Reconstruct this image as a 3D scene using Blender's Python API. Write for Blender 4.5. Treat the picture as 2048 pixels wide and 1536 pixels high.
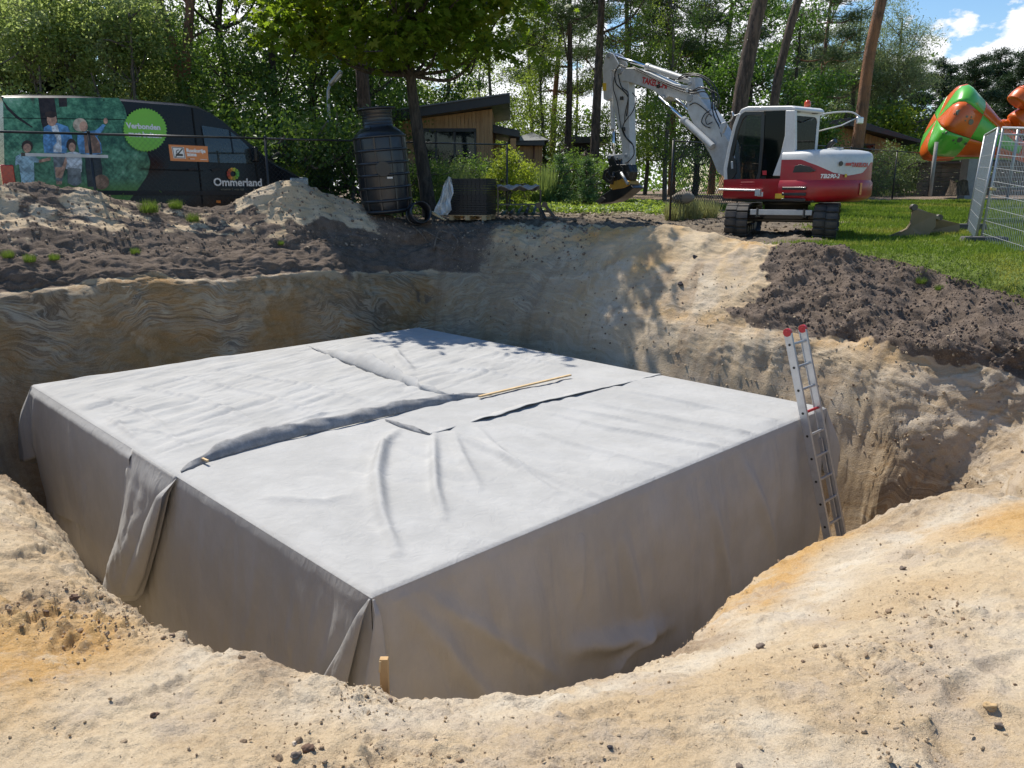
import bpy, math, random
import numpy as np
from mathutils import Vector, Matrix

for o in list(bpy.data.objects): bpy.data.objects.remove(o)
scn = bpy.context.scene
COL = scn.collection
R = math.radians
random.seed(7)
RNG = np.random.default_rng(11)

# ------------------------------------------------------------------ camera
FPX, HY, CX, CY = 1585., 378., 1024., 768.
PITCH = math.atan((CY-HY)/FPX)
cam_d = bpy.data.cameras.new('camera'); cam = bpy.data.objects.new('camera', cam_d); COL.objects.link(cam)
cam.location = (0, 0, 0); cam.rotation_euler = (math.pi/2-PITCH, 0, 0)
cam_d.sensor_fit = 'HORIZONTAL'; cam_d.sensor_width = 36; cam_d.lens = FPX/2048*36
cam_d.clip_start = .05; cam_d.clip_end = 2000
scn.camera = cam

# ------------------------------------------------------------------ sky, sun, exposure
SUN_EL, SUN_AZ = R(56), R(-37)            # azimuth from +Y, negative = left
S = Vector((math.sin(SUN_AZ)*math.cos(SUN_EL), math.cos(SUN_AZ)*math.cos(SUN_EL), math.sin(SUN_EL)))
w = bpy.data.worlds.new('World'); scn.world = w; w.use_nodes = True
nt = w.node_tree; N = nt.nodes; LK = nt.links
for n in list(N): N.remove(n)
def nd(t, **kw):
    n = N.new(t)
    for k, v in kw.items(): setattr(n, k, v)
    return n
out = nd('ShaderNodeOutputWorld'); bg = nd('ShaderNodeBackground'); sky = nd('ShaderNodeTexSky')
sky.sky_type = 'NISHITA'; sky.sun_disc = False
sky.sun_elevation = SUN_EL; sky.sun_rotation = SUN_AZ
sky.air_density = 1.0; sky.dust_density = .6; sky.ozone_density = 1.6
bg.inputs[1].default_value = .15
tc = nd('ShaderNodeTexCoord')
def mth(op, a, b=None, c=None, clamp=False):
    n = nd('ShaderNodeMath', operation=op); n.use_clamp = clamp
    for i, v in enumerate((a, b, c)):
        if v is None: continue
        if isinstance(v, (int, float)): n.inputs[i].default_value = v
        else: LK.new(v, n.inputs[i])
    return n.outputs[0]
# cumulus: soft hand placed banks broken up by noise, plus scattered cloud all round the sky
nz = nd('ShaderNodeTexNoise'); nz.inputs['Scale'].default_value = 5.5; nz.inputs['Detail'].default_value = 9; nz.inputs['Roughness'].default_value = .58
mp = nd('ShaderNodeMapping'); mp.inputs['Scale'].default_value = (1, 1, 1.9)
LK.new(tc.outputs['Generated'], mp.inputs[0]); LK.new(mp.outputs[0], nz.inputs['Vector'])
acc = None
def dirv(px, py):
    u = (px-CX)/FPX; v = (CY-py)/FPX; s_, c_ = math.sin(PITCH), math.cos(PITCH)
    return Vector((u, c_+v*s_, -s_+v*c_)).normalized()
for px, py, rad, amp in ((2100, 75, .050, .9), (2020, 125, .036, .8), (2160, 150, .08, .95), (1940, 160, .034, .75), (1862, 78, .040, .46), (1918, 50, .034, .44), (1620, 20, .06, .5), (1400, 120, .14, .7),
                         (2300, 120, .14, .9), (1050, 250, .18, .8), (600, 150, .25, .8), (1700, -60, .05, .5)):
    d = dirv(px, py)
    dp = nd('ShaderNodeVectorMath', operation='DISTANCE'); LK.new(tc.outputs['Generated'], dp.inputs[0]); dp.inputs[1].default_value = d
    g = mth('MULTIPLY', mth('SUBTRACT', 1.0, mth('DIVIDE', dp.outputs['Value'], rad*1.6), clamp=True), amp)
    acc = g if acc is None else mth('MAXIMUM', acc, g)
nz3 = nd('ShaderNodeTexNoise'); nz3.inputs['Scale'].default_value = 22; nz3.inputs['Detail'].default_value = 8; nz3.inputs['Roughness'].default_value = .6; LK.new(mp.outputs[0], nz3.inputs['Vector'])
dens = mth('ADD', mth('ADD', mth('MULTIPLY', mth('SUBTRACT', nz.outputs[0], .5), 2.2), mth('MULTIPLY', mth('SUBTRACT', nz3.outputs[0], .5), 1.7)), mth('SUBTRACT', mth('MULTIPLY', acc, 2.1), .55))
fac = mth('MULTIPLY', dens, 4.5, clamp=True)
nz2 = nd('ShaderNodeTexNoise'); nz2.inputs['Scale'].default_value = 14; nz2.inputs['Detail'].default_value = 6
LK.new(mp.outputs[0], nz2.inputs['Vector'])
shade = nd('ShaderNodeMixRGB'); shade.inputs[1].default_value = (3.7, 4.0, 4.5, 1); shade.inputs[2].default_value = (7.2, 7.2, 7.3, 1)
LK.new(mth('MULTIPLY', mth('ADD', mth('MULTIPLY', nz2.outputs[0], 1.1), mth('MULTIPLY', dens, .5)), .8, clamp=True), shade.inputs[0])
mix = nd('ShaderNodeMixRGB'); LK.new(fac, mix.inputs[0])
hs = nd('ShaderNodeHueSaturation'); hs.inputs['Saturation'].default_value = 1.25; hs.inputs['Value'].default_value = .78; LK.new(sky.outputs[0], hs.inputs['Color']); LK.new(hs.outputs[0], mix.inputs[1]); LK.new(shade.outputs[0], mix.inputs[2])
LK.new(mix.outputs[0], bg.inputs[0]); LK.new(bg.outputs[0], out.inputs[0])
sd = bpy.data.lights.new('sun', 'SUN'); sd.energy = 4.6; sd.angle = R(.53); sd.color = (1, .94, .84)
so = bpy.data.objects.new('sun', sd); COL.objects.link(so); so.rotation_euler = S.to_track_quat('Z', 'Y').to_euler()
so.location = (-20, 30, 40)
scn.view_settings.view_transform = 'Standard'; scn.view_settings.look = 'None'
scn.view_settings.exposure = .42; scn.view_settings.gamma = 1; scn.view_settings.use_curve_mapping = False

# ------------------------------------------------------------------ helpers: measuring
_s, _c = math.sin(PITCH), math.cos(PITCH)
def ray(px, py):
    u = (px-CX)/FPX; v = (CY-py)/FPX
    return np.array([u, _c+v*_s, -_s+v*_c])
def atD(px, py, D):
    r = ray(px, py); return r*(D/r[1])
def onz(px, py, z):
    r = ray(px, py); return r*(z/r[2])
def onplane(px, py, P0, n):
    r = ray(px, py); return r*(np.dot(P0, n)/np.dot(r, n))

# ------------------------------------------------------------------ helpers: numpy noise
def _hash(ix, iy, iz, seed):
    h = (ix*374761393 + iy*668265263 + iz*2147483647 + seed*974711) & 0xffffffff
    h = ((h ^ (h >> 13))*1274126177) & 0xffffffff
    h = ((h ^ (h >> 16))*2246822519) & 0xffffffff
    return ((h ^ (h >> 15)) & 0xffffff)/float(0xffffff)
def vnoise(x, y, z=0, seed=0):
    x = np.asarray(x, float); y = np.asarray(y, float); z = np.asarray(z, float)+0*x
    xi = np.floor(x).astype(np.int64); yi = np.floor(y).astype(np.int64); zi = np.floor(z).astype(np.int64)
    fx, fy, fz = x-xi, y-yi, z-zi
    fx, fy, fz = [f*f*f*(f*(f*6-15)+10) for f in (fx, fy, fz)]
    r = 0
    for dx in (0, 1):
        for dy in (0, 1):
            for dz in (0, 1):
                wt = (fx if dx else 1-fx)*(fy if dy else 1-fy)*(fz if dz else 1-fz)
                r = r + wt*_hash(xi+dx, yi+dy, zi+dz, seed)
    return r*2-1
def fbm(x, y, z=0, sc=1, oc=4, seed=0, gain=.5):
    r = 0; a = 1; t = 0
    for i in range(oc):
        r = r + a*vnoise(np.asarray(x)*sc+i*17.3, np.asarray(y)*sc-i*9.1, np.asarray(z)*sc+i*5.7, seed+i); t += a
        a *= gain; sc *= 2.03
    return r/t
def sstep(a, b, x):
    t = np.clip((x-a)/(b-a), 0, 1); return t*t*(3-2*t)

# ------------------------------------------------------------------ helpers: objects
def tag(o, label=None, cat=None, group=None, kind=None):
    if label: o['label'] = label
    if cat: o['category'] = cat
    if group: o['group'] = group
    if kind: o['kind'] = kind
    return o
def thing(name, loc=(0, 0, 0), rz=0, label=None, cat=None, group=None):
    o = bpy.data.objects.new(name, None); COL.objects.link(o)
    o.empty_display_size = .2
    o.location = loc; o.rotation_euler = (0, 0, rz)
    return tag(o, label, cat, group)
def copy_tree(o, parent=None):
    c = o.copy(); COL.objects.link(c); c.parent = parent
    for ch in list(o.children): copy_tree(ch, c)
    return c
class MB:
    """collects shapes; build() links them as one mesh object"""
    def __init__(s): s.v = []; s.f = []; s.smooth = []; s.mi = []; s.m = 0
    def add(s, vs, fs, sm=False):
        o = len(s.v); s.v.extend([tuple(map(float, p)) for p in vs])
        for f in fs: s.f.append([i+o for i in f]); s.smooth.append(sm); s.mi.append(s.m)
        return s
    def box(s, c, d, M=None, taper=1):
        x, y, z = d[0]/2, d[1]/2, d[2]/2
        vs = [Vector((a*x*(taper if k > 0 else 1), b*y*(taper if k > 0 else 1), k*z)) for k in (-1, 1) for a, b in ((-1, -1), (1, -1), (1, 1), (-1, 1))]
        if M is not None: vs = [M @ v for v in vs]
        c = Vector(c)
        return s.add([v+c for v in vs], [(3, 2, 1, 0), (4, 5, 6, 7), (0, 1, 5, 4), (1, 2, 6, 5), (2, 3, 7, 6), (3, 0, 4, 7)])
    def bar(s, a, b, w, h=None, up=(0, 0, 1)):
        a = Vector(a); b = Vector(b); h = h or w
        d = (b-a).normalized(); u = Vector(up)
        if abs(d.dot(u)) > .98: u = Vector((1, 0, 0))
        r = d.cross(u).normalized(); u = r.cross(d)
        vs = [p+r*(i*w/2)+u*(j*h/2) for p in (a, b) for i, j in ((-1, -1), (1, -1), (1, 1), (-1, 1))]
        return s.add(vs, [(3, 2, 1, 0), (4, 5, 6, 7), (0, 1, 5, 4), (1, 2, 6, 5), (2, 3, 7, 6), (3, 0, 4, 7)])
    def tube(s, pts, r, n=8, caps=True):
        pts = [Vector(p) for p in pts]; rs = r if hasattr(r, '__len__') else [r]*len(pts)
        vs = []; pu = None
        for i, p in enumerate(pts):
            d = (pts[min(i+1, len(pts)-1)]-pts[max(i-1, 0)])
            if d.length < 1e-9: d = Vector((0, 0, 1))
            d.normalize()
            if pu is None: pu = Vector((0, 0, 1)) if abs(d.z) < .9 else Vector((1, 0, 0))
            u = (pu-d*pu.dot(d)).normalized(); pu = u; q = d.cross(u)
            for k in range(n):
                a = 2*math.pi*k/n; vs.append(p+(u*math.cos(a)+q*math.sin(a))*rs[i])
        fs = []
        for i in range(len(pts)-1):
            for k in range(n):
                a = i*n+k; b = i*n+(k+1) % n; fs.append((a, b, b+n, a+n))
        s.add(vs, fs, True)
        if caps:
            o = len(s.v)-len(vs); m = (len(pts)-1)*n
            s.f.append([o+k for k in range(n)][::-1]); s.smooth.append(False); s.mi.append(s.m)
            s.f.append([o+m+k for k in range(n)]); s.smooth.append(False); s.mi.append(s.m)
        return s
    def lathe(s, prof, c=(0, 0, 0), n=24, M=None):
        vs = []; c = Vector(c)
        for r_, z_ in prof:
            for k in range(n):
                a = 2*math.pi*k/n; v = Vector((r_*math.cos(a), r_*math.sin(a), z_))
                vs.append((M @ v if M is not None else v)+c)
        fs = [(i*n+k, i*n+(k+1) % n, (i+1)*n+(k+1) % n, (i+1)*n+k) for i in range(len(prof)-1) for k in range(n)]
        return s.add(vs, fs, True)
    def cyl(s, a, b, r, n=16): return s.tube([a, b], r, n)
    def prism(s, poly, fn0, fn1, smooth=False):
        """poly: 2D outline; fn0/fn1 map (x, y) to the two faces"""
        n = len(poly); a = [fn0(*p) for p in poly]; b = [fn1(*p) for p in poly]
        s.add(a+b, [list(range(n))[::-1], [n+i for i in range(n)]])
        o = len(s.v)-2*n
        for i in range(n):
            j = (i+1) % n; s.f.append([o+i, o+j, o+n+j, o+n+i]); s.smooth.append(smooth); s.mi.append(s.m)
        return s
    def grid(s, P, sm=True, closed=False):
        """P: array (a, b, 3)"""
        a, b = P.shape[:2]; o = len(s.v)
        s.v.extend(map(tuple, P.reshape(-1, 3).tolist()))
        for i in range(a-1):
            for j in range(b if closed else b-1):
                k = (j+1) % b
                s.f.append([o+i*b+j, o+i*b+k, o+(i+1)*b+k, o+(i+1)*b+j]); s.smooth.append(sm); s.mi.append(s.m)
        return s
    def build(s, name, mat, parent=None, bevel=0, seg=2, loc=None, shift=None, solid=0, subsurf=0):
        me = bpy.data.meshes.new(name)
        vs = s.v if shift is None else [(x-shift[0], y-shift[1], z-shift[2]) for x, y, z in s.v]
        me.from_pydata(vs, [], s.f)
        me.polygons.foreach_set('use_smooth', s.smooth)
        for m in (mat if isinstance(mat, (list, tuple)) else [mat]): me.materials.append(m)
        if isinstance(mat, (list, tuple)): me.polygons.foreach_set('material_index', s.mi)
        me.update()
        o = bpy.data.objects.new(name, me); COL.objects.link(o)
        if loc is not None: o.location = loc
        if parent is not None: o.parent = parent
        if solid:
            md = o.modifiers.new('s', 'SOLIDIFY'); md.thickness = solid; md.offset = 0
        if bevel:
            md = o.modifiers.new('b', 'BEVEL'); md.width = bevel; md.segments = seg; md.limit_method = 'ANGLE'; md.angle_limit = R(35)
            me.polygons.foreach_set('use_smooth', [True]*len(me.polygons))
            md.harden_normals = False
            wn = o.modifiers.new('w', 'WEIGHTED_NORMAL'); wn.keep_sharp = True; wn.weight = 80
        if subsurf:
            md = o.modifiers.new('ss', 'SUBSURF'); md.levels = subsurf; md.render_levels = subsurf
        return o
def mesh_np(name, V, F, mat, smooth=True, parent=None, attrs=None):
    me = bpy.data.meshes.new(name)
    V = np.asarray(V, np.float32); F = np.asarray(F, np.int32)
    me.vertices.add(len(V)); me.vertices.foreach_set('co', V.ravel())
    k = F.shape[1]
    me.loops.add(F.size); me.loops.foreach_set('vertex_index', F.ravel())
    me.polygons.add(len(F)); me.polygons.foreach_set('loop_start', np.arange(len(F), dtype=np.int32)*k)
    me.polygons.foreach_set('use_smooth', np.full(len(F), smooth))
    me.update(calc_edges=True); me.validate()
    for a, (dom, arr) in (attrs or {}).items():
        if arr.ndim == 1:
            at = me.attributes.new(a, 'FLOAT', dom); at.data.foreach_set('value', arr.astype(np.float32))
        else:
            at = me.attributes.new(a, 'FLOAT_COLOR', dom)
            at.data.foreach_set('color', np.c_[arr, np.ones(len(arr))].astype(np.float32).ravel())
    if mat: me.materials.append(mat)
    o = bpy.data.objects.new(name, me); COL.objects.link(o)
    if parent is not None: o.parent = parent
    return o
_fc = {}
def text_mb(txt, size, mb, fn, shear=0, extr=.002, spacing=1.0, bold=0):
    """lettering as flat mesh, laid on a surface by fn(x, y, depth)"""
    cu = bpy.data.curves.new('t', 'FONT'); cu.body = txt; cu.size = size; cu.shear = shear; cu.space_character = spacing
    cu.resolution_u = 3; cu.offset = bold
    ob = bpy.data.objects.new('t', cu); COL.objects.link(ob)
    bpy.context.view_layer.update()
    me = bpy.data.meshes.new_from_object(ob.evaluated_get(bpy.context.evaluated_depsgraph_get()))
    wdt = max([v.co.x for v in me.vertices] or [0])
    mb.add([fn(v.co.x, v.co.y, extr) for v in me.vertices], [tuple(p.vertices) for p in me.polygons])
    bpy.data.objects.remove(ob); bpy.data.curves.remove(cu); bpy.data.meshes.remove(me)
    return wdt

# ------------------------------------------------------------------ helpers: materials
class Mat:
    def __init__(s, name):
        s.m = bpy.data.materials.new(name); s.m.use_nodes = True; s.t = s.m.node_tree; s.N = s.t.nodes
        s.b = s.N['Principled BSDF']; s.o = s.N['Material Output']
    def n(s, t, **kw):
        n = s.N.new(t)
        for k, v in kw.items(): setattr(n, k, v)
        return n
    def l(s, a, b): s.t.links.new(a, b)
    def put(s, inp, v):
        if v is None: return
        if isinstance(v, (int, float)): inp.default_value = v
        elif isinstance(v, tuple): inp.default_value = v if len(v) == 4 or inp.type == 'VECTOR' else (*v, 1)
        else: s.l(v, inp)
    def coord(s, kind='Object'):
        return s.n('ShaderNodeTexCoord').outputs[kind] if kind != 'pos' else s.n('ShaderNodeNewGeometry').outputs['Position']
    def noise(s, sc, det=4, rough=.55, vec=None, dist=0):
        n = s.n('ShaderNodeTexNoise'); n.inputs['Scale'].default_value = sc; n.inputs['Detail'].default_value = det
        n.inputs['Roughness'].default_value = rough; n.inputs['Distortion'].default_value = dist
        if vec is not None: s.l(vec, n.inputs['Vector'])
        return n.outputs[0]
    def mp(s, vec, scale=(1, 1, 1), rot=(0, 0, 0), loc=(0, 0, 0)):
        n = s.n('ShaderNodeMapping'); n.inputs['Scale'].default_value = scale; n.inputs['Rotation'].default_value = rot; n.inputs['Location'].default_value = loc
        s.l(vec, n.inputs[0]); return n.outputs[0]
    def math(s, op, a, b=None, clamp=False):
        n = s.n('ShaderNodeMath', operation=op); n.use_clamp = clamp; s.put(n.inputs[0], a); s.put(n.inputs[1], b); return n.outputs[0]
    def ramp(s, v, pts):
        n = s.n('ShaderNodeValToRGB'); e = n.color_ramp.elements
        while len(e) < len(pts): e.new(.5)
        for i, (p, c) in enumerate(pts):
            e[i].position = p; e[i].color = c if isinstance(c, tuple) and len(c) == 4 else ((*c, 1) if isinstance(c, tuple) else (c, c, c, 1))
        s.l(v, n.inputs[0]); return n.outputs[0]
    def rng(s, v, a, b, c=0, d=1):
        n = s.n('ShaderNodeMapRange'); n.interpolation_type = 'SMOOTHSTEP'
        s.l(v, n.inputs[0])
        for i, q in enumerate((a, b, c, d)): n.inputs[i+1].default_value = q
        return n.outputs[0]
    def mix(s, f, a, b, mode='MIX'):
        n = s.n('ShaderNodeMixRGB', blend_type=mode); s.put(n.inputs[0], f); s.put(n.inputs[1], a); s.put(n.inputs[2], b); return n.outputs[0]
    def attr(s, name): 
        n = s.n('ShaderNodeAttribute'); n.attribute_name = name; return n
    def bump(s, h, strength=.3, dist=.01, prev=None):
        n = s.n('ShaderNodeBump'); n.inputs['Strength'].default_value = strength; n.inputs['Distance'].default_value = dist
        s.l(h, n.inputs['Height'])
        if prev is not None: s.l(prev, n.inputs['Normal'])
        return n.outputs[0]
    def set(s, color=None, rough=None, metal=None, normal=None, spec=None, coat=None, alpha=None, trans=None, ior=None):
        b = s.b.inputs
        s.put(b['Base Color'], color); s.put(b['Roughness'], rough); s.put(b['Metallic'], metal); s.put(b['Normal'], normal)
        s.put(b['Specular IOR Level'], spec); s.put(b['Coat Weight'], coat); s.put(b['Alpha'], alpha); s.put(b['Transmission Weight'], trans); s.put(b['IOR'], ior)
        return s.m
def paint(name, col, rough=.35, dirt=.25, dcol=(.16, .12, .08), coat=.3, metal=0, sc=3, bump=0):
    """paint or plastic with uneven gloss, dust and small marks"""
    M = Mat(name); v = M.coord()
    n1 = M.noise(sc, 6, .65, v); n2 = M.noise(sc*9, 4, .7, v)
    d = M.math('MULTIPLY', M.rng(M.math('ADD', n1, M.math('MULTIPLY', n2, .35)), .55, .95), dirt)
    c = M.mix(d, col, dcol); c = M.mix(M.math('MULTIPLY', M.rng(n2, .3, .7), .12), c, (col[0]*.6, col[1]*.6, col[2]*.6))
    r = M.math('ADD', rough, M.math('MULTIPLY', M.math('SUBTRACT', n1, .4), .3), clamp=True)
    nn = M.bump(n2, .15, .002) if bump else None
    return M.set(color=c, rough=r, coat=coat, metal=metal, normal=nn)
# ------------------------------------------------------------------ materials
def ground_mat():
    M = Mat('ground_earth'); P = M.coord('pos')
    A = lambda n: M.attr(n).outputs['Fac']
    big = M.noise(.9, 5, .6, P); mid = M.noise(5, 6, .65, P); fine = M.noise(42, 5, .7, P); grit = M.noise(260, 3, .7, P)
    # sand
    sand = M.mix(M.rng(big, .35, .65), (.52, .39, .24), (.60, .48, .325))
    sand = M.mix(M.math('MULTIPLY', M.rng(mid, .45, .75), .5), sand, (.38, .265, .15))
    orange = M.mix(M.rng(mid, .3, .7), (.50, .29, .10), (.56, .37, .17))
    of = M.math('MULTIPLY', M.math('MULTIPLY', A('orange'), 1.25), M.rng(M.math('ADD', mid, M.math('MULTIPLY', fine, .4)), .38, .72), clamp=True)
    sand = M.mix(of, sand, orange)
    sand = M.mix(M.math('MULTIPLY', A('pale'), M.rng(mid, .2, .6), clamp=True), sand, (.64, .56, .44))
    grey = M.rng(M.noise(2.1, 5, .7, M.mp(P, loc=(7, 3, 1))), .5, .66)
    sand = M.mix(M.math('MULTIPLY', grey, .55), sand, (.46, .385, .31))
    # strata of the cut faces: warped thin layers of grey, ochre and rust
    wn = M.n('ShaderNodeTexNoise'); wn.inputs['Scale'].default_value = .5; wn.inputs['Detail'].default_value = 3; wn.inputs['Roughness'].default_value = .5; wn.inputs['Distortion'].default_value = .2; M.l(P, wn.inputs['Vector'])
    va = M.n('ShaderNodeVectorMath', operation='MULTIPLY_ADD'); M.l(wn.outputs['Color'], va.inputs[0]); va.inputs[1].default_value = (1.6, 1.6, 2.2); M.l(P, va.inputs[2])
    lay = M.noise(1.0, 7, .62, M.mp(va.outputs[0], (.5, .5, 4.6)))
    layc = M.ramp(lay, [(.30, (.07, .05, .035)), (.38, (.33, .26, .18)), (.44, (.13, .09, .06)), (.48, (.44, .36, .26)), (.53, (.28, .17, .08)), (.57, (.50, .42, .30)), (.63, (.16, .12, .09)), (.7, (.46, .39, .29)), (.8, (.2, .16, .12))])
    lay2 = M.ramp(lay, [(.30, (.30, .22, .15)), (.42, (.47, .38, .28)), (.5, (.40, .30, .19)), (.58, (.54, .45, .34)), (.7, (.40, .32, .235))])
    blot = M.noise(1.3, 7, .68, M.mp(P, loc=(2, 8, 5))); bc = M.ramp(blot, [(.34, (.15, .10, .055)), (.44, (.32, .23, .135)), (.52, (.27, .165, .07)), (.6, (.44, .34, .22)), (.7, (.30, .22, .14))])
    layc = M.mix(M.math('MULTIPLY', M.rng(M.noise(.42, 2, .5, M.mp(P, loc=(1, 4, 4))), .44, .60), .75), layc, bc); layc = M.mix(.12, layc, bc)
    rust = M.rng(M.noise(.55, 3, .5, M.mp(P, loc=(3, 9, 2))), .52, .66)
    layc = M.mix(M.math('MULTIPLY', rust, .6), layc, (.30, .165, .05))
    cmb = M.n('ShaderNodeCombineXYZ'); M.l(M.math('MULTIPLY', A('arc'), 50*2.4), cmb.inputs[0]); M.l(M.math('MULTIPLY', A('tt'), 10*.55), cmb.inputs[1]); stk = M.noise(1.0, 5, .6, cmb.outputs[0], .3)
    sand = M.mix(M.math('MULTIPLY', M.math('MULTIPLY', M.rng(A('tt'), .42, .30), M.rng(stk, .5, .62)), .85, clamp=True), sand, (.33, .235, .15)); sand = M.mix(M.math('MULTIPLY', M.math('MULTIPLY', M.rng(A('tt'), .42, .30), M.rng(stk, .46, .34)), .6, clamp=True), sand, (.56, .47, .35))
    cut = M.mix(A('strata'), sand, lay2); cut = M.mix(A('dstrata'), cut, layc)
    # dark topsoil
    soil = M.mix(M.rng(mid, .3, .7), (.095, .070, .053), (.165, .126, .10))
    soil = M.mix(M.math('MULTIPLY', M.rng(fine, .5, .75), .5), soil, (.20, .155, .125))
    sf = M.rng(M.math('ADD', A('soil'), M.math('MULTIPLY', M.math('SUBTRACT', M.math('ADD', M.math('MULTIPLY', mid, .6), M.math('MULTIPLY', fine, .4)), .5), .9)), .38, .6)
    c = M.mix(sf, cut, soil)
    # trodden mud and forest litter
    mud = M.mix(M.rng(mid, .35, .65), (.105, .082, .06), (.215, .175, .13))
    mf = M.rng(M.math('ADD', A('mud'), M.math('MULTIPLY', M.math('SUBTRACT', mid, .5), .8)), .38, .6)
    c = M.mix(mf, c, mud)
    lit = M.mix(M.rng(fine, .4, .6), (.12, .085, .06), (.33, .25, .19))
    c = M.mix(M.rng(M.math('ADD', A('litter'), M.math('MULTIPLY', M.math('SUBTRACT', mid, .5), .8)), .38, .6), c, lit)
    gr = M.mix(M.rng(mid, .3, .7), (.085, .135, .02), (.15, .20, .04))
    gf = M.rng(M.math('ADD', A('grass'), M.math('MULTIPLY', M.math('SUBTRACT', mid, .5), .7)), .4, .6)
    c = M.mix(gf, c, gr)
    gr2 = M.noise(95, 4, .75, P); c = M.mix(M.math('MULTIPLY', M.rng(gr2, .50, .68), .42), c, M.mix(.55, c, (.10, .07, .05))); c = M.mix(M.math('MULTIPLY', M.rng(gr2, .47, .33), .30), c, (.64, .55, .42)); speck = M.rng(grit, .60, .72); c = M.mix(M.math('MULTIPLY', speck, .45), c, (.16, .12, .09))
    speck2 = M.rng(M.noise(190, 2, .5, M.mp(P, loc=(5, 5, 5))), .62, .72); c = M.mix(M.math('MULTIPLY', speck2, .25), c, (.66, .58, .47))
    b = M.bump(mid, .5, .05); b = M.bump(fine, .75, .02, b); b = M.bump(gr2, .8, .010, b); b = M.bump(grit, .5, .004, b)
    lb = M.math('MULTIPLY', lay, M.math('ADD', A('strata'), A('dstrata'))); b = M.bump(lb, .4, .05, b)
    return M.set(color=c, rough=.95, spec=.15, normal=b)
def cloth_mat():
    M = Mat('geotextile'); v = M.coord('pos')
    f = M.noise(320, 3, .7, v); st = M.noise(1.6, 6, .62, v); d = M.noise(6, 5, .7, v)
    c = M.mix(M.rng(st, .35, .7), (.36, .357, .345), (.415, .412, .40))
    c = M.mix(M.math('MULTIPLY', M.rng(d, .62, .8), .30), c, (.42, .37, .29))
    c = M.mix(M.math('MULTIPLY', M.rng(f, .4, .7), .14), c, (.42, .42, .42))
    cr = M.noise(7, 5, .6, M.mp(v, (1, 1, .35)), 1.2)
    b = M.bump(f, .35, .003); b = M.bump(cr, .42, .03, b)
    return M.set(color=c, rough=.85, spec=.2, normal=b)
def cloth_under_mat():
    M = Mat('geotextile_shaded_underside'); v = M.coord('pos')  # shade on the turned-up underside is painted in as darker grey
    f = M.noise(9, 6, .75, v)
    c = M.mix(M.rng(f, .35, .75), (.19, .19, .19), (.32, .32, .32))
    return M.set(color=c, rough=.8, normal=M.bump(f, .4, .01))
def wood_mat(name, a, b, sc=1.0, grey=0):
    M = Mat(name); v = M.coord()
    g = M.noise(14*sc, 5, .6, M.mp(v, (1, 1, .06)), .4); n = M.noise(3*sc, 4, .6, v)
    c = M.mix(M.rng(g, .3, .7), a, b); c = M.mix(M.math('MULTIPLY', M.rng(n, .5, .8), .4), c, (a[0]*.5, a[1]*.5, a[2]*.5))
    return M.set(color=c, rough=.75, normal=M.bump(g, .3, .004))
def leaf_mat(name, a, b, hi=None, gloss=.45, trans=.35):
    M = Mat(name)
    ri = M.n('ShaderNodeNewGeometry').outputs['Random Per Island']; P = M.coord('pos')
    a = tuple(q*1.25 for q in a); b = tuple(min(.5, q*1.3) for q in b); c = M.mix(ri, a, b)
    if hi: c = M.mix(M.rng(M.noise(.9, 3, .6, P), .5, .68), c, hi)
    M.set(color=c, rough=gloss, spec=.35)
    t = M.n('ShaderNodeBsdfTranslucent'); mx = M.n('ShaderNodeMixShader'); mx.inputs[0].default_value = min(.6, trans*1.15)
    cc = M.mix(.5, c, (min(.5, b[0]*2.2), min(.6, b[1]*2.2), b[2]*.8))
    M.l(cc, t.inputs[0]); M.l(M.b.outputs[0], mx.inputs[1]); M.l(t.outputs[0], mx.inputs[2]); M.l(mx.outputs[0], M.o.inputs[0])
    return M.m
def bark_mat(name, a, b, red=None):
    M = Mat(name); v = M.coord()
    g = M.noise(7, 6, .7, M.mp(v, (1.6, 1.6, .35)), .6); n = M.noise(.8, 3, .5, v)
    c = M.mix(M.rng(g, .38, .62), a, b)
    if red: c = M.mix(M.rng(n, .42, .6), c, red)
    return M.set(color=c, rough=.9, normal=M.bump(g, 1.0, .12))
M_GROUND = ground_mat(); M_CLOTH = cloth_mat(); M_UNDER = cloth_under_mat()
M_PINEWOOD = wood_mat('pine_lath', (.52, .36, .18), (.62, .46, .26))
M_CLAD = wood_mat('larch_cladding', (.36, .20, .095), (.50, .31, .16))
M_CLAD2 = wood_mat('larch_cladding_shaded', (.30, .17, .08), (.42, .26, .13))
M_ALU = paint('aluminium', (.62, .63, .64), .32, .3, (.3, .27, .22), 0, .75, 8)
M_ALUD = paint('dull_galvanised', (.42, .44, .46), .45, .25, (.25, .24, .22), 0, .6, 8)
M_RED = paint('red_plastic', (.50, .012, .02), .35, .15)
M_BLACK = paint('black_coating', (.012, .013, .014), .4, .3, (.09, .08, .07), .1)
M_DARK = paint('dark_rubber', (.03, .029, .028), .7, .75, (.15, .12, .09), 0, 0, 6, 1)
M_PLASTIC = paint('black_polyethylene', (.014, .016, .020), .30, .06, (.10, .09, .08), .15, 0, 2)
M_CONC = paint('concrete', (.30, .29, .27), .9, .4, (.12, .11, .1), 0, 0, 5, 1)
M_GREYBLOCK = paint('dark_rubber_foot', (.07, .07, .07), .85, .4, (.2, .18, .15), 0, 0, 5, 1)
# ------------------------------------------------------------------ the ground: a lofted surface round the buried block
BN = np.array([-.96, 4.9, -2.7]); BL = np.array([-6.82, 10.91, -2.7]); BB = np.array([-1.8, 15.72, -2.7]); BR = np.array([4.0, 9.72, -2.7])
BC = (BN+BL+BB+BR)/4
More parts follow.
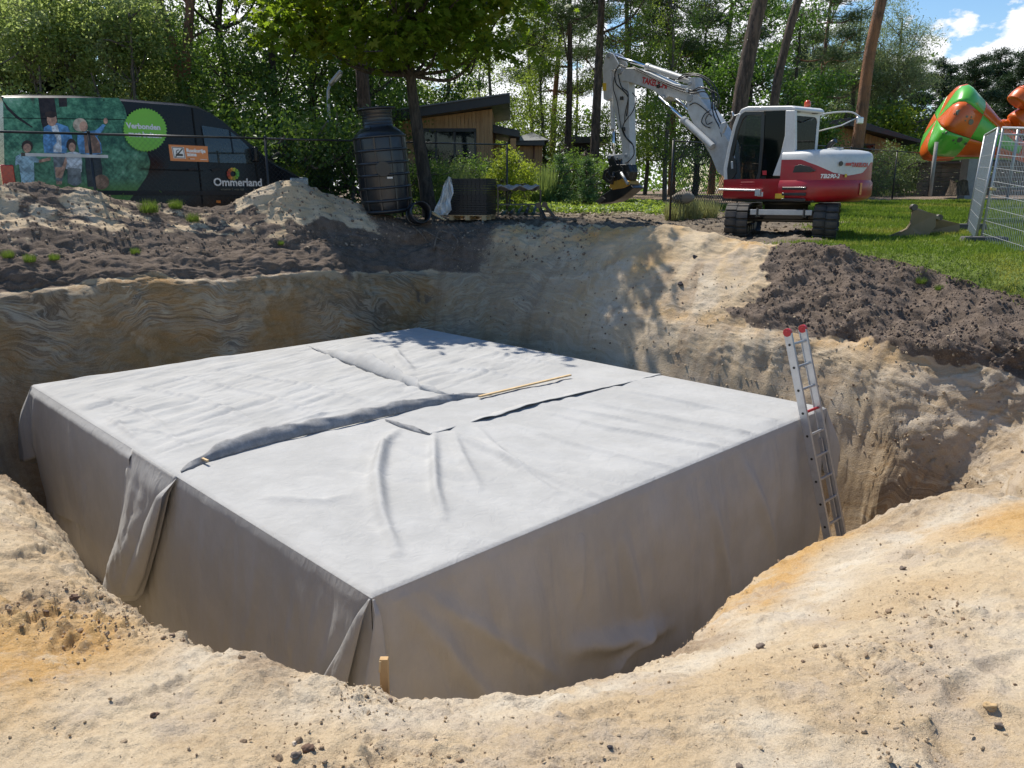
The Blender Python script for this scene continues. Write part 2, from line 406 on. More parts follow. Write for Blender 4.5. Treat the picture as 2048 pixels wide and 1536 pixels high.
# stations: (base point on the block's outline, outward direction)
def stn(P, Q, t, mixd=None):
    A = P+(Q-P)*t; e = (Q-P)/np.linalg.norm(Q-P); n = np.array([-e[1], e[0], 0.])
    if np.dot(n, A-BC) < 0: n = -n
    if mixd is not None: n = mixd
    return A, n/np.linalg.norm(n)
def crn(P):
    d = P-BC; d[2] = 0; return P.copy(), d/np.linalg.norm(d)
def zrow(A, n, o, row):
    x, y = A[0]+n[0]*o, A[1]+n[1]*o      # z seen at that picture row
    k = (CY-row)/FPX                      # v/f = k ; v = y s + z c ; f = y c - z s
    return (k*y*_c-y*_s)/(_c+k*_s)
# each station: base, direction, list of (offset, z | ('r', row)) for the loops
#   foot, low wall, ledge, natural ground, mid, crest, behind, far
CREST = ([900, 1050, 1130, 1200, 1280, 1330, 1380, 1430, 1500, 1560, 1620, 1700, 1780, 1870, 1950, 2048, 2200, 2400], [455, 458, 455, 458, 455, 449, 456, 472, 490, 496, 494, 504, 524, 549, 576, 608, 664, 730])
LEDGE = ([900, 1100, 1250, 1330, 1420, 1500, 1570, 1640, 1700, 1780, 1850, 1900, 2000, 2048, 2200], [560, 575, 600, 615, 640, 652, 662, 672, 690, 712, 730, 738, 745, 750, 775])
def zline(A, n, o, f):
    z = -1.2
    for _ in range(6):
        x, y = A[0]+n[0]*o, A[1]+n[1]*o; px = CX+FPX*x/(y*_c-z*_s)
        c = np.interp(px, *CREST); l = np.interp(px, *LEDGE); z = zrow(A, n, o, l*(1-f)+c*f)
    return z
def S_(bd, rows):
    A, n = bd; out = []
    for o, q in rows:
        z = (zline(A, n, o, q[1]) if q[0] == 'L' else zrow(A, n, o, q[1])) if isinstance(q, tuple) else q
        out.append((A[0]+n[0]*o, A[1]+n[1]*o, z))
    return out
r = lambda v: ('r', v)
FL = -4.9
ST = [
 S_(crn(BL), [(.5, FL), (.95, -2.9), (1.35, -1.75), (2.0, -1.02), (3.0, -.55), (4.0, .05), (5.6, -.95), (9, -1.0)]),
 S_(stn(BL, BB, .12), [(.5, FL), (.95, -2.9), (1.3, r(578)), (1.95, r(508)), (3.0, r(445)), (3.8, r(372)), (5.3, -.9), (9, -.95)]),
 S_(stn(BL, BB, .28), [(.5, FL), (.95, -2.9), (1.3, r(566)), (1.95, r(503)), (3.0, r(440)), (3.8, r(374)), (5.3, -.9), (9, -.95)]),
 S_(stn(BL, BB, .42), [(.5, FL), (.95, -2.9), (1.3, r(562)), (1.95, r(500)), (3.0, r(450)), (3.9, r(402)), (5.2, -.9), (9, -.95)]),
 S_(stn(BL, BB, .56), [(.5, FL), (.95, -2.9), (1.3, r(560)), (1.95, r(498)), (3.0, r(455)), (4.0, r(412)), (5.1, -.9), (9, -.95)]),
 S_(stn(BL, BB, .68), [(.5, FL), (.95, -2.9), (1.3, r(552)), (1.95, r(494)), (3.0, r(448)), (3.8, r(412)), (4.8, -.9), (9, -.95)]),
 S_(stn(BL, BB, .84), [(.5, FL), (.95, -2.9), (1.3, r(548)), (1.95, r(490)), (2.8, r(425)), (3.4, r(362)), (4.9, -.9), (9, -.9)]),
 S_(stn(BL, BB, .95, np.array([-.55, .83, 0])), [(.5, FL), (.95, -2.9), (1.3, r(548)), (1.95, r(487)), (2.6, r(440)), (3.2, r(398)), (4.6, -.85), (9, -.85)]),
 S_((BB.copy(), np.array([-.30, .954, 0])), [(.5, FL), (.9, -2.9), (1.2, r(552)), (1.8, r(484)), (2.2, r(455)), (2.7, r(438)), (4.2, -.76), (8, -.75)]),
 S_((BB.copy(), np.array([.20, .98, 0])), [(.5, FL), (.9, -2.9), (1.2, r(560)), (1.7, r(490)), (2.0, r(468)), (2.4, r(451)), (4.0, -.72), (8, -.7)]),
 S_(stn(BB, BR, .12), [(.5, FL), (.95, -2.7), (1.4, ('L', 0)), (1.8, ('L', .42)), (2.1, ('L', .78)), (2.5, ('L', 1.0)), (4.0, -.84), (9, -.75)]),
 S_(stn(BB, BR, .30), [(.5, FL), (1.0, -2.6), (1.45, ('L', 0)), (1.85, ('L', .42)), (2.2, ('L', .78)), (2.6, ('L', 1.0)), (4.0, -.88), (9, -.8)]),
 S_(stn(BB, BR, .48), [(.5, FL), (1.0, -2.6), (1.45, ('L', 0)), (1.85, ('L', .42)), (2.3, ('L', .78)), (2.7, ('L', 1.0)), (4.0, -.9), (9, -.85)]),
 S_(stn(BB, BR, .64), [(.5, FL), (1.0, -2.6), (1.35, ('L', 0)), (1.85, ('L', .42)), (2.4, ('L', .78)), (2.9, ('L', 1.0)), (3.8, -.93), (9, -.9)]),
 S_(stn(BB, BR, .80), [(.5, FL), (1.0, -2.65), (1.3, ('L', 0)), (1.9, ('L', .42)), (2.6, ('L', .78)), (3.1, ('L', 1.0)), (4.0, -.95), (9, -.92)]),
 S_(stn(BB, BR, .93, np.array([.80, .60, 0])), [(.5, FL), (1.0, -2.7), (1.25, ('L', 0)), (1.9, ('L', .42)), (2.6, ('L', .78)), (3.1, ('L', 1.0)), (4.2, -.98), (9, -.95)]),
 S_((BR.copy(), np.array([.93, .36, 0])), [(.55, FL), (.95, -2.9), (1.25, ('L', 0)), (1.9, ('L', .42)), (2.6, ('L', .78)), (3.1, ('L', 1.0)), (4.0, -1.05), (9, -1.0)]),
 S_((BR.copy(), np.array([1., -.02, 0])), [(.7, FL), (.95, -3.4), (1.75, ('L', 0)), (2.1, ('L', .42)), (2.8, ('L', .78)), (3.3, ('L', 1.0)), (4.2, -1.22), (9, -1.1)]),
 S_((BR.copy(), np.array([.93, -.37, 0])), [(1.1, FL), (1.6, -3.6), (2.6, -2.5), (3.25, -2.0), (3.5, -1.75), (4.0, -1.45), (4.8, -1.35), (9, -1.2)]),
 S_(stn(BR, BN, .14), [(1.5, FL), (2.4, -3.5), (3.0, -2.5), (3.5, -2.1), (3.9, -1.8), (4.4, -1.45), (5.4, -1.4), (9, -1.3)]),
 S_(stn(BR, BN, .30), [(1.3, FL), (2.3, -3.6), (3.0, -3.0), (3.5, -2.62), (4.0, -2.45), (4.8, -2.3), (5.8, -2.1), (9, -1.6)]),
 S_(stn(BR, BN, .44), [(.7, FL), (1.8, -3.7), (2.65, -2.85), (3.1, -2.34), (3.7, -2.14), (4.4, -1.98), (5.6, -1.8), (9, -1.6)]),
 S_(stn(BR, BN, .53), [(.7, FL), (1.7, -3.6), (2.5, -2.7), (2.95, -2.14), (3.5, -1.95), (4.3, -1.78), (5.2, -1.68), (9, -1.6)]),
 S_(stn(BR, BN, .60), [(.7, FL), (1.5, -3.6), (2.1, -2.75), (2.5, -2.13), (3.1, -1.90), (4.0, -1.70), (5.0, -1.60), (9, -1.6)]),
 S_(stn(BR, BN, .68), [(.7, FL), (1.3, -3.7), (1.8, -2.85), (2.15, -2.28), (2.9, -1.96), (3.7, -1.70), (4.8, -1.60), (9, -1.6)]),
 S_(stn(BR, BN, .76), [(.7, FL), (1.2, -3.8), (1.62, -2.95), (1.95, -2.38), (2.7, -2.03), (3.5, -1.74), (4.6, -1.6), (9, -1.6)]),
 S_(stn(BR, BN, .90), [(.7, FL), (1.25, -3.7), (1.85, -2.85), (2.22, -2.22), (2.8, -1.94), (3.4, -1.70), (4.4, -1.6), (9, -1.6)]),
 S_((BN.copy(), np.array([.5, -.86, 0])), [(.7, FL), (1.3, -3.6), (1.95, -2.6), (2.33, -2.0), (2.7, -1.80), (3.1, -1.66), (4.2, -1.6), (9, -1.6)]),
 S_((BN.copy(), np.array([.19, -.98, 0])), [(.7, FL), (1.3, -3.5), (1.95, -2.5), (2.34, -1.86), (2.65, -1.73), (3.0, -1.64), (4.0, -1.6), (9, -1.6)]),
 S_((BN.copy(), np.array([.02, -1.0, 0])), [(.7, FL), (1.2, -3.5), (1.85, -2.5), (2.2, -1.86), (2.55, -1.73), (2.95, -1.64), (4.0, -1.6), (9, -1.6)]),
 S_((BN.copy(), np.array([-.2, -.98, 0])), [(.7, FL), (1.1, -3.5), (1.65, -2.5), (1.97, -1.90), (2.4, -1.75), (2.85, -1.64), (4.0, -1.6), (9, -1.6)]),
 S_((BN.copy(), np.array([-.48, -.88, 0])), [(.7, FL), (1.1, -3.5), (1.45, -2.5), (1.75, -1.92), (2.2, -1.76), (2.7, -1.63), (4.0, -1.6), (9, -1.6)]),
 S_(stn(BN, BL, .20), [(.6, FL), (1.0, -3.6), (1.35, -2.5), (1.65, -2.0), (2.1, -1.80), (2.7, -1.64), (4.0, -1.58), (9, -1.6)]),
 S_(stn(BN, BL, .38), [(.6, FL), (1.0, -3.5), (1.35, -2.7), (1.65, -2.30), (2.1, -2.06), (2.8, -1.82), (4.0, -1.62), (9, -1.5)]),
 S_(stn(BN, BL, .56), [(.6, FL), (1.0, -3.4), (1.4, -2.85), (1.8, -2.46), (2.3, -2.2), (3.0, -1.95), (4.2, -1.6), (9, -1.4)]),
 S_(stn(BN, BL, .80), [(.6, FL), (1.0, -3.2), (1.4, -2.4), (1.9, -1.95), (2.6, -1.65), (3.4, -1.4), (4.6, -1.3), (9, -1.2)]),
]
ST = np.array(ST)                                  # (stations, loops, 3)
ns, nl, _ = ST.shape
# station parameter = arc length on the natural-ground loop, sampled finer where the camera is close
def pch(x, xs, ys):
    """monotone cubic interpolation"""
    h = np.diff(xs); dl = np.diff(ys, axis=0)/h[:, None]
    m = np.zeros_like(ys); m[1:-1] = np.where(dl[1:]*dl[:-1] > 0, 2*dl[1:]*dl[:-1]/np.where(np.abs(dl[1:]+dl[:-1]) < 1e-12, 1, dl[1:]+dl[:-1]), 0)
    m[0] = dl[0]; m[-1] = dl[-1]
    i = np.clip(np.searchsorted(xs, x, side='right')-1, 0, len(xs)-2)
    t = ((x-xs[i])/h[i])[:, None]; H = h[i][:, None]
    return (2*t**3-3*t**2+1)*ys[i]+(t**3-2*t**2+t)*H*m[i]+(-2*t**3+3*t**2)*ys[i+1]+(t**3-t**2)*H*m[i+1]
def cr(x, xs, ys):
    """Catmull-Rom through unevenly spaced keys"""
    h = np.diff(xs)[:, None]; m = np.zeros_like(ys)
    m[1:-1] = (ys[2:]-ys[:-2])/(xs[2:]-xs[:-2])[:, None]; m[0] = (ys[1]-ys[0])/h[0]; m[-1] = (ys[-1]-ys[-2])/h[-1]
    i = np.clip(np.searchsorted(xs, x, side='right')-1, 0, len(xs)-2)
    t = ((x-xs[i])/h[i, 0])[:, None]; H = h[i]
    return (2*t**3-3*t**2+1)*ys[i]+(t**3-2*t**2+t)*H*m[i]+(-2*t**3+3*t**2)*ys[i+1]+(t**3-t**2)*H*m[i+1]
ext = np.concatenate([ST[-3:], ST, ST[:4]])
mid = ext[:, 3, :2]; sl = np.concatenate([[0], np.cumsum(np.linalg.norm(np.diff(mid, axis=0), axis=1))])
s0, s1 = sl[3], sl[3+ns]
# sampling density
probe = np.linspace(s0, s1, 4000); pm = cr(probe, sl, ext[:, 4])
dist = np.linalg.norm(pm[:, :2], axis=1); ang = np.abs(np.arctan2(pm[:, 0], pm[:, 1]))
dens = 1/np.clip(dist, 2.2, 30); dens[(ang > R(42))] *= .25
cum = np.concatenate([[0], np.cumsum((dens[1:]+dens[:-1])/2)]); cum /= cum[-1]
NU = 1440
us = np.interp(np.linspace(0, 1, NU, endpoint=False), cum, probe)
loops = np.stack([cr(us, sl, ext[:, k]) for k in range(nl)], 0)      # (loops, NU, 3)
cen = np.array([BC[0], BC[1]])
def ringout(base, rad, z):
    d = base[:, :2]-cen; d /= np.linalg.norm(d, axis=1)[:, None]
    return np.c_[cen+d*rad, np.zeros(len(base))+z]
def gz(x, y):
    """level of the land away from the pit"""
    z = np.interp(y, [-30, 2, 6, 10, 14, 18, 25, 35, 60], [-1.6, -1.6, -1.45, -1.15, -.98, -.80, -.60, -.32, -.2])
    zr = np.interp(y, [-30, 2, 6, 10, 16, 20, 35, 60], [-1.6, -1.55, -1.4, -1.12, -.93, -.84, -.32, -.2])
    zl = np.interp(y, [-30, 2, 6, 10, 16, 20, 35, 60], [-1.6, -1.6, -1.45, -1.15, -.96, -.85, -.5, -.4])
    t = sstep(1, 5, x); l = sstep(-2, -7, x)
    return z*(1-t)*(1-l)+zr*t+zl*l*(1-t)
outer = []
for rad in (18, 24, 34, 50, 90, 200, 700):
    q = ringout(loops[-1], rad, 0); q[:, 2] = gz(q[:, 0], q[:, 1]); outer.append(q)
for k in (nl-1,):
    loops[k][:, 2] = .4*loops[k][:, 2]+.6*gz(loops[k][:, 0], loops[k][:, 1])
# rows between the loops
segs = [12, 40, 48, 56, 60, 62, 84]               # floor..far
rows = []
keys = np.concatenate([loops], 0)
tk = np.array([0, 1, 2, 3, 4, 5, 6, 7.])
ts = np.concatenate([np.linspace(i, i+1, n, endpoint=False) for i, n in enumerate(segs)]+[[7.]])
K = keys.transpose(1, 0, 2).reshape(NU, nl*3)
# catmull-rom along t for all columns at once
def cr_t(ts, keys):
    m = np.zeros_like(keys); m[1:-1] = (keys[2:]-keys[:-2])/2; m[0] = keys[1]-keys[0]; m[-1] = keys[-1]-keys[-2]
    m[5] *= .6
    out = np.empty((len(ts),)+keys.shape[1:])
    for j, t in enumerate(ts):
        i = min(int(t), len(keys)-2); f = t-i
        out[j] = (2*f**3-3*f**2+1)*keys[i]+(f**3-2*f**2+f)*m[i]+(-2*f**3+3*f**2)*keys[i+1]+(f**3-f**2)*m[i+1]
    return out
G = cr_t(ts, keys)
inner = [np.c_[cen+(keys[0][:, :2]-cen)*f, np.full(NU, FL)] for f in (.05, .6)]
outrows = []
prev = keys[-1]
for k, q in enumerate(outer):
    nstep = (10, 10, 8, 6, 4, 3, 3)[k]
    for j in range(1, nstep+1): 
        f = j/nstep; w = prev*(1-f)+q*f
        w[:, 2] = gz(w[:, 0], w[:, 1]) if k > 0 or j > 5 else (prev[:, 2]*(1-f)+gz(w[:, 0], w[:, 1])*f)
        outrows.append(w)
    prev = q
G = np.concatenate([np.array(inner), G, np.array(outrows)], 0)       # (NT, NU, 3)
T = np.concatenate([[-2, -1], ts, 7+np.arange(1, len(outrows)+1)*.1])
NT = len(T)
X, Y, Z = G[..., 0], G[..., 1], G[..., 2]
TT = T[:, None]+0*X
# station angle as a wrapped parameter, in station numbers
UST = np.interp(us, sl[3:3+ns+1], np.arange(ns+1))[None, :]+0*X
def band(u, a, b, w=.6): return sstep(a-w, a+w, u)*(1-sstep(b-w, b+w, u))
onLB = band(UST, .2, 9.0, .5)+sstep(ns-1.2, ns-.2, UST); onBR = band(UST, 9.2, 16.2); onRN = band(UST, 16.2, 24)
# surface normals for displacement
def normals(G):
    du = np.roll(G, -1, 1)-np.roll(G, 1, 1); dt = np.gradient(G, axis=0)
    n = np.cross(dt, du); n /= np.linalg.norm(n, axis=2)[..., None]+1e-12
    n[n[..., 2].mean() < 0] *= -1
    return n
Nn = normals(G)
if Nn[5:, :, 2].mean() < 0: Nn = -Nn
wall = sstep(-.2, .3, TT)*(1-sstep(3.0, 4.2, TT))
near_cam = np.exp(-((X**2+Y**2)/36.))
heap = sstep(3.2, 4.0, TT)*(1-sstep(6, 7, TT))
soil_right = band(UST, 13.6, 19.5, .5)*sstep(1.95, 2.3, TT)*(1-sstep(4.9, 5.2, TT))
warp = fbm(X, Y, Z, .8, 3, 5)*.5
disp = 0*X
disp += wall*(fbm(X, Y, Z, .9, 4, 21)*.15+fbm(X, Y, Z, 4, 4, 23)*.022+fbm(X, Y, Z, 13, 3, 24)*(.012+.012*onLB)-onLB*np.maximum(0, fbm(X, Y, Z, 2.2, 3, 25))*.12)
# strata ledges on the cut faces
layh = Z*7+X*1.1+fbm(X, Y, Z*.5, .7, 4, 31)*3.2
fr_ = (layh*1.5) % 1; saw = np.where(fr_ < .82, fr_/.82, (1-fr_)/.18)
disp += wall*onRN*(saw-.5)*.030*(.3+np.abs(fbm(X, Y, Z, 1.5, 3, 33)))+wall*onLB*sstep(-.2, .3, fbm(X, Y, Z, .7, 2, 35))*(np.abs((layh % 1)-.5)*2-.5)*.018
crk = np.abs(fbm(X, Y, Z, 1.7, 4, 36)); disp -= wall*(1-sstep(0, .05, crk))*.03*(onLB+onRN+.25*onBR)
disp += wall*np.maximum(0, fbm(X, Y, Z, 26, 2, 37))*.020
# bucket scrapes straight down the back slope
sc = vnoise(us*5.5, us*0+3, 0, 77)[None, :]*(sstep(.5, 1, TT)*(1-sstep(4.4, 5, TT)))
disp += (onBR*sc*.030+onLB*sc*.02)*(.4+.9*np.abs(fbm(X, Y, Z, .9, 2, 27)))
# eroded bank beside the ladder: bulges and overhangs
bank = band(UST, 16.6, 21.5, .5)*sstep(.6, 1.6, TT)*(1-sstep(3.4, 4.4, TT))
disp += bank*(np.abs(fbm(X, Y, Z, 1.3, 3, 41))*.13-.02+fbm(X, Y, Z, 8, 3, 43)*.03)
# heaps
clod = np.maximum(0, fbm(X, Y, Z, 7, 3, 51))
lumps = fbm(X, Y, Z, 2.2, 4, 53)*.11+fbm(X, Y, Z, 9, 4, 55)*.04+clod*.07
disp += heap*(onLB+band(UST, 8.5, 11))*lumps*.8
tl = onLB*sstep(2.0, 2.2, TT)*(1-sstep(3.3, 3.8, TT)); disp += tl*(fbm(X, Y, Z, 2.5, 4, 57)*.12-.10+fbm(X, Y, Z, 11, 3, 58)*.03)
disp += soil_right*(fbm(X, Y, Z, 1.4, 3, 61)*.26+np.abs(fbm(X, Y, Z, 2.6, 4, 63))*.15+fbm(X, Y, Z, 9, 3, 64)*.04+fbm(X, Y, Z, 17, 3, 65)*.035)
disp += heap*onBR*(1-soil_right)*lumps*.7
# near sand: low undulations, scuffs, clusters of crumbs
ns_mask = band(UST, 20.3, 34)*sstep(2.2, 3.2, TT)
disp += ns_mask*(fbm(X, Y, 0, 1.1, 3, 71)*.055+fbm(X, Y, 0, 4, 4, 73)*.024+np.abs(fbm(X, Y, 0, 11, 4, 75))*.028+fbm(X, Y, 0, 34, 2, 77)*.0065+np.abs(fbm(X, Y, 0, 70, 1, 78))*.004)
crumb = sstep(.05, .45, fbm(X, Y, 0, 1.6, 3, 81))*ns_mask
disp += crumb*np.maximum(0, fbm(X, Y, 0, 22, 3, 83))*.055
# footprints and a trodden path along the rim
foot = 0*X
for k in range(46):
    fx, fy = RNG.uniform(-2.6, 3.6), RNG.uniform(1.6, 4.2); fa = RNG.uniform(-1.2, 1.2)
    dx = (X-fx)*math.cos(fa)+(Y-fy)*math.sin(fa); dy = -(X-fx)*math.sin(fa)+(Y-fy)*math.cos(fa)
    q = (dx/.055)**2+(dy/.14)**2
    foot += np.exp(-q**2)*-.026+np.exp(-((np.sqrt(q)-1.25)/.3)**2)*.010*(1+np.sin(dy*160)*.3)
disp += ns_mask*foot
# uneven land everywhere else
far = sstep(6.0, 7.0, TT); disp += far*fbm(X, Y, 0, .5, 3, 91)*.04
mudz = band(UST, 9.5, 15)*sstep(5.2, 6.0, TT)*(1-sstep(7.3, 8, TT))
disp += mudz*(fbm(X, Y, 0, 2.2, 4, 93)*.07+np.maximum(0, fbm(X, Y, 0, 7, 3, 94))*.05)
disp[:2] = 0; disp[TT > 9.2] = 0
# keep land beyond free of steps
G2 = G+Nn*disp[..., None]
X, Y, Z = G2[..., 0], G2[..., 1], G2[..., 2]
# --- where each earth lies (masks, not light)
n1 = fbm(X, Y, Z, 1.3, 4, 101); n2 = fbm(X, Y, Z, 5, 3, 103)
soilm = 0*X
# topsoil band of the left cut and the dark heap flanks
soilm = np.maximum(soilm, onLB*sstep(2.05, 2.25, TT+n1*.25)*(1-sstep(3.4, 3.9, TT+n1*.6)))
lmound = band(UST, -1, 9, .4)*sstep(3.3, 3.7, TT)
soilm = np.maximum(soilm, lmound*np.clip(.55+n1*.9+n2*.5, 0, 1)*(1-band(UST, 5.7, 7.4, .5)*.75))
soilm = np.maximum(soilm, band(UST, 7.4, 9.6, .5)*sstep(2.0, 2.4, TT)*.8)
soilm = np.maximum(soilm, band(UST+n1*.5+n2*.25, 13.5, 19.5, .3)*sstep(2.0, 2.2, TT+n1*.25+n2*.1)*(1-sstep(5.05, 5.25, TT+n2*.1)))
soilm = np.maximum(soilm, sstep(.30, .5, n1)*wall*onLB*.55*sstep(.8, 1.4, TT))
dstr = wall*onLB*(1-sstep(2.0, 2.2, TT+n1*.25))
dstr = np.maximum(dstr, wall*band(UST, 8.6, 11.0, .8)*(1-sstep(3.4, 4, TT))*.6)
strata = wall*np.clip(onRN+onBR*.45*(1-sstep(2.6, 3.3, TT)), 0, 1)
dstr = np.maximum(dstr, band(UST, 16, 24)*(1-sstep(.9, 1.3, TT))*.8)
orange = ns_mask*np.clip(sstep(-.1, .45, fbm(X, Y, 0, .9, 4, 111)+.08*sstep(1, -2, X)-.16*sstep(-.5, 1.2, X))+band(UST, 20.5, 26, .5)*band(TT, 2.8, 3.35, .25)*1.3, 0, 1)
orange = np.maximum(orange, onBR*sstep(3.5, 5, TT)*sstep(-.2, .3, n1)*(1-soil_right))
orange = np.maximum(orange, band(UST, 12.3, 18, .5)*band(TT+n1*.3, 1.75, 2.15, .12)*1.0)
orange = np.maximum(orange, wall*onBR*sstep(.15, .5, fbm(X, Y, Z, .9, 3, 115))*.7)
pale = ns_mask*sstep(.1, .5, fbm(X, Y, 0, 1.1, 4, 121))*.8
pale = np.maximum(pale, band(UST, 22.5, 28, .5)*band(TT, 3.6, 4.0, .25)*1.1)
pale = np.maximum(pale, onLB*band(TT+n1*.12, 1.70, 2.12, .08)*sstep(-.2, .2, fbm(us[None, :]*1+0*X, 0*X, 0, .5, 2, 125)))
pale = np.maximum(pale, onBR*wall*sstep(0, .4, n1)*.8)
pale = np.maximum(pale, lmound*sstep(.0, .5, -n1)*.3)
# vegetation and trodden ground beyond the heaps, by place
d2fence = (X+9.2)*(-.675)+(Y-14.3)*.737       # > 0 behind the left fence
grass = 0*X; mud = 0*X; litter = 0*X
landm = np.maximum(sstep(5.55, 5.9, TT), band(UST, 13.9, 20, .3)*sstep(5.05, 5.25, TT+n2*.1))
xr = X/np.maximum(Y, 1)
track = sstep(-.1, .02, xr)*(1-sstep(.27, .33, xr+n1*.03))*sstep(15.5, 16.5, Y)*(1-sstep(24, 27, Y+n1*3))
apron = (1-sstep(19.5, 21.5, Y+n1*2))*(xr < .42)*(xr > -.15)*(1-sstep(.36, .44, xr+n1*.06))
mud = landm*np.clip(track+apron, 0, 1)*(Y > 12)
mud = np.maximum(mud, landm*(xr < .0)*(Y > 12)*(d2fence < .3)*.9)
grass = landm*(Y > 3)*(X > 0)*(1-mud)
litter = landm*np.maximum((xr < .06)*(d2fence > .3)*1.0, (xr > -.02)*(xr < .30)*sstep(27, 29, Y)*(1-sstep(40, 44, Y)))
litter = np.maximum(litter, landm*(xr >= .38)*sstep(30.5, 32, Y))
litter = np.where(Y > 45, 1.0*landm, litter)
grass = grass*(1-litter)
gnear = (X > 2.5)*landm*(Y < 14); grass = np.maximum(grass, gnear*(Y > 4))
nsg = (Y < 4.5)|(X < 0)&(Y < 12); grass = np.where(nsg, 0, grass)
mud = np.where(grass > .6, 0, mud)
arc = us[None, :]+0*X
attrs = dict(arc=arc/50., tt=np.clip(TT, 0, 10)/10., soil=soilm, dstrata=dstr, strata=strata, orange=orange, pale=pale, grass=grass, mud=mud, litter=litter)
attrs = {k: np.clip(v, 0, 1).ravel() for k, v in attrs.items()}
V = G2.reshape(-1, 3)
ii, jj = np.meshgrid(np.arange(NT-1), np.arange(NU), indexing='ij'); j2 = (jj+1) % NU
F = np.stack([ii*NU+jj, (ii+1)*NU+jj, (ii+1)*NU+j2, ii*NU+j2], -1).reshape(-1, 4)
# make sure faces look up / into the pit
Ft = T[ii].ravel(); Fu = UST[0][jj].ravel()
a, b, c_ = V[F[:, 0]], V[F[:, 1]], V[F[:, 2]]
if np.cross(b-a, c_-a)[:, 2].mean() < 0: F = F[:, ::-1].copy()
fg = attrs['grass'][F[:, 0]] > .5; fs_ = (attrs['soil'][F[:, 0]] > .5) & (Ft < 6.2) & (Ft > 2); fm = (attrs['mud'][F[:, 0]] > .5); fl = attrs['litter'][F[:, 0]] > .5
cls = np.zeros(len(F), int); cls[fs_ & (Fu > 12.5) & (Fu < 20.5)] = 1; cls[fm] = 2; cls[fl] = 3; cls[fg] = 4
cls[(Fu < 9.6) & (Ft > 3.0) & (Ft < 5.9) & (cls == 0)] = 5; cls[(Fu > ns-1) & (Ft > 3.0) & (Ft < 5.9)] = 5
cls[(Fu < 9.6) & (Ft > 2) & (Ft <= 3.0) & fs_] = 5
for k, nm in enumerate(('sand_pit', 'topsoil_bank', 'dirt_track', 'forest_floor', 'lawn', 'soil_heap')):
    sel = F[cls == k]; idx, inv = np.unique(sel.ravel(), return_inverse=True)
    if not len(idx): continue
    o = mesh_np(nm, V[idx], inv.reshape(-1, 4), M_GROUND, True, None, {a: ('POINT', v[idx]) for a, v in attrs.items()})
    o['kind'] = 'structure'
# quick height lookup by nearest terrain vertex (coarse hash)
_hk = {}
sub = V[::1]
_cell = .25
_kx = np.floor(V[:, 0]/_cell).astype(int); _ky = np.floor(V[:, 1]/_cell).astype(int)
_order = np.lexsort((_ky, _kx)); _key = _kx[_order]*100000+_ky[_order]; _zs = V[_order, 2]
_uk, _st = np.unique(_key, return_index=True); _mx = np.add.reduceat(_zs, _st)/np.diff(np.append(_st, len(_zs)))
_tab = dict(zip(_uk.tolist(), _mx.tolist()))
def ground(x, y):
    z = _tab.get(int(math.floor(x/_cell))*100000+int(math.floor(y/_cell)))
    return float(gz(np.array(x), np.array(y))) if z is None or y > 26 or abs(x) > 25 else z
# ------------------------------------------------------------------ block wrapped in geotextile
E1 = (BR-BN)/np.linalg.norm(BR-BN); E2 = (BL-BN)/np.linalg.norm(BL-BN); WU = float(np.linalg.norm(BR-BN)); WV = float(np.linalg.norm(BL-BN))
EZ = np.array([0, 0, 1.])
def uvp(u, v, z=0): return BN+np.multiply.outer(u, E1)+np.multiply.outer(v, E2)+np.multiply.outer(z, EZ)
_Mi = np.linalg.inv(np.array([[E1[0], E2[0]], [E1[1], E2[1]]]))
def px2uv(px, py):
    p = onz(px, py, BN[2])-BN; return _Mi @ p[:2]
def px2side(px, py, which):
    """point on the front side N-R (u, z) or on the left side N-L (v, z)"""
    n = np.cross(E1 if which == 'R' else E2, EZ); p = onplane(px, py, BN, n)-BN
    return float(np.dot(p[:2], (E1 if which == 'R' else E2)[:2])), float(p[2])
BCEN = tuple((BN+BL+BB+BR)/4*np.array([1, 1, 0])+np.array([0, 0, FL]))
block = thing('covered_block', BCEN, 0, 'huge flat-topped block wrapped in pale grey geotextile in the sand pit', 'wrapped block')
def seg_field(U, V, pts, wd, h, fade=True):
    """soft ridge of height h along a polyline in (u, v)"""
    P = np.array(pts); best = np.full(U.shape, 1e9); bt = np.zeros(U.shape)
    L = np.concatenate([[0], np.cumsum(np.linalg.norm(np.diff(P, axis=0), axis=1))])
    for i in range(len(P)-1):
        d = P[i+1]-P[i]; l2 = d @ d; t = np.clip(((U-P[i, 0])*d[0]+(V-P[i, 1])*d[1])/l2, 0, 1)
        q = np.hypot(U-P[i, 0]-t*d[0], V-P[i, 1]-t*d[1]); m = q < best
        best = np.where(m, q, best); bt = np.where(m, (L[i]+t*math.sqrt(l2))/L[-1], bt)
    e = h*np.exp(-(best/wd)**2)
    return e*np.sin(np.pi*np.clip(bt, .02, .98))**.5 if fade else e
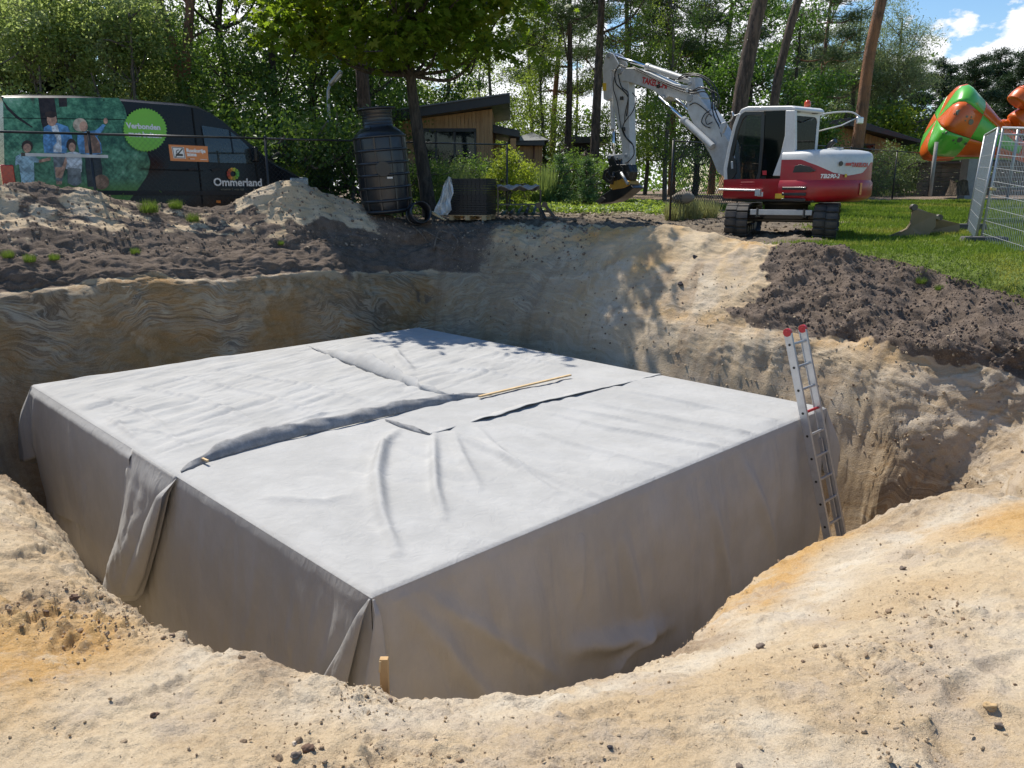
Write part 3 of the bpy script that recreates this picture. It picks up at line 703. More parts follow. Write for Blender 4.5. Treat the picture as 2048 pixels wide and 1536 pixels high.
# --- top sheet
nu, nv = 320, 380
U, Vv = np.meshgrid(np.linspace(0, WU, nu), np.linspace(0, WV, nv), indexing='ij')
H = fbm(U, Vv, 0, .5, 3, 201)*.02+fbm(U*1.0, Vv*1.0, 0, 2.4, 4, 203)*.007
H += np.abs(fbm(U*.6+Vv*.3, Vv*2.6-U*.8, 0, 1.3, 3, 205))*.06*sstep(WV*.35, WV*.6, Vv)
H += np.abs(fbm(U*1.9, Vv*.45+U*.3, 0, 1.2, 3, 207))*.055*(1-sstep(WV*.3, WV*.5, Vv))
ridges = [([(795, 862), (768, 900), (757, 960), (765, 1040), (795, 1110)], .05, .055), ([(775, 870), (745, 960), (750, 1040)], .05, .03),
 ([(868, 872), (868, 930), (872, 990), (888, 1040)], .045, .05), ([(905, 868), (925, 920), (960, 980)], .05, .03), ([(950, 860), (1010, 920), (1110, 990)], .05, .03),
 ([(905, 872), (1040, 935), (1180, 990), (1260, 1010)], .05, .03), ([(1010, 845), (1130, 885), (1290, 930), (1400, 945)], .05, .028),
 ([(1080, 822), (1220, 858), (1400, 892), (1500, 905)], .05, .03), ([(1150, 800), (1300, 832), (1480, 868), (1570, 875)], .05, .028), ([(1230, 785), (1400, 815), (1570, 850)], .05, .026),
 ([(1110, 812), (1250, 840), (1430, 880)], .04, .02), ([(790, 700), (800, 720), (825, 742)], .06, .05), ([(700, 1000), (620, 1010), (520, 1000)], .06, .018),
 ([(180, 790), (300, 835), (345, 870)], .04, .02), ([(250, 770), (400, 800), (520, 850)], .05, .02), ([(360, 755), (520, 790), (640, 830)], .05, .022),
 ([(430, 740), (600, 770), (760, 815)], .05, .022), ([(210, 830), (260, 870), (290, 890)], .04, .02), ([(900, 740), (980, 745), (1060, 760)], .05, .02),
 ([(950, 700), (1060, 720), (1150, 735)], .05, .018), ([(385, 900), (330, 870), (240, 860)], .04, .018), ([(560, 850), (640, 830), (700, 820)], .04, .016)]
for pts, wd, h in ridges: H += seg_field(U, Vv, [px2uv(*p) for p in pts], wd, h*1.5)
edge = np.minimum(np.minimum(U, WU-U), np.minimum(Vv, WV-Vv))
H = H*sstep(0, .2, edge)+.006
H -= .018*(1-np.clip(edge/.035, 0, 1))**2
mb = MB().grid(uvp(U, Vv, H))
mb.build('top_sheet', M_CLOTH, block, shift=BCEN)
# --- draped sides
def side(name, A, E, L, nrm, seed, folds, depth, nz_=90, amp=.03, off=0, hem=None, xr=None, mat=None):
    x0, x1 = xr or (0, L); nx = int((x1-x0)*34)
    Xs, Zt = np.meshgrid(np.linspace(x0, x1, nx), np.linspace(0, 1, nz_), indexing='ij')
    dz = depth if hem is None else np.interp(Xs, [h[0] for h in hem], [h[1] for h in hem])
    Zs = -Zt*dz-.012
    d = off+.012+sstep(0, .9, -Zs)*amp*(fbm(Xs, Zs*.25, 0, 1.5, 3, seed)+.4)+np.abs(fbm(Xs+Zs*.15, Zs*.2, 0, 3.5, 3, seed+3))*amp*.8*sstep(0, .5, -Zs)+fbm(Xs, Zs, 0, 3, 4, seed+5)*.008
    for a, b, wd, h in folds:           # fold from (x, z) to (x, z)
        d += seg_field(Xs, Zs, [a, b], wd, h)
    d *= sstep(.0, .10, -Zs)*(sstep(0, .12, Xs) if x0 == 0 else 1)*(1-sstep(L-.12, L, Xs)); d += .004*sstep(0, .03, -Zs)
    P = A+np.multiply.outer(Xs, E)+np.multiply.outer(d, nrm)+np.multiply.outer(Zs, EZ)
    return MB().grid(P).build(name, mat or M_CLOTH, block, shift=BCEN)
nR = np.cross(E1, EZ); nL = -np.cross(E2, EZ)
if np.dot(nR, BN-BC) < 0: nR = -nR
if np.dot(nL, BN-BC) < 0: nL = -nL
r2 = lambda px, py: px2side(px, py, 'R'); l2 = lambda px, py: px2side(px, py, 'L')
DEP = 2.2
side('front_drape', BN, E1, WU, nR, 300, [((.25, -.1), (1.3, -1.7), .07, .05), ((.4, -.1), (1.9, -1.5), .06, .04), (r2(1385, 960), r2(1375, 1240), .025, .05), (r2(1400, 960), r2(1450, 1200), .07, .05),
  (r2(1240, 1060), r2(1270, 1230), .08, .06), (r2(1160, 1060), r2(1150, 1200), .07, .04), (r2(1545, 880), r2(1552, 1010), .02, .03), (r2(1480, 920), r2(1540, 1100), .08, .05), (r2(1130, 1290), r2(1330, 1250), .10, .12), (r2(1200, 1340), r2(1290, 1240), .06, .08)], DEP, 110, .085)
side('left_drape', BN, E2, WV, nL, 310, [(l2(450, 1060), l2(465, 1260), .06, .014), (l2(520, 1110), l2(500, 1300), .07, .014), (l2(600, 1180), l2(580, 1330), .07, .018), (l2(680, 1240), l2(640, 1390), .06, .014)], DEP, 100, .05)
side('right_drape', BR, -E1*0+E2, WV, E1, 320, [], DEP, 50, .05)
side('back_drape', BL, E1, WU, E2, 330, [], DEP, 50, .05)
# overlapping left sheet: hangs over the left side with a ragged hem
vj = l2(357, 955)[0]; vj0 = l2(268, 895)[0]
hem = [(vj0-.1, 1.25)]+[(l2(px, py)[0], -l2(px, py)[1]) for px, py in ((262, 1188), (232, 1150), (212, 1095), (185, 1050), (140, 1028), (112, 1018), (92, 1008), (70, 995))]+[(WV+.02, .9)]
hem.sort()
side('overlap_drape', BN, E2, WV, nL, 340, [(l2(150, 850), l2(170, 1000), .06, .03), (l2(80, 800), l2(86, 960), .06, .04)], 1, 60, .03, .045, hem, (vj0, WV+.01))
# big hanging fold between the two sheets
def patch(name, left, right, bulge, which, nx=26, nz_=60, tip=.0, mat=None, base=.05, skew=.5, crinkle=.02, seed=400):
    Lp = np.array([px2side(*p, which) for p in left]); Rp = np.array([px2side(*p, which) for p in right])
    def rs(P): 
        l = np.concatenate([[0], np.cumsum(np.linalg.norm(np.diff(P, axis=0), axis=1))]); t = np.linspace(0, l[-1], nz_)
        return np.c_[np.interp(t, l, P[:, 0]), np.interp(t, l, P[:, 1])]
    Lp, Rp = rs(Lp), rs(Rp); s_ = np.linspace(0, 1, nx)[None, :, None]
    Q = Lp[:, None]*(1-s_)+Rp[:, None]*s_
    tt = np.linspace(0, 1, nz_)[:, None]; ss = s_[..., 0]
    prof = np.where(ss < skew, np.sin(ss/skew*math.pi/2), np.cos((ss-skew)/(1-skew)*math.pi/2)**.7)
    d = base*sstep(-.02, .12, tt)+.014+bulge*sstep(0, .75, tt)**.8*prof+tip*tt
    d = d+(fbm(Q[..., 0], Q[..., 1]*.4, 0, 9, 3, seed)+np.abs(fbm(Q[..., 0]*1.5+Q[..., 1]*.5, Q[..., 1]*.3, 0, 7, 3, seed+2)))*crinkle*sstep(.02, .2, tt)*np.sin(ss*math.pi)
    E, n = (E1, nR) if which == 'R' else (E2, nL)
    P = BN+np.multiply.outer(Q[..., 0], E)+np.multiply.outer(Q[..., 1], EZ)+np.multiply.outer(d, n)
    return MB().grid(P).build(name, mat or M_CLOTH, block, shift=BCEN, solid=.006)
patch('hanging_fold', [(268, 896), (266, 930), (262, 985), (258, 1040), (248, 1090), (236, 1140), (232, 1185)], [(357, 953), (352, 985), (344, 1030), (334, 1080), (322, 1130), (308, 1180), (298, 1192)], .17, 'L', tip=.06, skew=.42, crinkle=.03)
patch('inner_fold', [(352, 960), (318, 1040), (300, 1090), (268, 1150), (262, 1165)], [(357, 956), (350, 1010), (336, 1080), (322, 1140), (305, 1182)], .07, 'L', tip=.05, skew=.6, crinkle=.01, seed=410, base=.12)
# folds at the near corner
patch('corner_fold', [(742, 1196), (722, 1235), (700, 1290), (672, 1345), (640, 1400), (636, 1440)], [(744, 1197), (738, 1240), (730, 1290), (722, 1340), (712, 1400), (705, 1440)], .05, 'L', tip=.10, skew=.12, crinkle=.012, seed=420, base=.03)
patch('corner_fold', [(743, 1197), (735, 1240), (727, 1290), (716, 1345), (703, 1400), (700, 1440)], [(746, 1197), (752, 1240), (757, 1290), (762, 1340), (768, 1400), (772, 1440)], .03, 'R', tip=.04, skew=.2, crinkle=.01, seed=430, base=.05)
# loose corners beyond the left and right ends
def loose(name, A, dirs, prof, dep, seed, mat):
    """cloth standing off a corner: fan of columns, each hanging from the top edge"""
    cols = []
    for (d, reach, z1) in prof:
        col = []
        for k in range(26):
            t = k/25; o = reach*math.sin(min(1, t*1.35)*math.pi/2)**1.1
            wob = .02*math.sin(t*9+d*5)
            col.append(np.array(A)+dirs(d)*(o+wob*t)+EZ*(-.01-t*(dep+z1)))
        cols.append(col)
    P = np.array(cols); k = np.linspace(0, len(cols)-1, len(cols)*7)
    P = np.stack([np.stack([np.interp(k, range(len(cols)), P[:, j, c]) for c in range(3)], -1) for j in range(P.shape[1])], 1)
    P += fbm(P[..., 0]*2, P[..., 1]*2, P[..., 2], 1.5, 3, seed)[..., None]*.03*np.linspace(0, 1, P.shape[1])[None, :, None]
    return MB().grid(P).build(name, mat, block, shift=BCEN, solid=.006)
def dl(a): # from the left side's plane round to the back side
    v = nL*math.cos(a)+E2*math.sin(a); return v
loose('loose_corner', BL, dl, [(.25, .05, -.1), (.8, .28, .0), (1.25, .50, .05), (1.57, .52, .12), (1.9, .36, .1), (2.2, .10, .0)], 1.15, 440, M_CLOTH)
def dr(a): return E1*math.cos(a)+nR*math.sin(a)
loose('loose_corner', BR, dr, [(1.5, .03, -.1), (1.1, .10, 0), (.7, .24, .0), (.3, .30, .05), (-.1, .22, .0), (-.5, .05, 0)], .95, 450, M_CLOTH)
# --- upturned sheet edges on the top
def lip(name, pts, wid, mat, seed, back=.35, step=.02):
    P = np.array([px2uv(*p) for p in pts]); l = np.concatenate([[0], np.cumsum(np.linalg.norm(np.diff(P, axis=0), axis=1))])
    t = np.arange(0, l[-1], step); c = np.c_[np.interp(t, l, P[:, 0]), np.interp(t, l, P[:, 1])]
    tg = np.gradient(c, axis=0); tg /= np.linalg.norm(tg, axis=1)[:, None]; n = np.c_[-tg[:, 1], tg[:, 0]]
    cam_ = _Mi @ (-BN[:2]);  n *= -np.sign(((cam_-c)*n).sum(1).mean())     # away from the camera
    wd = np.interp(t/l[-1], np.linspace(0, 1, len(wid)), wid)*(1+.16*fbm(t, 0*t, 0, 3.5, 3, seed))
    rows = []
    for k in range(9):
        s_ = k/8
        lean = back*wd*(s_**1.6)+.018*np.sin(t*14+s_*3)*s_*fbm(t, 0*t, 0, 1.2, 2, seed+2)*3
        zz = .012+wd*math.sin(s_*1.35)*.95+.01*fbm(t, 0*t+s_*2, 0, 6, 2, seed+1)*s_
        q = c+n*lean[:, None]
        rows.append(uvp(q[:, 0], q[:, 1], zz))
    # behind the free edge the sheet runs back down to the flat; last crown blobs added above the view to widen the shadow on the slope
    ed = c+n*(back*wd)[:, None]
    mb = MB().grid(np.array(rows)); mb.build(name, mat, block, shift=BCEN, solid=.005)
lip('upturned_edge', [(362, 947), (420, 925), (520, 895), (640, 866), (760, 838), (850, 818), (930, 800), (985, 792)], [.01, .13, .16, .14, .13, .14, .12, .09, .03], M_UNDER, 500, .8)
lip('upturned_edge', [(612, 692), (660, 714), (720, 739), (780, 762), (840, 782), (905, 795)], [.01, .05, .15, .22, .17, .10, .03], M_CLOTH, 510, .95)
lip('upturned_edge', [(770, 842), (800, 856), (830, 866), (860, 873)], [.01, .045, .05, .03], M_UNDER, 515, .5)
# lapped seam: the upper sheet's wavy edge stands off the lower one
def lap(name, pts, seed):
    P = np.array([px2uv(*p) for p in pts]); l = np.concatenate([[0], np.cumsum(np.linalg.norm(np.diff(P, axis=0), axis=1))])
    t = np.arange(0, l[-1], .015); c = np.c_[np.interp(t, l, P[:, 0]), np.interp(t, l, P[:, 1])]
    tg = np.gradient(c, axis=0); tg /= np.linalg.norm(tg, axis=1)[:, None]; n = np.c_[-tg[:, 1], tg[:, 0]]
    cam_ = _Mi @ (-BN[:2]); n *= -np.sign(((cam_-c)*n).sum(1).mean())
    wob = fbm(t, 0*t, 0, 2.2, 3, seed)*.05
    lift = .017+np.maximum(0, fbm(t, 0*t, 0, 2.6, 2, seed+1)+.2)*.032
    rows = []
    for k, (o, z) in enumerate(((0, 1), (.03, .9), (.07, .6), (.12, .25), (.20, .0))):
        q = c+n*(o+wob*(1-k/4))[:, None]; rows.append(uvp(q[:, 0], q[:, 1], lift*z*.8+(.016, .016, .015, .010, .002)[k]))
    MB().grid(np.array(rows)).build(name, M_CLOTH, block, shift=BCEN, solid=.004)
lap('lapped_edge', [(858, 872), (900, 862), (975, 842), (1060, 815), (1110, 803), (1180, 787), (1250, 772), (1325, 752)], 520)
# laths lying on the sheet
def lath(a, b, wd, th, lift, label):
    p0 = onz(*a, BN[2]+lift); p1 = onz(*b, BN[2]+lift); c = (p0+p1)/2
    t = thing('wooden_lath', tuple(c), 0, label, 'lath')
    m = MB().bar(p0, p1, wd, th); m.build('lath_bar', M_PINEWOOD, t, shift=tuple(c), bevel=.003)
lath((958, 793), (1141, 750), .045, .022, .05, 'long thin pine lath lying across the grey sheet, one end under its folded edge')
lath((405, 917), (416, 922), .025, .02, .06, 'short stub of lath poking out beside the folded sheet edge at the left')
# ------------------------------------------------------------------ ladder
def ladder():
    uL, uR = 6.17, 6.56; dn = nR; ax = (EZ-dn*.30); ax = ax/np.linalg.norm(ax); dp = np.cross(E1, ax); 
    if np.dot(dp, nR) < 0: dp = -dp
    edge = BN+E1*uL+dn*.075          # ladder's back touches the block's edge here
    foot = edge-ax*(2.14/ax[2]); L_up = 1.02/ax[2]; Ltot = 2.14/ax[2]+L_up
    t = thing('ladder', tuple(foot), 0, 'aluminium ladder with red end caps leaning on the grey block', 'ladder')
    sh = tuple(foot)
    P = lambda u, a, d: foot+E1*u+ax*a+dp*d
    Wd = uR-uL
    for u in (0, Wd):
        m = MB(); m.bar(P(u, 0, 0), P(u, Ltot, 0), .02, .095, up=tuple(dp))
        for d in (-.045, .045): m.bar(P(u+(.008 if u == 0 else -.008), 0, d), P(u+(.008 if u == 0 else -.008), Ltot, d), .036, .007, up=tuple(dp))
        st = m.build('stile', M_ALU, t, shift=sh, bevel=.002)
        c = MB(); A = P(u, Ltot+.01, .0); c.cyl(A-E1*.022, A+E1*.022, .050, 20); c.cyl(A-E1*.026, A+E1*.026, .018, 10)
        c.build('end_cap', M_RED, t, shift=sh, bevel=.004)
    # nested second section, lower part
    for u in (.045, Wd-.045):
        m = MB(); m.bar(P(u, 0, -.03), P(u, Ltot-1.36, -.03), .016, .05, up=tuple(dp)); m.build('inner_stile', M_ALU, t, shift=sh, bevel=.002)
    a = Ltot-.14; k = 0
    while a > .1:
        m = MB(); m.bar(P(.0, a, 0), P(Wd, a, 0), .030, .030, up=tuple(dp))
        m.build('rung', M_RED if k == 3 else M_ALU, t, shift=sh, bevel=.006)['label'] = 'red plastic covered rung' if k == 3 else 'ribbed aluminium rung'
        q = MB(); q.cyl(P(-.0115, a, 0), P(-.0135, a, 0), .016, 10); q.build('rung_hole', M_BLACK, t, shift=sh)
        a -= .28; k += 1
    for ch in t.children:
        if ch.name.startswith('rung') and ch.get('label') == 'ribbed aluminium rung': del ch['label']
ladder()
# ------------------------------------------------------------------ stake in the near slope
def stake():
    D = 2.68; top = atD(768, 1316, D); b = atD(772, 1440, D-.02)
    t = thing('wooden_stake', tuple(b), 0, 'short square pine stake standing in the sand at the pit rim', 'stake')
    m = MB(); m.bar(b, top, .032, .028, up=(0, -1, 0)); o = m.build('post', wood_mat('stake_wood', (.42, .25, .10), (.55, .36, .17)), t, shift=tuple(b), bevel=.002)
    m = MB(); m.bar(top+np.array([-.012, -.012, -.004]), top+np.array([-.016, -.013, -.05]), .012, .008); m.build('split_corner', M_PINEWOOD, t, shift=tuple(b))
stake()
# ------------------------------------------------------------------ clods, pebbles and crumbs
def pebble_shapes(n, rough, sub=1):
    out = []
    import bmesh
    for k in range(n):
        bm = bmesh.new(); bmesh.ops.create_icosphere(bm, subdivisions=sub, radius=1)
        co = np.array([v.co for v in bm.verts]); fa = np.array([[v.index for v in f.verts] for f in bm.faces]); bm.free()
        s_ = 1+fbm(co[:, 0]+k*5, co[:, 1], co[:, 2], 1.1, 2, 600+k)*rough
        co = co*s_[:, None]*np.array([1, RNG.uniform(.65, .95), RNG.uniform(.5, .8)])
        out.append((co, fa))
    return out
def scatter(name, P, Nr, size, shapes, mat, smooth=False, sink=.25):
    vs = []; fs = []; o = 0
    which = RNG.integers(0, len(shapes), len(P))
    for k, (co, fa) in enumerate(shapes):
        sel = np.where(which == k)[0]
        if not len(sel): continue
        q = RNG.normal(size=(len(sel), 4)); q /= np.linalg.norm(q, axis=1)[:, None]
        a, b, c, d = q.T
        Rm = np.array([[a*a+b*b-c*c-d*d, 2*(b*c-a*d), 2*(b*d+a*c)], [2*(b*c+a*d), a*a-b*b+c*c-d*d, 2*(c*d-a*b)], [2*(b*d-a*c), 2*(c*d+a*b), a*a-b*b-c*c+d*d]]).transpose(2, 0, 1)
        W = np.einsum('nij,vj->nvi', Rm, co)*size[sel][:, None, None]+(P[sel]+Nr[sel]*size[sel][:, None]*(1-2*sink)*.6)[:, None]
        vs.append(W.reshape(-1, 3)); f = fa[None]+(np.arange(len(sel))*len(co))[:, None, None]+o
        fs.append(f.reshape(-1, 3)); o += len(sel)*len(co)
    return tag(mesh_np(name, np.concatenate(vs), np.concatenate(fs), mat, smooth), kind='stuff')
def earth_mat(name, a, b, c3=None, f3=.2):
    M = Mat(name); ri = M.n('ShaderNodeNewGeometry').outputs['Random Per Island']; P = M.coord('pos')
    c = M.mix(ri, a, b)
    if c3: c = M.mix(M.rng(M.math('FRACT', M.math('MULTIPLY', ri, 7.31)), 1-f3-.01, 1-f3), c, c3)
    n = M.noise(120, 3, .6, P)
    return M.set(color=M.mix(M.math('MULTIPLY', n, .3), c, (a[0]*.6, a[1]*.6, a[2]*.6)), rough=.95, spec=.15, normal=M.bump(n, .4, .004))
Vn = Nn.reshape(-1, 3); VT = TT.ravel(); VU = UST.ravel(); VX, VY = V[:, 0], V[:, 1]
vd = np.hypot(VX, VY); infront = (VY > 1.2) & (np.abs(VX/np.maximum(VY, .1)) < .75)
du = np.linalg.norm(G2-np.roll(G2, 1, 1), axis=2); dtv = np.linalg.norm(np.gradient(G2, axis=0), axis=2); AREA = (du*dtv).ravel()
def pick(mask, n, wt=None):
    p = mask*AREA*(1 if wt is None else wt); p = p/p.sum(); i = RNG.choice(len(p), n, p=p)
    j = RNG.normal(size=(n, 3))*.006; return V[i]+j*0, Vn[i], i
SH1 = pebble_shapes(8, .55, 1); SH2 = pebble_shapes(6, .7, 2)
nm = (ns_mask.ravel() > .3) & infront & (VT > 2.7) & (VT < 7.6)
cl = sstep(-.05, .5, fbm(VX, VY, 0, 1.6, 3, 81))+.12
M_CRUMB = earth_mat('sand_crumbs', (.38, .28, .17), (.52, .41, .28), (.24, .17, .12), .08)
P, n_, i = pick(nm, 3800, cl/np.maximum(vd, 1.5)); sz = .0028+.0065*RNG.random(len(P))**3
scatter('sand_crumbs', P+RNG.normal(size=P.shape)*[.01, .01, 0], n_, sz, SH1, M_CRUMB)
P, n_, i = pick(nm, 380, cl**2/np.maximum(vd, 1.5)); sz = .0045+.011*RNG.random(len(P))**3
scatter('gravel', P, n_, sz, SH2, earth_mat('pebbles', (.28, .20, .13), (.46, .35, .23), (.15, .11, .09), .16))
ms = (attrs['soil'] > .5) & infront & (VT > 2.2) & (VT < 6) & (VU > 12.5) & (VU < 21)
P, n_, i = pick(ms, 4000); sz = .007+.028*RNG.random(len(P))**4
scatter('soil_clods', P, n_, sz, SH1, earth_mat('soil_clod', (.10, .075, .06), (.175, .135, .108)), sink=.35)
ml = infront & (VT > 3.0) & (VT < 5.6) & ((VU < 11) | (VU > ns-1))
P, n_, i = pick(ml, 4200); sz = .008+.036*RNG.random(len(P))**4
scatter('heap_clods', P, n_, sz, SH1, earth_mat('heap_clod', (.13, .10, .08), (.26, .20, .15), (.36, .29, .22), .3), sink=.4)
mm = infront & (attrs['mud'] > .5) & (VY < 24)
P, n_, i = pick(mm, 1500); sz = .012+.05*RNG.random(len(P))**3
scatter('mud_clods', P, n_, sz, SH1, earth_mat('mud_clod', (.09, .07, .05), (.18, .14, .10)), sink=.4)
mw = infront & (VT > .6) & (VT < 3.3) & (VU > 9) & (VU < 23)
P, n_, i = pick(mw, 3000); sz = .006+.022*RNG.random(len(P))**4
scatter('wall_crumbs', P, n_, sz, SH1, earth_mat('wall_crumb', (.34, .26, .17), (.50, .40, .28), (.16, .11, .08), .15), sink=.4)
# single stones one can point to
def nearest(px, py):
    r_ = ray(px, py); r_ /= np.linalg.norm(r_)
    q = V[::1]; m = (VT > 2.6) & infront; c = np.cross(q[m], r_); d = np.linalg.norm(c, axis=1); w_ = d < .03
    if not w_.any(): w_ = d < d.min()*1.5
    qq = q[m][w_]; return qq[np.argmin(np.linalg.norm(qq, axis=1))]
def stone(px, py, size, col, label, name='stone', cat='stone', sq=(1, .8, .65)):
    import bmesh
    p = nearest(px, py); bm = bmesh.new(); bmesh.ops.create_icosphere(bm, subdivisions=3, radius=1)
    sd_ = hash(label) % 97 if False else sum(map(ord, label)) % 97
    co = np.array([v.co for v in bm.verts]); s_ = 1+fbm(co[:, 0]+sd_, co[:, 1], co[:, 2], 1.3, 4, 640)*.9
    for v, k in zip(bm.verts, s_): v.co = Vector((v.co.x*sq[0], v.co.y*sq[1], v.co.z*sq[2]))*float(k)*size
    me = bpy.data.meshes.new(name); bm.to_mesh(me); bm.free(); me.materials.append(col)
    me.polygons.foreach_set('use_smooth', [True]*len(me.polygons))
    o = bpy.data.objects.new(name, me); COL.objects.link(o); o.location = Vector(p)+Vector((0, 0, size*.3)); o.rotation_euler = (0, 0, sd_)
    tag(o, label, cat)
SB = earth_mat('brown_stone', (.13, .08, .055), (.17, .11, .08)); SG = earth_mat('grey_clod', (.16, .125, .10), (.2, .16, .13)); SO = earth_mat('ochre_clod', (.45, .30, .15), (.5, .36, .2)); SDk = earth_mat('dark_pebble', (.05, .045, .05), (.08, .07, .07)); SLt = earth_mat('pale_clod', (.5, .42, .33), (.56, .48, .38))
stone(608, 1484, .021, SB, 'chestnut brown stone beside a crumbly clump in the near sand')
stone(590, 1492, .014, SG, 'grubby clump touching the chestnut brown stone', 'clod', 'clod')
stone(584, 1470, .009, SLt, 'small pale lump just behind the chestnut brown stone', 'clod', 'clod')
stone(304, 1414, .012, SB, 'round brown lump alone in the sand at lower left', 'clod', 'clod')
stone(145, 1184, .020, SB, 'dark brown clod on the left slope just below the pit rim', 'clod', 'clod')
stone(1994, 1402, .019, SO, 'ochre clod in the sand at the right edge', 'clod', 'clod')
stone(1984, 1436, .014, SG, 'grey clod below the ochre clod at the right edge', 'clod', 'clod')
stone(1222, 1476, .008, SDk, 'small shiny dark pebble in the middle of the near sand', 'stone')
stone(1472, 1514, .013, SG, 'grey pointed clod near the bottom edge right of the middle', 'clod', 'clod')
stone(1266, 1529, .009, SDk, 'black oval pebble at the very bottom of the near sand', 'stone')
stone(1519, 1281, .016, SG, 'brown grey clod below the pale sand stripe right of the rim', 'clod', 'clod')
stone(1800, 1128, .018, SG, 'grey lump high on the right hand sand shoulder', 'clod', 'clod')
stone(1363, 568, .05, SDk, 'dark clod stuck in the orange streaked back slope', 'clod', 'clod')
stone(1390, 512, .05, SDk, 'dark clod just under the top of the back slope', 'clod', 'clod')
stone(1755, 372, .01, SDk, 'tiny dark pebble', 'stone') if False else None
# ------------------------------------------------------------------ excavator
EXG = -.93
EC = np.array([5.65, 16.55, EXG]); EA = R(36)
EF = np.array([-math.sin(EA), math.cos(EA), 0]); EL = np.array([-math.cos(EA), -math.sin(EA), 0])
M_XW = paint('excavator_white', (.60, .61, .60), .38, .3, (.3, .27, .22), .1)
M_XG = paint('excavator_arm_grey', (.50, .51, .50), .38, .45, (.24, .21, .17), .25, 0, 4)
M_XR = paint('excavator_red', (.36, .008, .018), .36, .3, (.16, .08, .06), .15)
M_XB = paint('excavator_black', (.012, .012, .013), .35, .3, (.07, .06, .05), .2)
M_XY = paint('tiltrotator_yellow', (.50, .27, .03), .5, .6, (.12, .08, .05), .1, 0, 6)
M_CHROME = paint('chrome_rod', (.75, .76, .78), .14, .1, (.3, .3, .3), 0, 1)
M_STEEL = paint('worn_steel', (.10, .095, .09), .5, .6, (.16, .12, .08), 0, .5, 6, 1)
M_YEL = paint('yellow_decal', (.65, .42, .02), .5, .2)
M_TXR = paint('red_lettering', (.45, .01, .02), .4, .1); M_TXW = paint('white_lettering', (.75, .75, .75), .4, .1); M_TXD = paint('dark_lettering', (.03, .03, .03), .5, .1)
def glass(name, col, alpha, sp=.5):
    M = Mat(name); return M.set(color=(*col, 1), rough=.04, spec=sp, alpha=alpha, normal=M.bump(M.noise(1.5, 2, .5, M.coord()), .02, .02))
M_GLASS = glass('cab_glass', (.006, .010, .009), .62, .35); M_DGLASS = glass('tinted_glass', (.003, .004, .004), .97, .16)
def pe(px, py, L):
    P = EC+EL*L; r_ = ray(px, py); q = r_*(np.dot(P, EL)/np.dot(r_, EL))-EC
    return float(np.dot(q, EF)), float(q[2])
def ze(zx, zy, L): return pe(1180+zx/3.413, 80+zy/3.414, L)      # from the enlarged crop
ex = thing('excavator', tuple(EC), R(90)+EA, 'red and white tracked excavator with its grey arm folded up, beside the pit', 'excavator')
def outline(name, pts, l0, l1, mat, bevel=.01, parent=None, L=None, seg=2):
    L = l0 if L is None else L
    q = [ze(*p, L) for p in pts]
    return MB().prism(q, lambda a, b: (a, l0, b), lambda a, b: (a, l1, b)).build(name, mat, parent or ex, bevel=bevel, seg=seg)
def etube(name, pts, L, r_, mat, n=8, parent=None, L1=None):
    P = []
    for i, p in enumerate(pts):
        l = L if L1 is None else L+(L1-L)*i/(len(pts)-1)
        f, z = ze(*p, L); P.append((f, l, z))
    return MB().tube(smooth_path(P), r_, n).build(name, mat, parent or ex)
def smooth_path(P, k=5):
    P = np.array(P)
    if len(P) < 3: return P
    l = np.arange(len(P)); t = np.linspace(0, len(P)-1, (len(P)-1)*k+1); return cr(t, l.astype(float), P.astype(float))
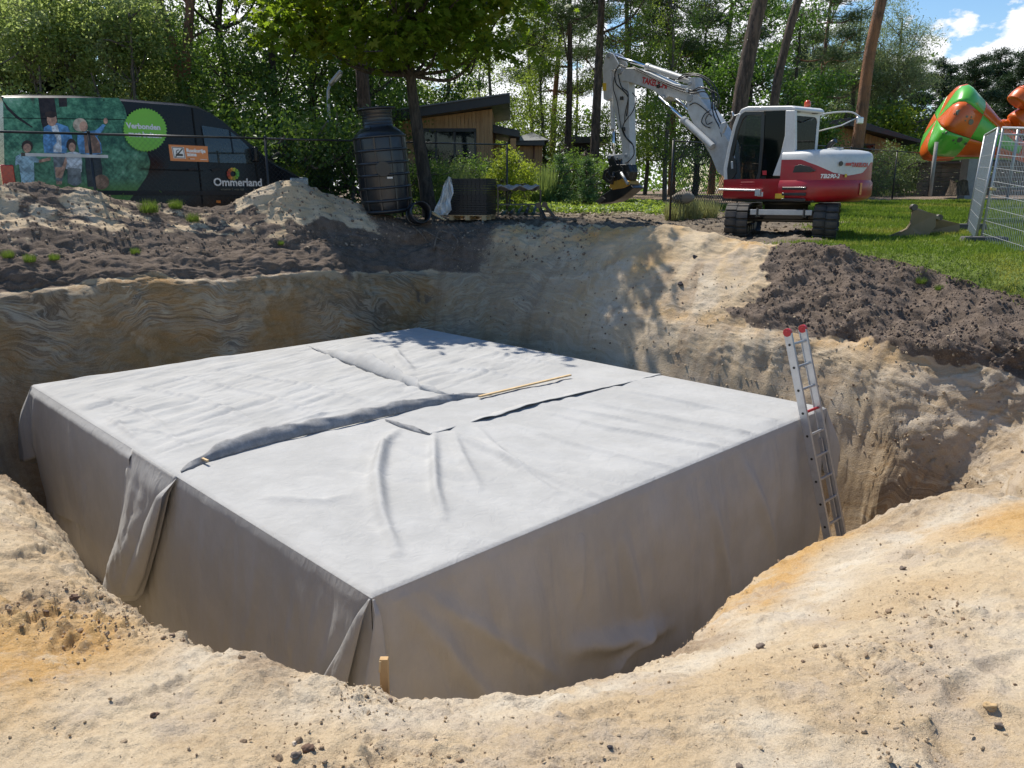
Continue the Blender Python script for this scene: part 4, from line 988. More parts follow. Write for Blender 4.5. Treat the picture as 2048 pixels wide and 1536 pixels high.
# --- undercarriage
ua = R(67.2)-(R(90)+EA); UM = Matrix.Rotation(ua, 4, 'Z'); UOFF = Vector((0, .10, 0))
def U_(x, y, z): return tuple((UM @ Vector((x, y, z)))+UOFF)       # x along the tracks, y across
def trackpath(t):
    """stadium: centre distance 2.2, radius .30 ; returns x, z, angle"""
    c, rr = 2.18, .285; per = 2*c+2*math.pi*rr; s_ = (t % 1)*per
    if s_ < c: return -c/2+s_, rr*2+.03, 0
    s_ -= c
    if s_ < math.pi*rr: a = s_/rr; return c/2+rr*math.sin(a), rr+.03+rr*math.cos(a), a
    s_ -= math.pi*rr
    if s_ < c: return c/2-s_, .03, math.pi
    s_ -= c; a = s_/rr; return -c/2-rr*math.sin(a), rr+.03-rr*math.cos(a), math.pi+a
padme = None
for side_ in (-1, 1):
    y0 = side_*.80
    pts = [trackpath(i/72) for i in range(72)]
    m = MB()
    for s_ in (-.2, .2): pass
    P = np.array([[U_(x-0.0, y0+dy, z) for dy in (-.20, .20)] for x, z, a in pts]+[[U_(pts[0][0], y0+dy, pts[0][1]) for dy in (-.20, .20)]])
    m.grid(P); m.build('track_belt', M_DARK, ex, solid=.035)
    NP = 46
    for k in range(NP):
        x, z, a = trackpath((k+.5)/NP)
        if padme is None:
            pm = MB(); pm.box((0, -.105, .016), (.115, .205, .04)); pm.box((.02, .105, .016), (.115, .205, .04)); pm.box((0, 0, .0), (.09, .43, .02))
            o = pm.build('track_pad', M_DARK, ex, bevel=.006, seg=1); padme = o
        else:
            o = padme.copy(); COL.objects.link(o); o.parent = ex
        nx, nz_ = math.sin(a), math.cos(a)
        o.matrix_local = Matrix.Translation(U_(x+nx*.015, y0, z+nz_*.015)) @ UM @ Matrix.Rotation(a, 4, 'Y')
    for x in (-1.09, 1.09):
        m = MB(); m.cyl(U_(x, y0-.12, .315), U_(x, y0+.12, .315), .24, 24); m.cyl(U_(x, y0-.15, .315), U_(x, y0+.15, .315), .09, 16)
        m.build('idler_wheel', M_STEEL, ex, bevel=.01)
    for k in range(5):
        m = MB(); x = -.75+k*.375; m.cyl(U_(x, y0-.13, .13), U_(x, y0+.13, .13), .085, 16); m.build('roller', M_STEEL, ex)
    m = MB()
    q = [U_(-.85, y0, .34), U_(.85, y0, .34)]; m.bar(q[0], q[1], .22, .2); m.build('track_frame', M_XB, ex, bevel=.02)
m = MB(); m.bar(U_(-.5, 0, .42), U_(.5, 0, .42), 1.35, .16); m.bar(U_(-.3, -.72, .36), U_(-.3, .72, .36), .3, .14); m.bar(U_(.3, -.72, .36), U_(.3, .72, .36), .3, .14)
m.build('undercarriage_frame', M_XB, ex, bevel=.02)
m = MB(); m.lathe([(.0, .5), (.42, .5), (.42, .62), (.46, .62), (.46, .68), (0, .68)], UOFF, 32); m.build('slew_ring', M_STEEL, ex)
# cross tube with clamps between the tracks (front edge of the blade frame)
m = MB(); m.bar(U_(-1.25, -.56, .50), U_(-1.25, .56, .50), .05, .10); m.build('cross_bar', M_ALUD, ex, bevel=.008)
for y in (-.42, .42):
    m = MB(); m.bar(U_(-1.29, y, .43), U_(-1.29, y, .57), .05, .02); m.build('bar_clamp', M_STEEL, ex, bevel=.004)
    m = MB(); m.bar(U_(-1.25, y, .45), U_(-.5, y, .40), .09, .09); m.build('blade_arm', M_XB, ex, bevel=.01)
# --- upper body: bands wrapped round the plan outline
plan = [(.92, 1.0), (-.45, 1.0), (-1.0, .985), (-1.22, .89), (-1.4, .69), (-1.5, .42), (-1.54, .15), (-1.54, -.1), (-1.48, -.36), (-1.35, -.6), (-1.1, -.8), (-.8, -.88), (-.3, -.9), (1.15, -.9)]
pl_ = np.array(plan, float); pd_ = np.concatenate([[0], np.cumsum(np.linalg.norm(np.diff(pl_, axis=0), axis=1))])
def wrap(name, mat, s0, s1, zl, zh, off=0, inset=0, cap=True, nz_=6, rows=None, bevel=0):
    """s0, s1: positions along the plan; zl / zh: functions of s; rows: list of (frac, inward offset)"""
    n = max(4, int((s1-s0)/.05)); s_ = np.linspace(s0, s1, n)
    c = cr(s_, pd_, pl_); t = np.gradient(c, axis=0); t /= np.linalg.norm(t, axis=1)[:, None]; nn = np.c_[t[:, 1], -t[:, 0]]
    if (nn*c).sum(1).mean() < 0: nn = -nn
    rows = rows or [(0, 0), (.5, 0), (1, 0)]
    R_ = []
    for f_, i_ in rows:
        q = c+nn*(off-i_); z = zl(s_)*(1-f_)+zh(s_)*f_
        R_.append(np.c_[q, z])
    P = np.array(R_); m = MB().grid(P)
    if cap:
        top = P[-1]; o = len(m.v); m.v.extend(map(tuple, top.tolist())); mid_ = top.mean(0); m.v.append(tuple(mid_))
        for i in range(n-1): m.f.append([o+i, o+i+1, o+n]); m.smooth.append(False); m.mi.append(0)
        bot = P[0]; o = len(m.v); m.v.extend(map(tuple, bot.tolist())); mid_ = bot.mean(0); m.v.append(tuple(mid_))
        for i in range(n-1): m.f.append([o+i+1, o+i, o+n]); m.smooth.append(False); m.mi.append(0)
    return m.build(name, mat, ex, bevel=bevel)
const = lambda v: (lambda s_: np.full_like(s_, v))
Ltot_ = pd_[-1]
wave = lambda s_: np.interp(s_, [1.3, 1.8, 2.1, 2.4, 2.72, 3.1, 3.4, 6.5], [1.47, 1.46, 1.35, 1.22, 1.17, 1.22, 1.42, 1.45])
wrap('counterweight', M_XR, 1.37, Ltot_-.0, const(.70), const(1.09), .035, rows=[(0, .22), (.12, .06), (.3, 0), (.85, 0), (1, .03)])
wrap('engine_cowl', M_XR, 1.37, Ltot_-1.6, const(1.09), wave, .0, rows=[(0, .0), (.5, 0), (1, 0.004)])
wrap('engine_hood', M_XW, 1.37, Ltot_-1.6, wave, const(1.64), .0, rows=[(0, .0), (.5, .004), (.75, .03), (.9, .09), (1, .2)])
wrap('side_skirt', M_XR, 0.02, 1.36, const(.74), const(1.12), -.01, rows=[(0, .06), (.1, 0), (1, 0)])
wrap('right_skirt', M_XR, Ltot_-1.45, Ltot_, const(.74), const(1.35), -.01, rows=[(0, .06), (.1, 0), (1, 0)])
m = MB(); m.box((-.15, .05, .74), (1.9, 1.6, .12)); m.build('deck', M_XB, ex, bevel=.02)
m = MB(); m.box((-.85, 0, 1.1), (.8, 1.5, .7)); m.build('engine_bay', M_XB, ex)
def on_plan(s_, z, off):
    c = cr(np.array([s_]), pd_, pl_)[0]; c2 = cr(np.array([s_+.01]), pd_, pl_)[0]; t = (c2-c)/np.linalg.norm(c2-c); nn = np.array([t[1], -t[0]])
    if nn @ c < 0: nn = -nn
    return (c[0]+nn[0]*off, c[1]+nn[1]*off, z)
# cowl details on the left side
for k in range(3):
    m = MB(); z = 1.02-k*.105+.0
    m.box((-.80, 1.03, z-.08), (.52, .03, .055)); m.build('grille_slot', M_XB, ex, bevel=.012)
outline('vent_opening', [(1385, 905), (1400, 860), (1440, 850), (1500, 865), (1545, 895), (1500, 903)], 1.012, 1.0, M_XB, .004, L=1.0)
for k in range(4):
    m = MB(); m.box((.30, .992, 1.06-k*.045), (.34, .01, .012)); m.build('skirt_louvre', M_XR, ex, bevel=.003)
m = MB(); m.box((-.02, .995, .83), (.13, .006, .085)); m.build('information_plate', M_TXW, ex)
m = MB(); m.box((-.50, 1.038, .80), (.20, .006, .09)); m.build('warning_decal', M_YEL, ex)
m = MB(); f_, z_ = ze(1770, 912, .6); m.add([on_plan(2.62+x, 1.14+y, .02) for x, y in ((0, 0), (.05, 0), (.05, .06), (0, .06))], [(0, 1, 2, 3)]); m.build('warning_decal', M_YEL, ex)
m = MB()
for y in (.62, -.62):
    a_ = math.atan2(y, -1.72); 
m.add([on_plan(3.0+x, .82+y, .05) for x, y in ((0, 0), (.06, 0), (.06, .22), (0, .22))], [(0, 1, 2, 3)]); m.build('reflector', paint('orange_reflector', (.6, .16, .02), .25, .1), ex, bevel=.006)
m = MB(); m.tube([(-1.05, .45, 1.62), (-1.05, .45, 1.68), (-1.12, .45, 1.76), (-1.2, .45, 1.80)], [.06, .055, .05, .045], 12); m.build('exhaust_outlet', M_XB, ex)
m = MB(); m.tube([(-1.0, .55, 1.64), (-1.25, .55, 1.66), (-1.3, .35, 1.66), (-1.05, .35, 1.65)], .012, 6); m.build('hood_handle', M_XW, ex)
# text wrapped on the tail
def wtext(name, txt, size, s0, z0, mat, shear=0, bold=0, spacing=1.0):
    m = MB(); text_mb(txt, size, m, lambda x, y, d: on_plan(s0+x, z0+y, .018), shear, 0, spacing, bold); m.build(name, mat, ex)
wtext('lettering', 'TAKEUCHI', .10, 2.76, 1.33, M_TXR, 0, .006, 1.0)
wtext('model_lettering', 'TB290-2', .10, 2.16, 1.125, M_TXW, .3, .004)
m = MB(); m.add([on_plan(2.62+x, 1.345+y, .016) for x, y in ((0, 0), (.13, 0), (.13, .05), (0, .05))], [(0, 1, 2, 3)]); m.build('tail_stripe', M_TXR, ex)
m = MB(); m.add([on_plan(2.52+.045*math.cos(a), 1.38+.045*math.sin(a), .016) for a in np.linspace(0, 6.28, 17)[:-1]], [tuple(range(16))]); m.add([on_plan(2.52+x, 1.38+y, .020) for x, y in ((0, -.03), (.03, 0), (0, .03), (-.03, 0))], [(0, 1, 2, 3)]); m.build('round_badge', M_TXD, ex)
# --- cab
def cabpanel(name, pts, l0, l1, mat, bevel=.012): return outline(name, pts, l0, l1, mat, bevel, L=.95)
cabpanel('cab_roof', [(1010, 500), (1030, 470), (1075, 452), (1375, 448), (1400, 460), (1400, 485), (1190, 487), (1060, 490), (1030, 512)], .95, .0, M_XW, .03)
cabpanel('rear_pillar', [(1335, 480), (1400, 480), (1400, 742), (1345, 930), (1245, 928), (1300, 780), (1330, 650)], .955, .88, M_XW, .015)
cabpanel('front_pillar', [(918, 1020), (912, 880), (940, 740), (978, 580), (1008, 500), (1032, 505), (1000, 590), (962, 745), (936, 880), (942, 1020)], .955, .90, M_XW, .012)
cabpanel('door_frame', [(942, 1016), (938, 880), (962, 745), (1000, 590), (1030, 510), (1062, 488), (1190, 487), (1190, 510), (1070, 515), (1045, 540), (1015, 620), (985, 760), (975, 790), (1000, 830), (1003, 900), (985, 935), (958, 960), (960, 992), (1120, 1000), (1150, 900), (1165, 700), (1172, 510), (1195, 510), (1185, 720), (1165, 930), (1140, 1016)], .962, .935, M_XB, .004)
cabpanel('door_glass', [(962, 990), (960, 960), (1000, 900), (985, 770), (1020, 620), (1048, 540), (1070, 515), (1172, 512), (1165, 700), (1150, 900), (1122, 998)], .948, .942, M_GLASS, 0)
cabpanel('side_window', [(1195, 487), (1335, 480), (1330, 650), (1300, 780), (1246, 925), (1165, 932), (1186, 720)], .948, .94, M_DGLASS, 0)
cabpanel('door_handle', [(966, 830), (980, 828), (982, 878), (968, 880)], .975, .962, M_ALUD, .004)
cabpanel('red_emblem', [(1178, 892), (1206, 892), (1206, 922), (1178, 922)], .953, .95, M_TXR, 0)
cabpanel('sill_flash', [(1052, 1005), (1062, 975), (1133, 950), (1133, 1008)], .968, .963, M_TXR, 0)
m = MB(); tx0, tz0 = ze(1135, 1003, .95)
text_mb('TB290-2', .075, m, lambda x, y, d: (tx0+.36-x, .971, tz0+y), .25, 0, 1, .002); m.build('sill_lettering', M_TXW, ex)
# rear wall of the cab with its window, right side, floor, front frame
def rrect(y0, y1, z0, z1, r_, n=5):
    P = []
    for cy, cz, a0 in ((y1-r_, z1-r_, 0), (y0+r_, z1-r_, 90), (y0+r_, z0+r_, 180), (y1-r_, z0+r_, 270)):
        for k in range(n+1): a = R(a0+90*k/n); P.append((cy+r_*math.cos(a), cz+r_*math.sin(a)))
    return P
o_ = rrect(0, .95, 1.30, 2.38, .06); i_ = rrect(.08, .86, 1.52, 2.27, .10)
for nm, f0, f1 in (('rear_wall', -.53, -.49),):
    m = MB(); n = len(o_)
    m.add([(f0, y, z) for y, z in o_]+[(f0, y, z) for y, z in i_]+[(f1, y, z) for y, z in o_]+[(f1, y, z) for y, z in i_],
          [(i, (i+1) % n, n+(i+1) % n, n+i) for i in range(n)]+[(2*n+i, 3*n+i, 3*n+(i+1) % n, 2*n+(i+1) % n) for i in range(n)]+[(i, 2*n+i, 2*n+(i+1) % n, (i+1) % n) for i in range(n)]+[(n+i, n+(i+1) % n, 3*n+(i+1) % n, 3*n+i) for i in range(n)])
    m.build(nm, M_XW, ex, bevel=.006)
m = MB(); m.add([(-.52, y, z) for y, z in rrect(.07, .87, 1.51, 2.28, .10)], [tuple(range(24))]); m.build('rear_window', M_DGLASS, ex)
m = MB(); m.tube([(-.545, .8, 2.2), (-.56, .55, 2.16), (-.555, .25, 2.24)], .01, 6); m.build('rear_wiper', M_XB, ex)
m = MB(); m.box((.2, .02, 1.2), (1.3, .04, .7)); m.bar((.78, .02, 1.5), (.62, .02, 2.3), .05); m.bar((-.1, .02, 1.5), (-.1, .02, 2.3), .06); m.build('right_cab_frame', M_XB, ex, bevel=.006)
m = MB(); m.box((.2, .48, .93), (1.35, .9, .06)); m.build('cab_floor', M_XB, ex)
m = MB(); m.box((-.15, .5, 1.25), (.5, .5, .5)); m.box((-.05, .5, 1.42), (.5, .48, .14)); m.box((-.30, .5, 1.78), (.14, .46, .62)); m.build('operator_seat', M_XB, ex, bevel=.05)
m = MB(); m.tube([(.35, .72, 1.2), (.33, .72, 1.5), (.38, .72, 1.62)], .02, 8); m.tube([(.35, .28, 1.2), (.33, .28, 1.5), (.38, .28, 1.62)], .02, 8); m.box((.15, .74, 1.36), (.45, .12, .12)); m.build('control_console', M_STEEL, ex, bevel=.01)
m = MB(); m.bar((.86, .9, .95), (.66, .9, 2.34), .03); m.bar((.86, .06, .95), (.66, .06, 2.34), .03); m.build('windscreen_frame', M_XB, ex)
# step rail, beacon, lamps, mirrors, roof bars
m = MB(); m.tube([ (.98, 1.02, .92), (-.05, 1.02, .90)], .022, 8); m.box((.0, 1.03, .86), (.12, .06, .12)); m.build('step_rail', M_ALU, ex, bevel=.003)
m = MB(); m.lathe([(0, 0), (.05, 0), (.055, .03), (.045, .03), (.062, .06), (.058, .13), (.03, .16), (0, .165)], (-.42, .28, 2.42), 16); m.build('beacon', paint('beacon_orange', (.55, .06, .01), .2, .1, coat=.6), ex)
for y in (.78, .22):
    m = MB(); m.box((-.56, y, 2.36), (.07, .13, .07)); m.build('work_lamp', M_XB, ex, bevel=.012)
m = MB(); m.tube(smooth_path([(-.5, -.02, 2.32), (-.55, -.35, 2.38), (-.7, -.75, 2.40), (-.85, -.85, 2.3)]), .016, 6); m.tube([(-.5, -.02, 2.02), (-.68, -.5, 2.14), (-.8, -.8, 2.28)], .012, 6); m.build('mirror_bracket', M_XW, ex)
m = MB(); m.box((-.84, -.86, 2.24), (.06, .2, .13)); m.build('rear_mirror', M_ALU, ex, bevel=.02)
outline('front_mirror', [(920, 570), (950, 560), (952, 590), (930, 640), (905, 630)], 1.12, 1.06, M_ALUD, .01, L=1.0)
etube('mirror_stay', [(1010, 510), (985, 515), (970, 490), (975, 520), (960, 550), (935, 565)], 1.05, .012, M_ALU)
# --- boom, arm and cylinders; lateral centre l = -.2
BLc = -.2
outline('lower_boom', [(690, 400), (712, 372), (760, 372), (800, 420), (900, 560), (985, 700), (1000, 980), (900, 900), (860, 800), (770, 640), (700, 500)], BLc+.17, BLc-.17, M_XG, .02, L=BLc)
outline('upper_boom', [(215, 215), (235, 195), (330, 192), (430, 222), (600, 300), (690, 318), (705, 262), (740, 256), (752, 330), (790, 395), (770, 420), (700, 425), (560, 388), (540, 408), (508, 395), (470, 352), (300, 292), (245, 285), (215, 250)], BLc+.14, BLc-.14, M_XG, .02, L=BLc)
outline('arm_head', [(140, 105), (165, 88), (192, 100), (228, 165), (210, 200), (178, 215), (178, 400), (150, 420), (125, 405), (120, 200)], BLc+.17, BLc+.13, M_XG, .01, L=BLc)
outline('arm_head', [(140, 105), (165, 88), (192, 100), (228, 165), (210, 200), (178, 215), (178, 400), (150, 420), (125, 405), (120, 200)], BLc-.13, BLc-.17, M_XG, .01, L=BLc)
outline('dipper_arm', [(165, 210), (215, 200), (262, 215), (285, 285), (290, 560), (294, 800), (288, 868), (245, 868), (236, 700), (205, 560), (178, 440)], BLc+.11, BLc-.11, M_XG, .015, L=BLc)
outline('warning_decal', [(122, 298), (146, 298), (146, 350), (122, 350)], BLc+.178, BLc+.172, M_YEL, 0, L=BLc)
def pin(name, zx, zy, rr, w_, mat=M_ALUD):
    f_, z_ = ze(zx, zy, BLc); MB().cyl((f_, BLc-w_, z_), (f_, BLc+w_, z_), rr, 18).build(name, mat, ex, bevel=.006)
for q in ((165, 108, .065, .2), (238, 215, .075, .19), (532, 398, .06, .19), (718, 400, .085, .2), (712, 300, .05, .17), (152, 405, .05, .15), (268, 790, .045, .13), (160, 800, .05, .15)): pin('pivot_pin', *q)
def cylr(name, a, b, split, r0, r1, l):
    fa, za = ze(*a, BLc); fb, zb = ze(*b, BLc); A = Vector((fa, l, za)); B = Vector((fb, l, zb)); C = A+(B-A)*split
    c = MB().cyl(C, B, r0, 16).cyl(C-(B-A)*.01, C+(B-A)*.03, r0*1.15, 16).build(name, M_XG, ex, bevel=.006)
    MB().cyl(A, C+(B-A)*.02, r1, 12).build('piston_rod', M_CHROME, c)
cylr('arm_cylinder', (172, 110), (715, 290), .43, .075, .04, BLc)
cylr('boom_cylinder', (528, 395), (893, 732), .47, .075, .042, BLc+.27)
cylr('boom_cylinder', (528, 395), (893, 732), .47, .075, .042, BLc-.27)
cylr('positioning_cylinder', (600, 420), (860, 600), .5, .06, .035, BLc+.05)
cylr('bucket_cylinder', (163, 800), (152, 410), .50, .06, .034, BLc)
outline('link_bar', [(150, 790), (262, 772), (268, 806), (158, 830)], BLc+.10, BLc-.10, M_XG, .012, L=BLc)
outline('quick_hitch', [(140, 800), (180, 790), (210, 850), (290, 850), (302, 900), (290, 960), (230, 985), (160, 985), (110, 950), (120, 890), (160, 870)], BLc+.14, BLc-.14, M_XB, .015, L=BLc)
outline('tilt_rotator', [(175, 975), (250, 945), (300, 965), (305, 990), (270, 1010), (190, 1022), (165, 1010)], BLc+.18, BLc-.18, M_XY, .015, L=BLc)
outline('tilt_rotator_head', [(205, 905), (240, 890), (262, 940), (230, 960)], BLc+.2, BLc-.2, M_XB, .01, L=BLc)
etube('tilt_cylinder', [(212, 905), (258, 985)], BLc+.24, .035, M_ALUD)
etube('tilt_cylinder', [(165, 900), (150, 985)], BLc+.2, .04, M_XB)
outline('grading_bucket', [(72, 1100), (108, 1062), (240, 975), (305, 985), (328, 1010), (250, 1072), (190, 1105), (110, 1118)], BLc+.16, BLc-.22, M_XB, .02, L=BLc)
outline('bucket_teeth', [(70, 1102), (120, 1070), (140, 1085), (95, 1118)], BLc+.18, BLc-.24, M_STEEL, .004, L=BLc)
for pts, l, rr in (([(240, 180), (200, 175), (170, 230), (180, 300), (230, 350), (262, 400), (250, 520)], .13, .014), ([(255, 185), (215, 190), (195, 240), (215, 320), (262, 370), (240, 500), (236, 560)], .15, .012),
    ([(290, 360), (315, 400), (300, 470), (270, 520)], .14, .013), ([(215, 600), (240, 660), (290, 710), (300, 780), (262, 830), (240, 840)], .14, .014), ([(265, 520), (225, 590), (250, 670), (295, 720)], .12, .011),
    ([(165, 250), (160, 330), (185, 420), (200, 520), (212, 600)], .19, .012),
    ([(290, 180), (360, 212), (420, 250), (560, 310), (690, 345), (770, 330), (830, 350), (850, 420)], .17, .015), ([(300, 195), (380, 235), (560, 325), (690, 362), (780, 352), (820, 400), (830, 470)], .18, .013),
    ([(600, 262), (650, 235), (730, 232), (800, 262), (850, 310), (870, 370), (865, 470)], .10, .016), ([(600, 270), (660, 245), (740, 245), (800, 280), (838, 330), (850, 400), (850, 480)], .14, .015), ([(640, 262), (700, 240), (770, 262), (820, 320), (835, 400), (838, 470)], .05, .015),
    ([(700, 345), (760, 320), (830, 345), (880, 380), (880, 450), (850, 480)], .2, .013), ([(680, 445), (720, 430), (780, 470), (830, 520)], .18, .012), ([(850, 470), (870, 520), (900, 590), (920, 650)], .12, .016), ([(835, 470), (850, 530), (885, 600), (900, 660)], .16, .015), ([(820, 480), (780, 510), (762, 560), (790, 590), (820, 600)], .22, .013), ([(815, 500), (790, 540), (800, 575), (835, 560)], .24, .012),
    ([(120, 900), (105, 930), (130, 960), (160, 950)], .22, .016), ([(150, 860), (125, 880), (140, 930), (175, 935)], .24, .014), ([(285, 850), (300, 900), (290, 960)], .2, .014), ([(185, 800), (200, 850), (225, 880), (215, 920)], .2, .014)):
    etube('hose', pts, BLc+l, rr, M_XB, 6)
for a in ((500, 318), (700, 350), (250, 400), (262, 610)):
    f_, z_ = ze(*a, BLc); MB().box((f_, BLc+.17, z_), (.07, .06, .09)).build('hose_clamp', M_XB if a[0] < 600 else M_XG, ex, bevel=.01)
# boom lettering
A0 = ze(352, 292, BLc+.14); A1 = ze(490, 325, BLc+.14); dirb = np.array(A1)-np.array(A0); ln = np.linalg.norm(dirb); dirb /= ln; upb = np.array([dirb[1], -dirb[0]]);  upb = upb if upb[1] > 0 else -upb
m = MB(); text_mb('TAKEUCHI', .19, m, lambda x, y, d: (A0[0]+dirb[0]*x+upb[0]*y, BLc+.146, A0[1]+dirb[1]*x+upb[1]*y), 0, 0, .92, .006); m.build('lettering', M_TXR, ex)
# ------------------------------------------------------------------ van
VD = np.array([.74, .673, 0]); VD /= np.linalg.norm(VD); VN = np.array([VD[1], -VD[0], 0])      # along, towards the camera
VP = np.array([-9.2, 14.3, 0])-VN*1.25; VZ = -1.0
VO = np.array([VP[0], VP[1], VZ])
def pv(px, py, off=0):
    P = VO+VN*off; r_ = ray(px, py); q = r_*(np.dot(P, VN)/np.dot(r_, VN))-VO
    return float(np.dot(q, VD)), float(q[2])
def zv(zx, zy, off=0): return pv(zx/3.2, 150+zy/3.2, off)
van = thing('van', tuple(VO), math.atan2(VD[1], VD[0]), 'long black van with a green forest picture of a family, behind the chain-link fence', 'van')
# local frame: x along, y = away from camera (left of x), z up
M_VB = paint('van_black', (.006, .007, .010), .22, .05, (.10, .09, .08), 0, 0, 1.5); M_VB.node_tree.nodes['Principled BSDF'].inputs['Specular IOR Level'].default_value = .28
M_VK = paint('van_trim', (.012, .012, .013), .6, .3, (.08, .07, .06), 0)
M_VW = paint('white_print', (.75, .76, .76), .35, .05)
prof = [zv(*p) for p in ((20, 128), (160, 120), (480, 125), (800, 145), (1000, 163), (1200, 178), (1290, 195), (1370, 235), (1450, 290), (1540, 370), (1640, 450), (1730, 530), (1800, 575), (1890, 622), (1950, 672))]
x_end = prof[-1][0]; x0v = prof[0][0]
prof += [(x_end+.10, prof[-1][1]-.25), (x_end+.12, .55), (x_end+.05, .34)]
prof += [(x_end-.25, .32), (x0v+.05, .32), (x0v, .5), (x0v-.01, 1.4), (x0v+.03, prof[0][1]-.12)]
vb = MB()
# sides lean in towards the roof: loft the profile across the width
def lean(z): return .16*max(0, (z-1.1)/1.7)**1.6
W_ = 1.98; lay_ = []
for y, k in ((0, 1), (.06, .35), (.14, 0), (.5, -.0), (W_-.5, -.0), (W_-.14, 0), (W_-.06, .35), (W_, 1)):
    row = []
    zc = 1.3; xc = (x0v+x_end)/2
    for (x, z) in prof:
        s_ = k*.055; yy = y+(lean(z) if y < W_/2 else -lean(z))*(1 if k else .6)
        row.append((x-(.07*k*(1 if x > xc else -1) if abs(x-xc) > 2.2 else 0), yy, z-(s_ if z > 1.3 else -s_*.5)))
    lay_.append(row)
vb.grid(np.array(lay_), closed=True)
vb.add(lay_[0], [tuple(range(len(prof)))]); vb.add(lay_[-1], [tuple(range(len(prof)))[::-1]])
body = vb.build('body', M_VB, van, bevel=.012)
def vq(x, z, off=.0): return (x, lean(z)-off, z)
def vpoly(name, pts, off, mat, parent=None, th=.004, fine=True):
    q = [zv(*p) for p in pts]
    # subdivide so that the sheet follows the leaning side
    m = MB()
    import mathutils.geometry as mg
    zs = [p[1] for p in q]
    tri = mg.tessellate_polygon([[Vector((x, z, 0)) for x, z in q]])
    m.add([vq(x, z, off) for x, z in q], [tuple(t) for t in tri])
    return m.build(name, mat, parent or van)
def vell(cx, cy, rx, ry, n=16, a0=0): return [(cx+rx*math.cos(a0+2*math.pi*k/n), cy+ry*math.sin(a0+2*math.pi*k/n)) for k in range(n)]
# forest picture: a grid of quads laid on the side
def vgrid(name, xl, xr, yt, yb, off, mat, edge=None, n=28):
    m = MB(); P = []
    for j in range(n+1):
        zy = yt+(yb-yt)*j/n; row = []
        a = xl; b = edge(zy) if edge else xr
        for i in range(n+1):
            x, z = zv(a+(b-a)*i/n, zy); row.append(vq(x, z, off))
        P.append(row)
    return m.grid(np.array(P)).build(name, mat, van)
def forest_print():
    M = Mat('forest_print'); v = M.coord()
    a = M.noise(3.2, 8, .72, v, .6); b = M.noise(.8, 4, .5, v)
    c = M.ramp(M.math('ADD', M.math('MULTIPLY', M.mix(.5, a, M.noise(11, 6, .75, v)), .75), M.math('MULTIPLY', b, .25)), [(.38, (.01, .045, .035)), (.47, (.05, .17, .10)), (.54, (.12, .34, .20)), (.63, (.34, .56, .42))])
    tr = M.noise(1.7, 2, .4, M.mp(v, (1.3, 1, .06), loc=(.4, 0, 0)))
    sep = M.n('ShaderNodeSeparateXYZ'); M.l(v, sep.inputs[0])
    up = M.rng(sep.outputs['Z'], 1.5, 1.9)
    c = M.mix(M.math('MULTIPLY', M.rng(tr, .54, .57), up), c, (.05, .035, .03))
    gr = M.mix(M.noise(14, 3, .6, v), (.06, .16, .03), (.16, .36, .08))
    c = M.mix(M.rng(sep.outputs['Z'], 1.25, .9), c, gr)
    return M.set(color=c, rough=.3, spec=.3)
M_FP = forest_print()
edge_x = lambda zy: float(np.interp(zy, [135, 200, 300, 400, 480, 560, 640, 720, 800, 860], [770, 810, 830, 880, 940, 965, 945, 890, 830, 800]))
vgrid('forest_picture', 28, 0, 142, 860, .006, M_FP, edge_x)
def pm(name, col, rough=.3):
    M = Mat(name); v = M.coord(); a = M.noise(7, 4, .7, v); b = M.noise(30, 3, .7, v)
    c = M.mix(M.rng(a, .38, .62), (col[0]*.62, col[1]*.62, col[2]*.62), (min(1, col[0]*1.3), min(1, col[1]*1.3), min(1, col[2]*1.3))); c = M.mix(M.math('MULTIPLY', M.rng(b, .5, .7), .3), c, (col[0]*.4, col[1]*.4, col[2]*.4))
    return M.set(color=c, rough=rough, spec=.3)
PB = pm('print_blue', (.12, .30, .55)); PS = pm('print_skin', (.50, .30, .21)); PH = pm('print_hair', (.05, .03, .02)); PL = pm('print_blond', (.50, .42, .32)); PW = pm('print_white', (.60, .66, .70)); PD = pm('print_dark', (.03, .04, .05)); PT = pm('print_brown', (.30, .18, .12)); PG = pm('print_grey', (.20, .23, .24)); PLB = pm('print_pale_blue', (.32, .50, .58)); PK = pm('print_trunk', (.035, .025, .022))
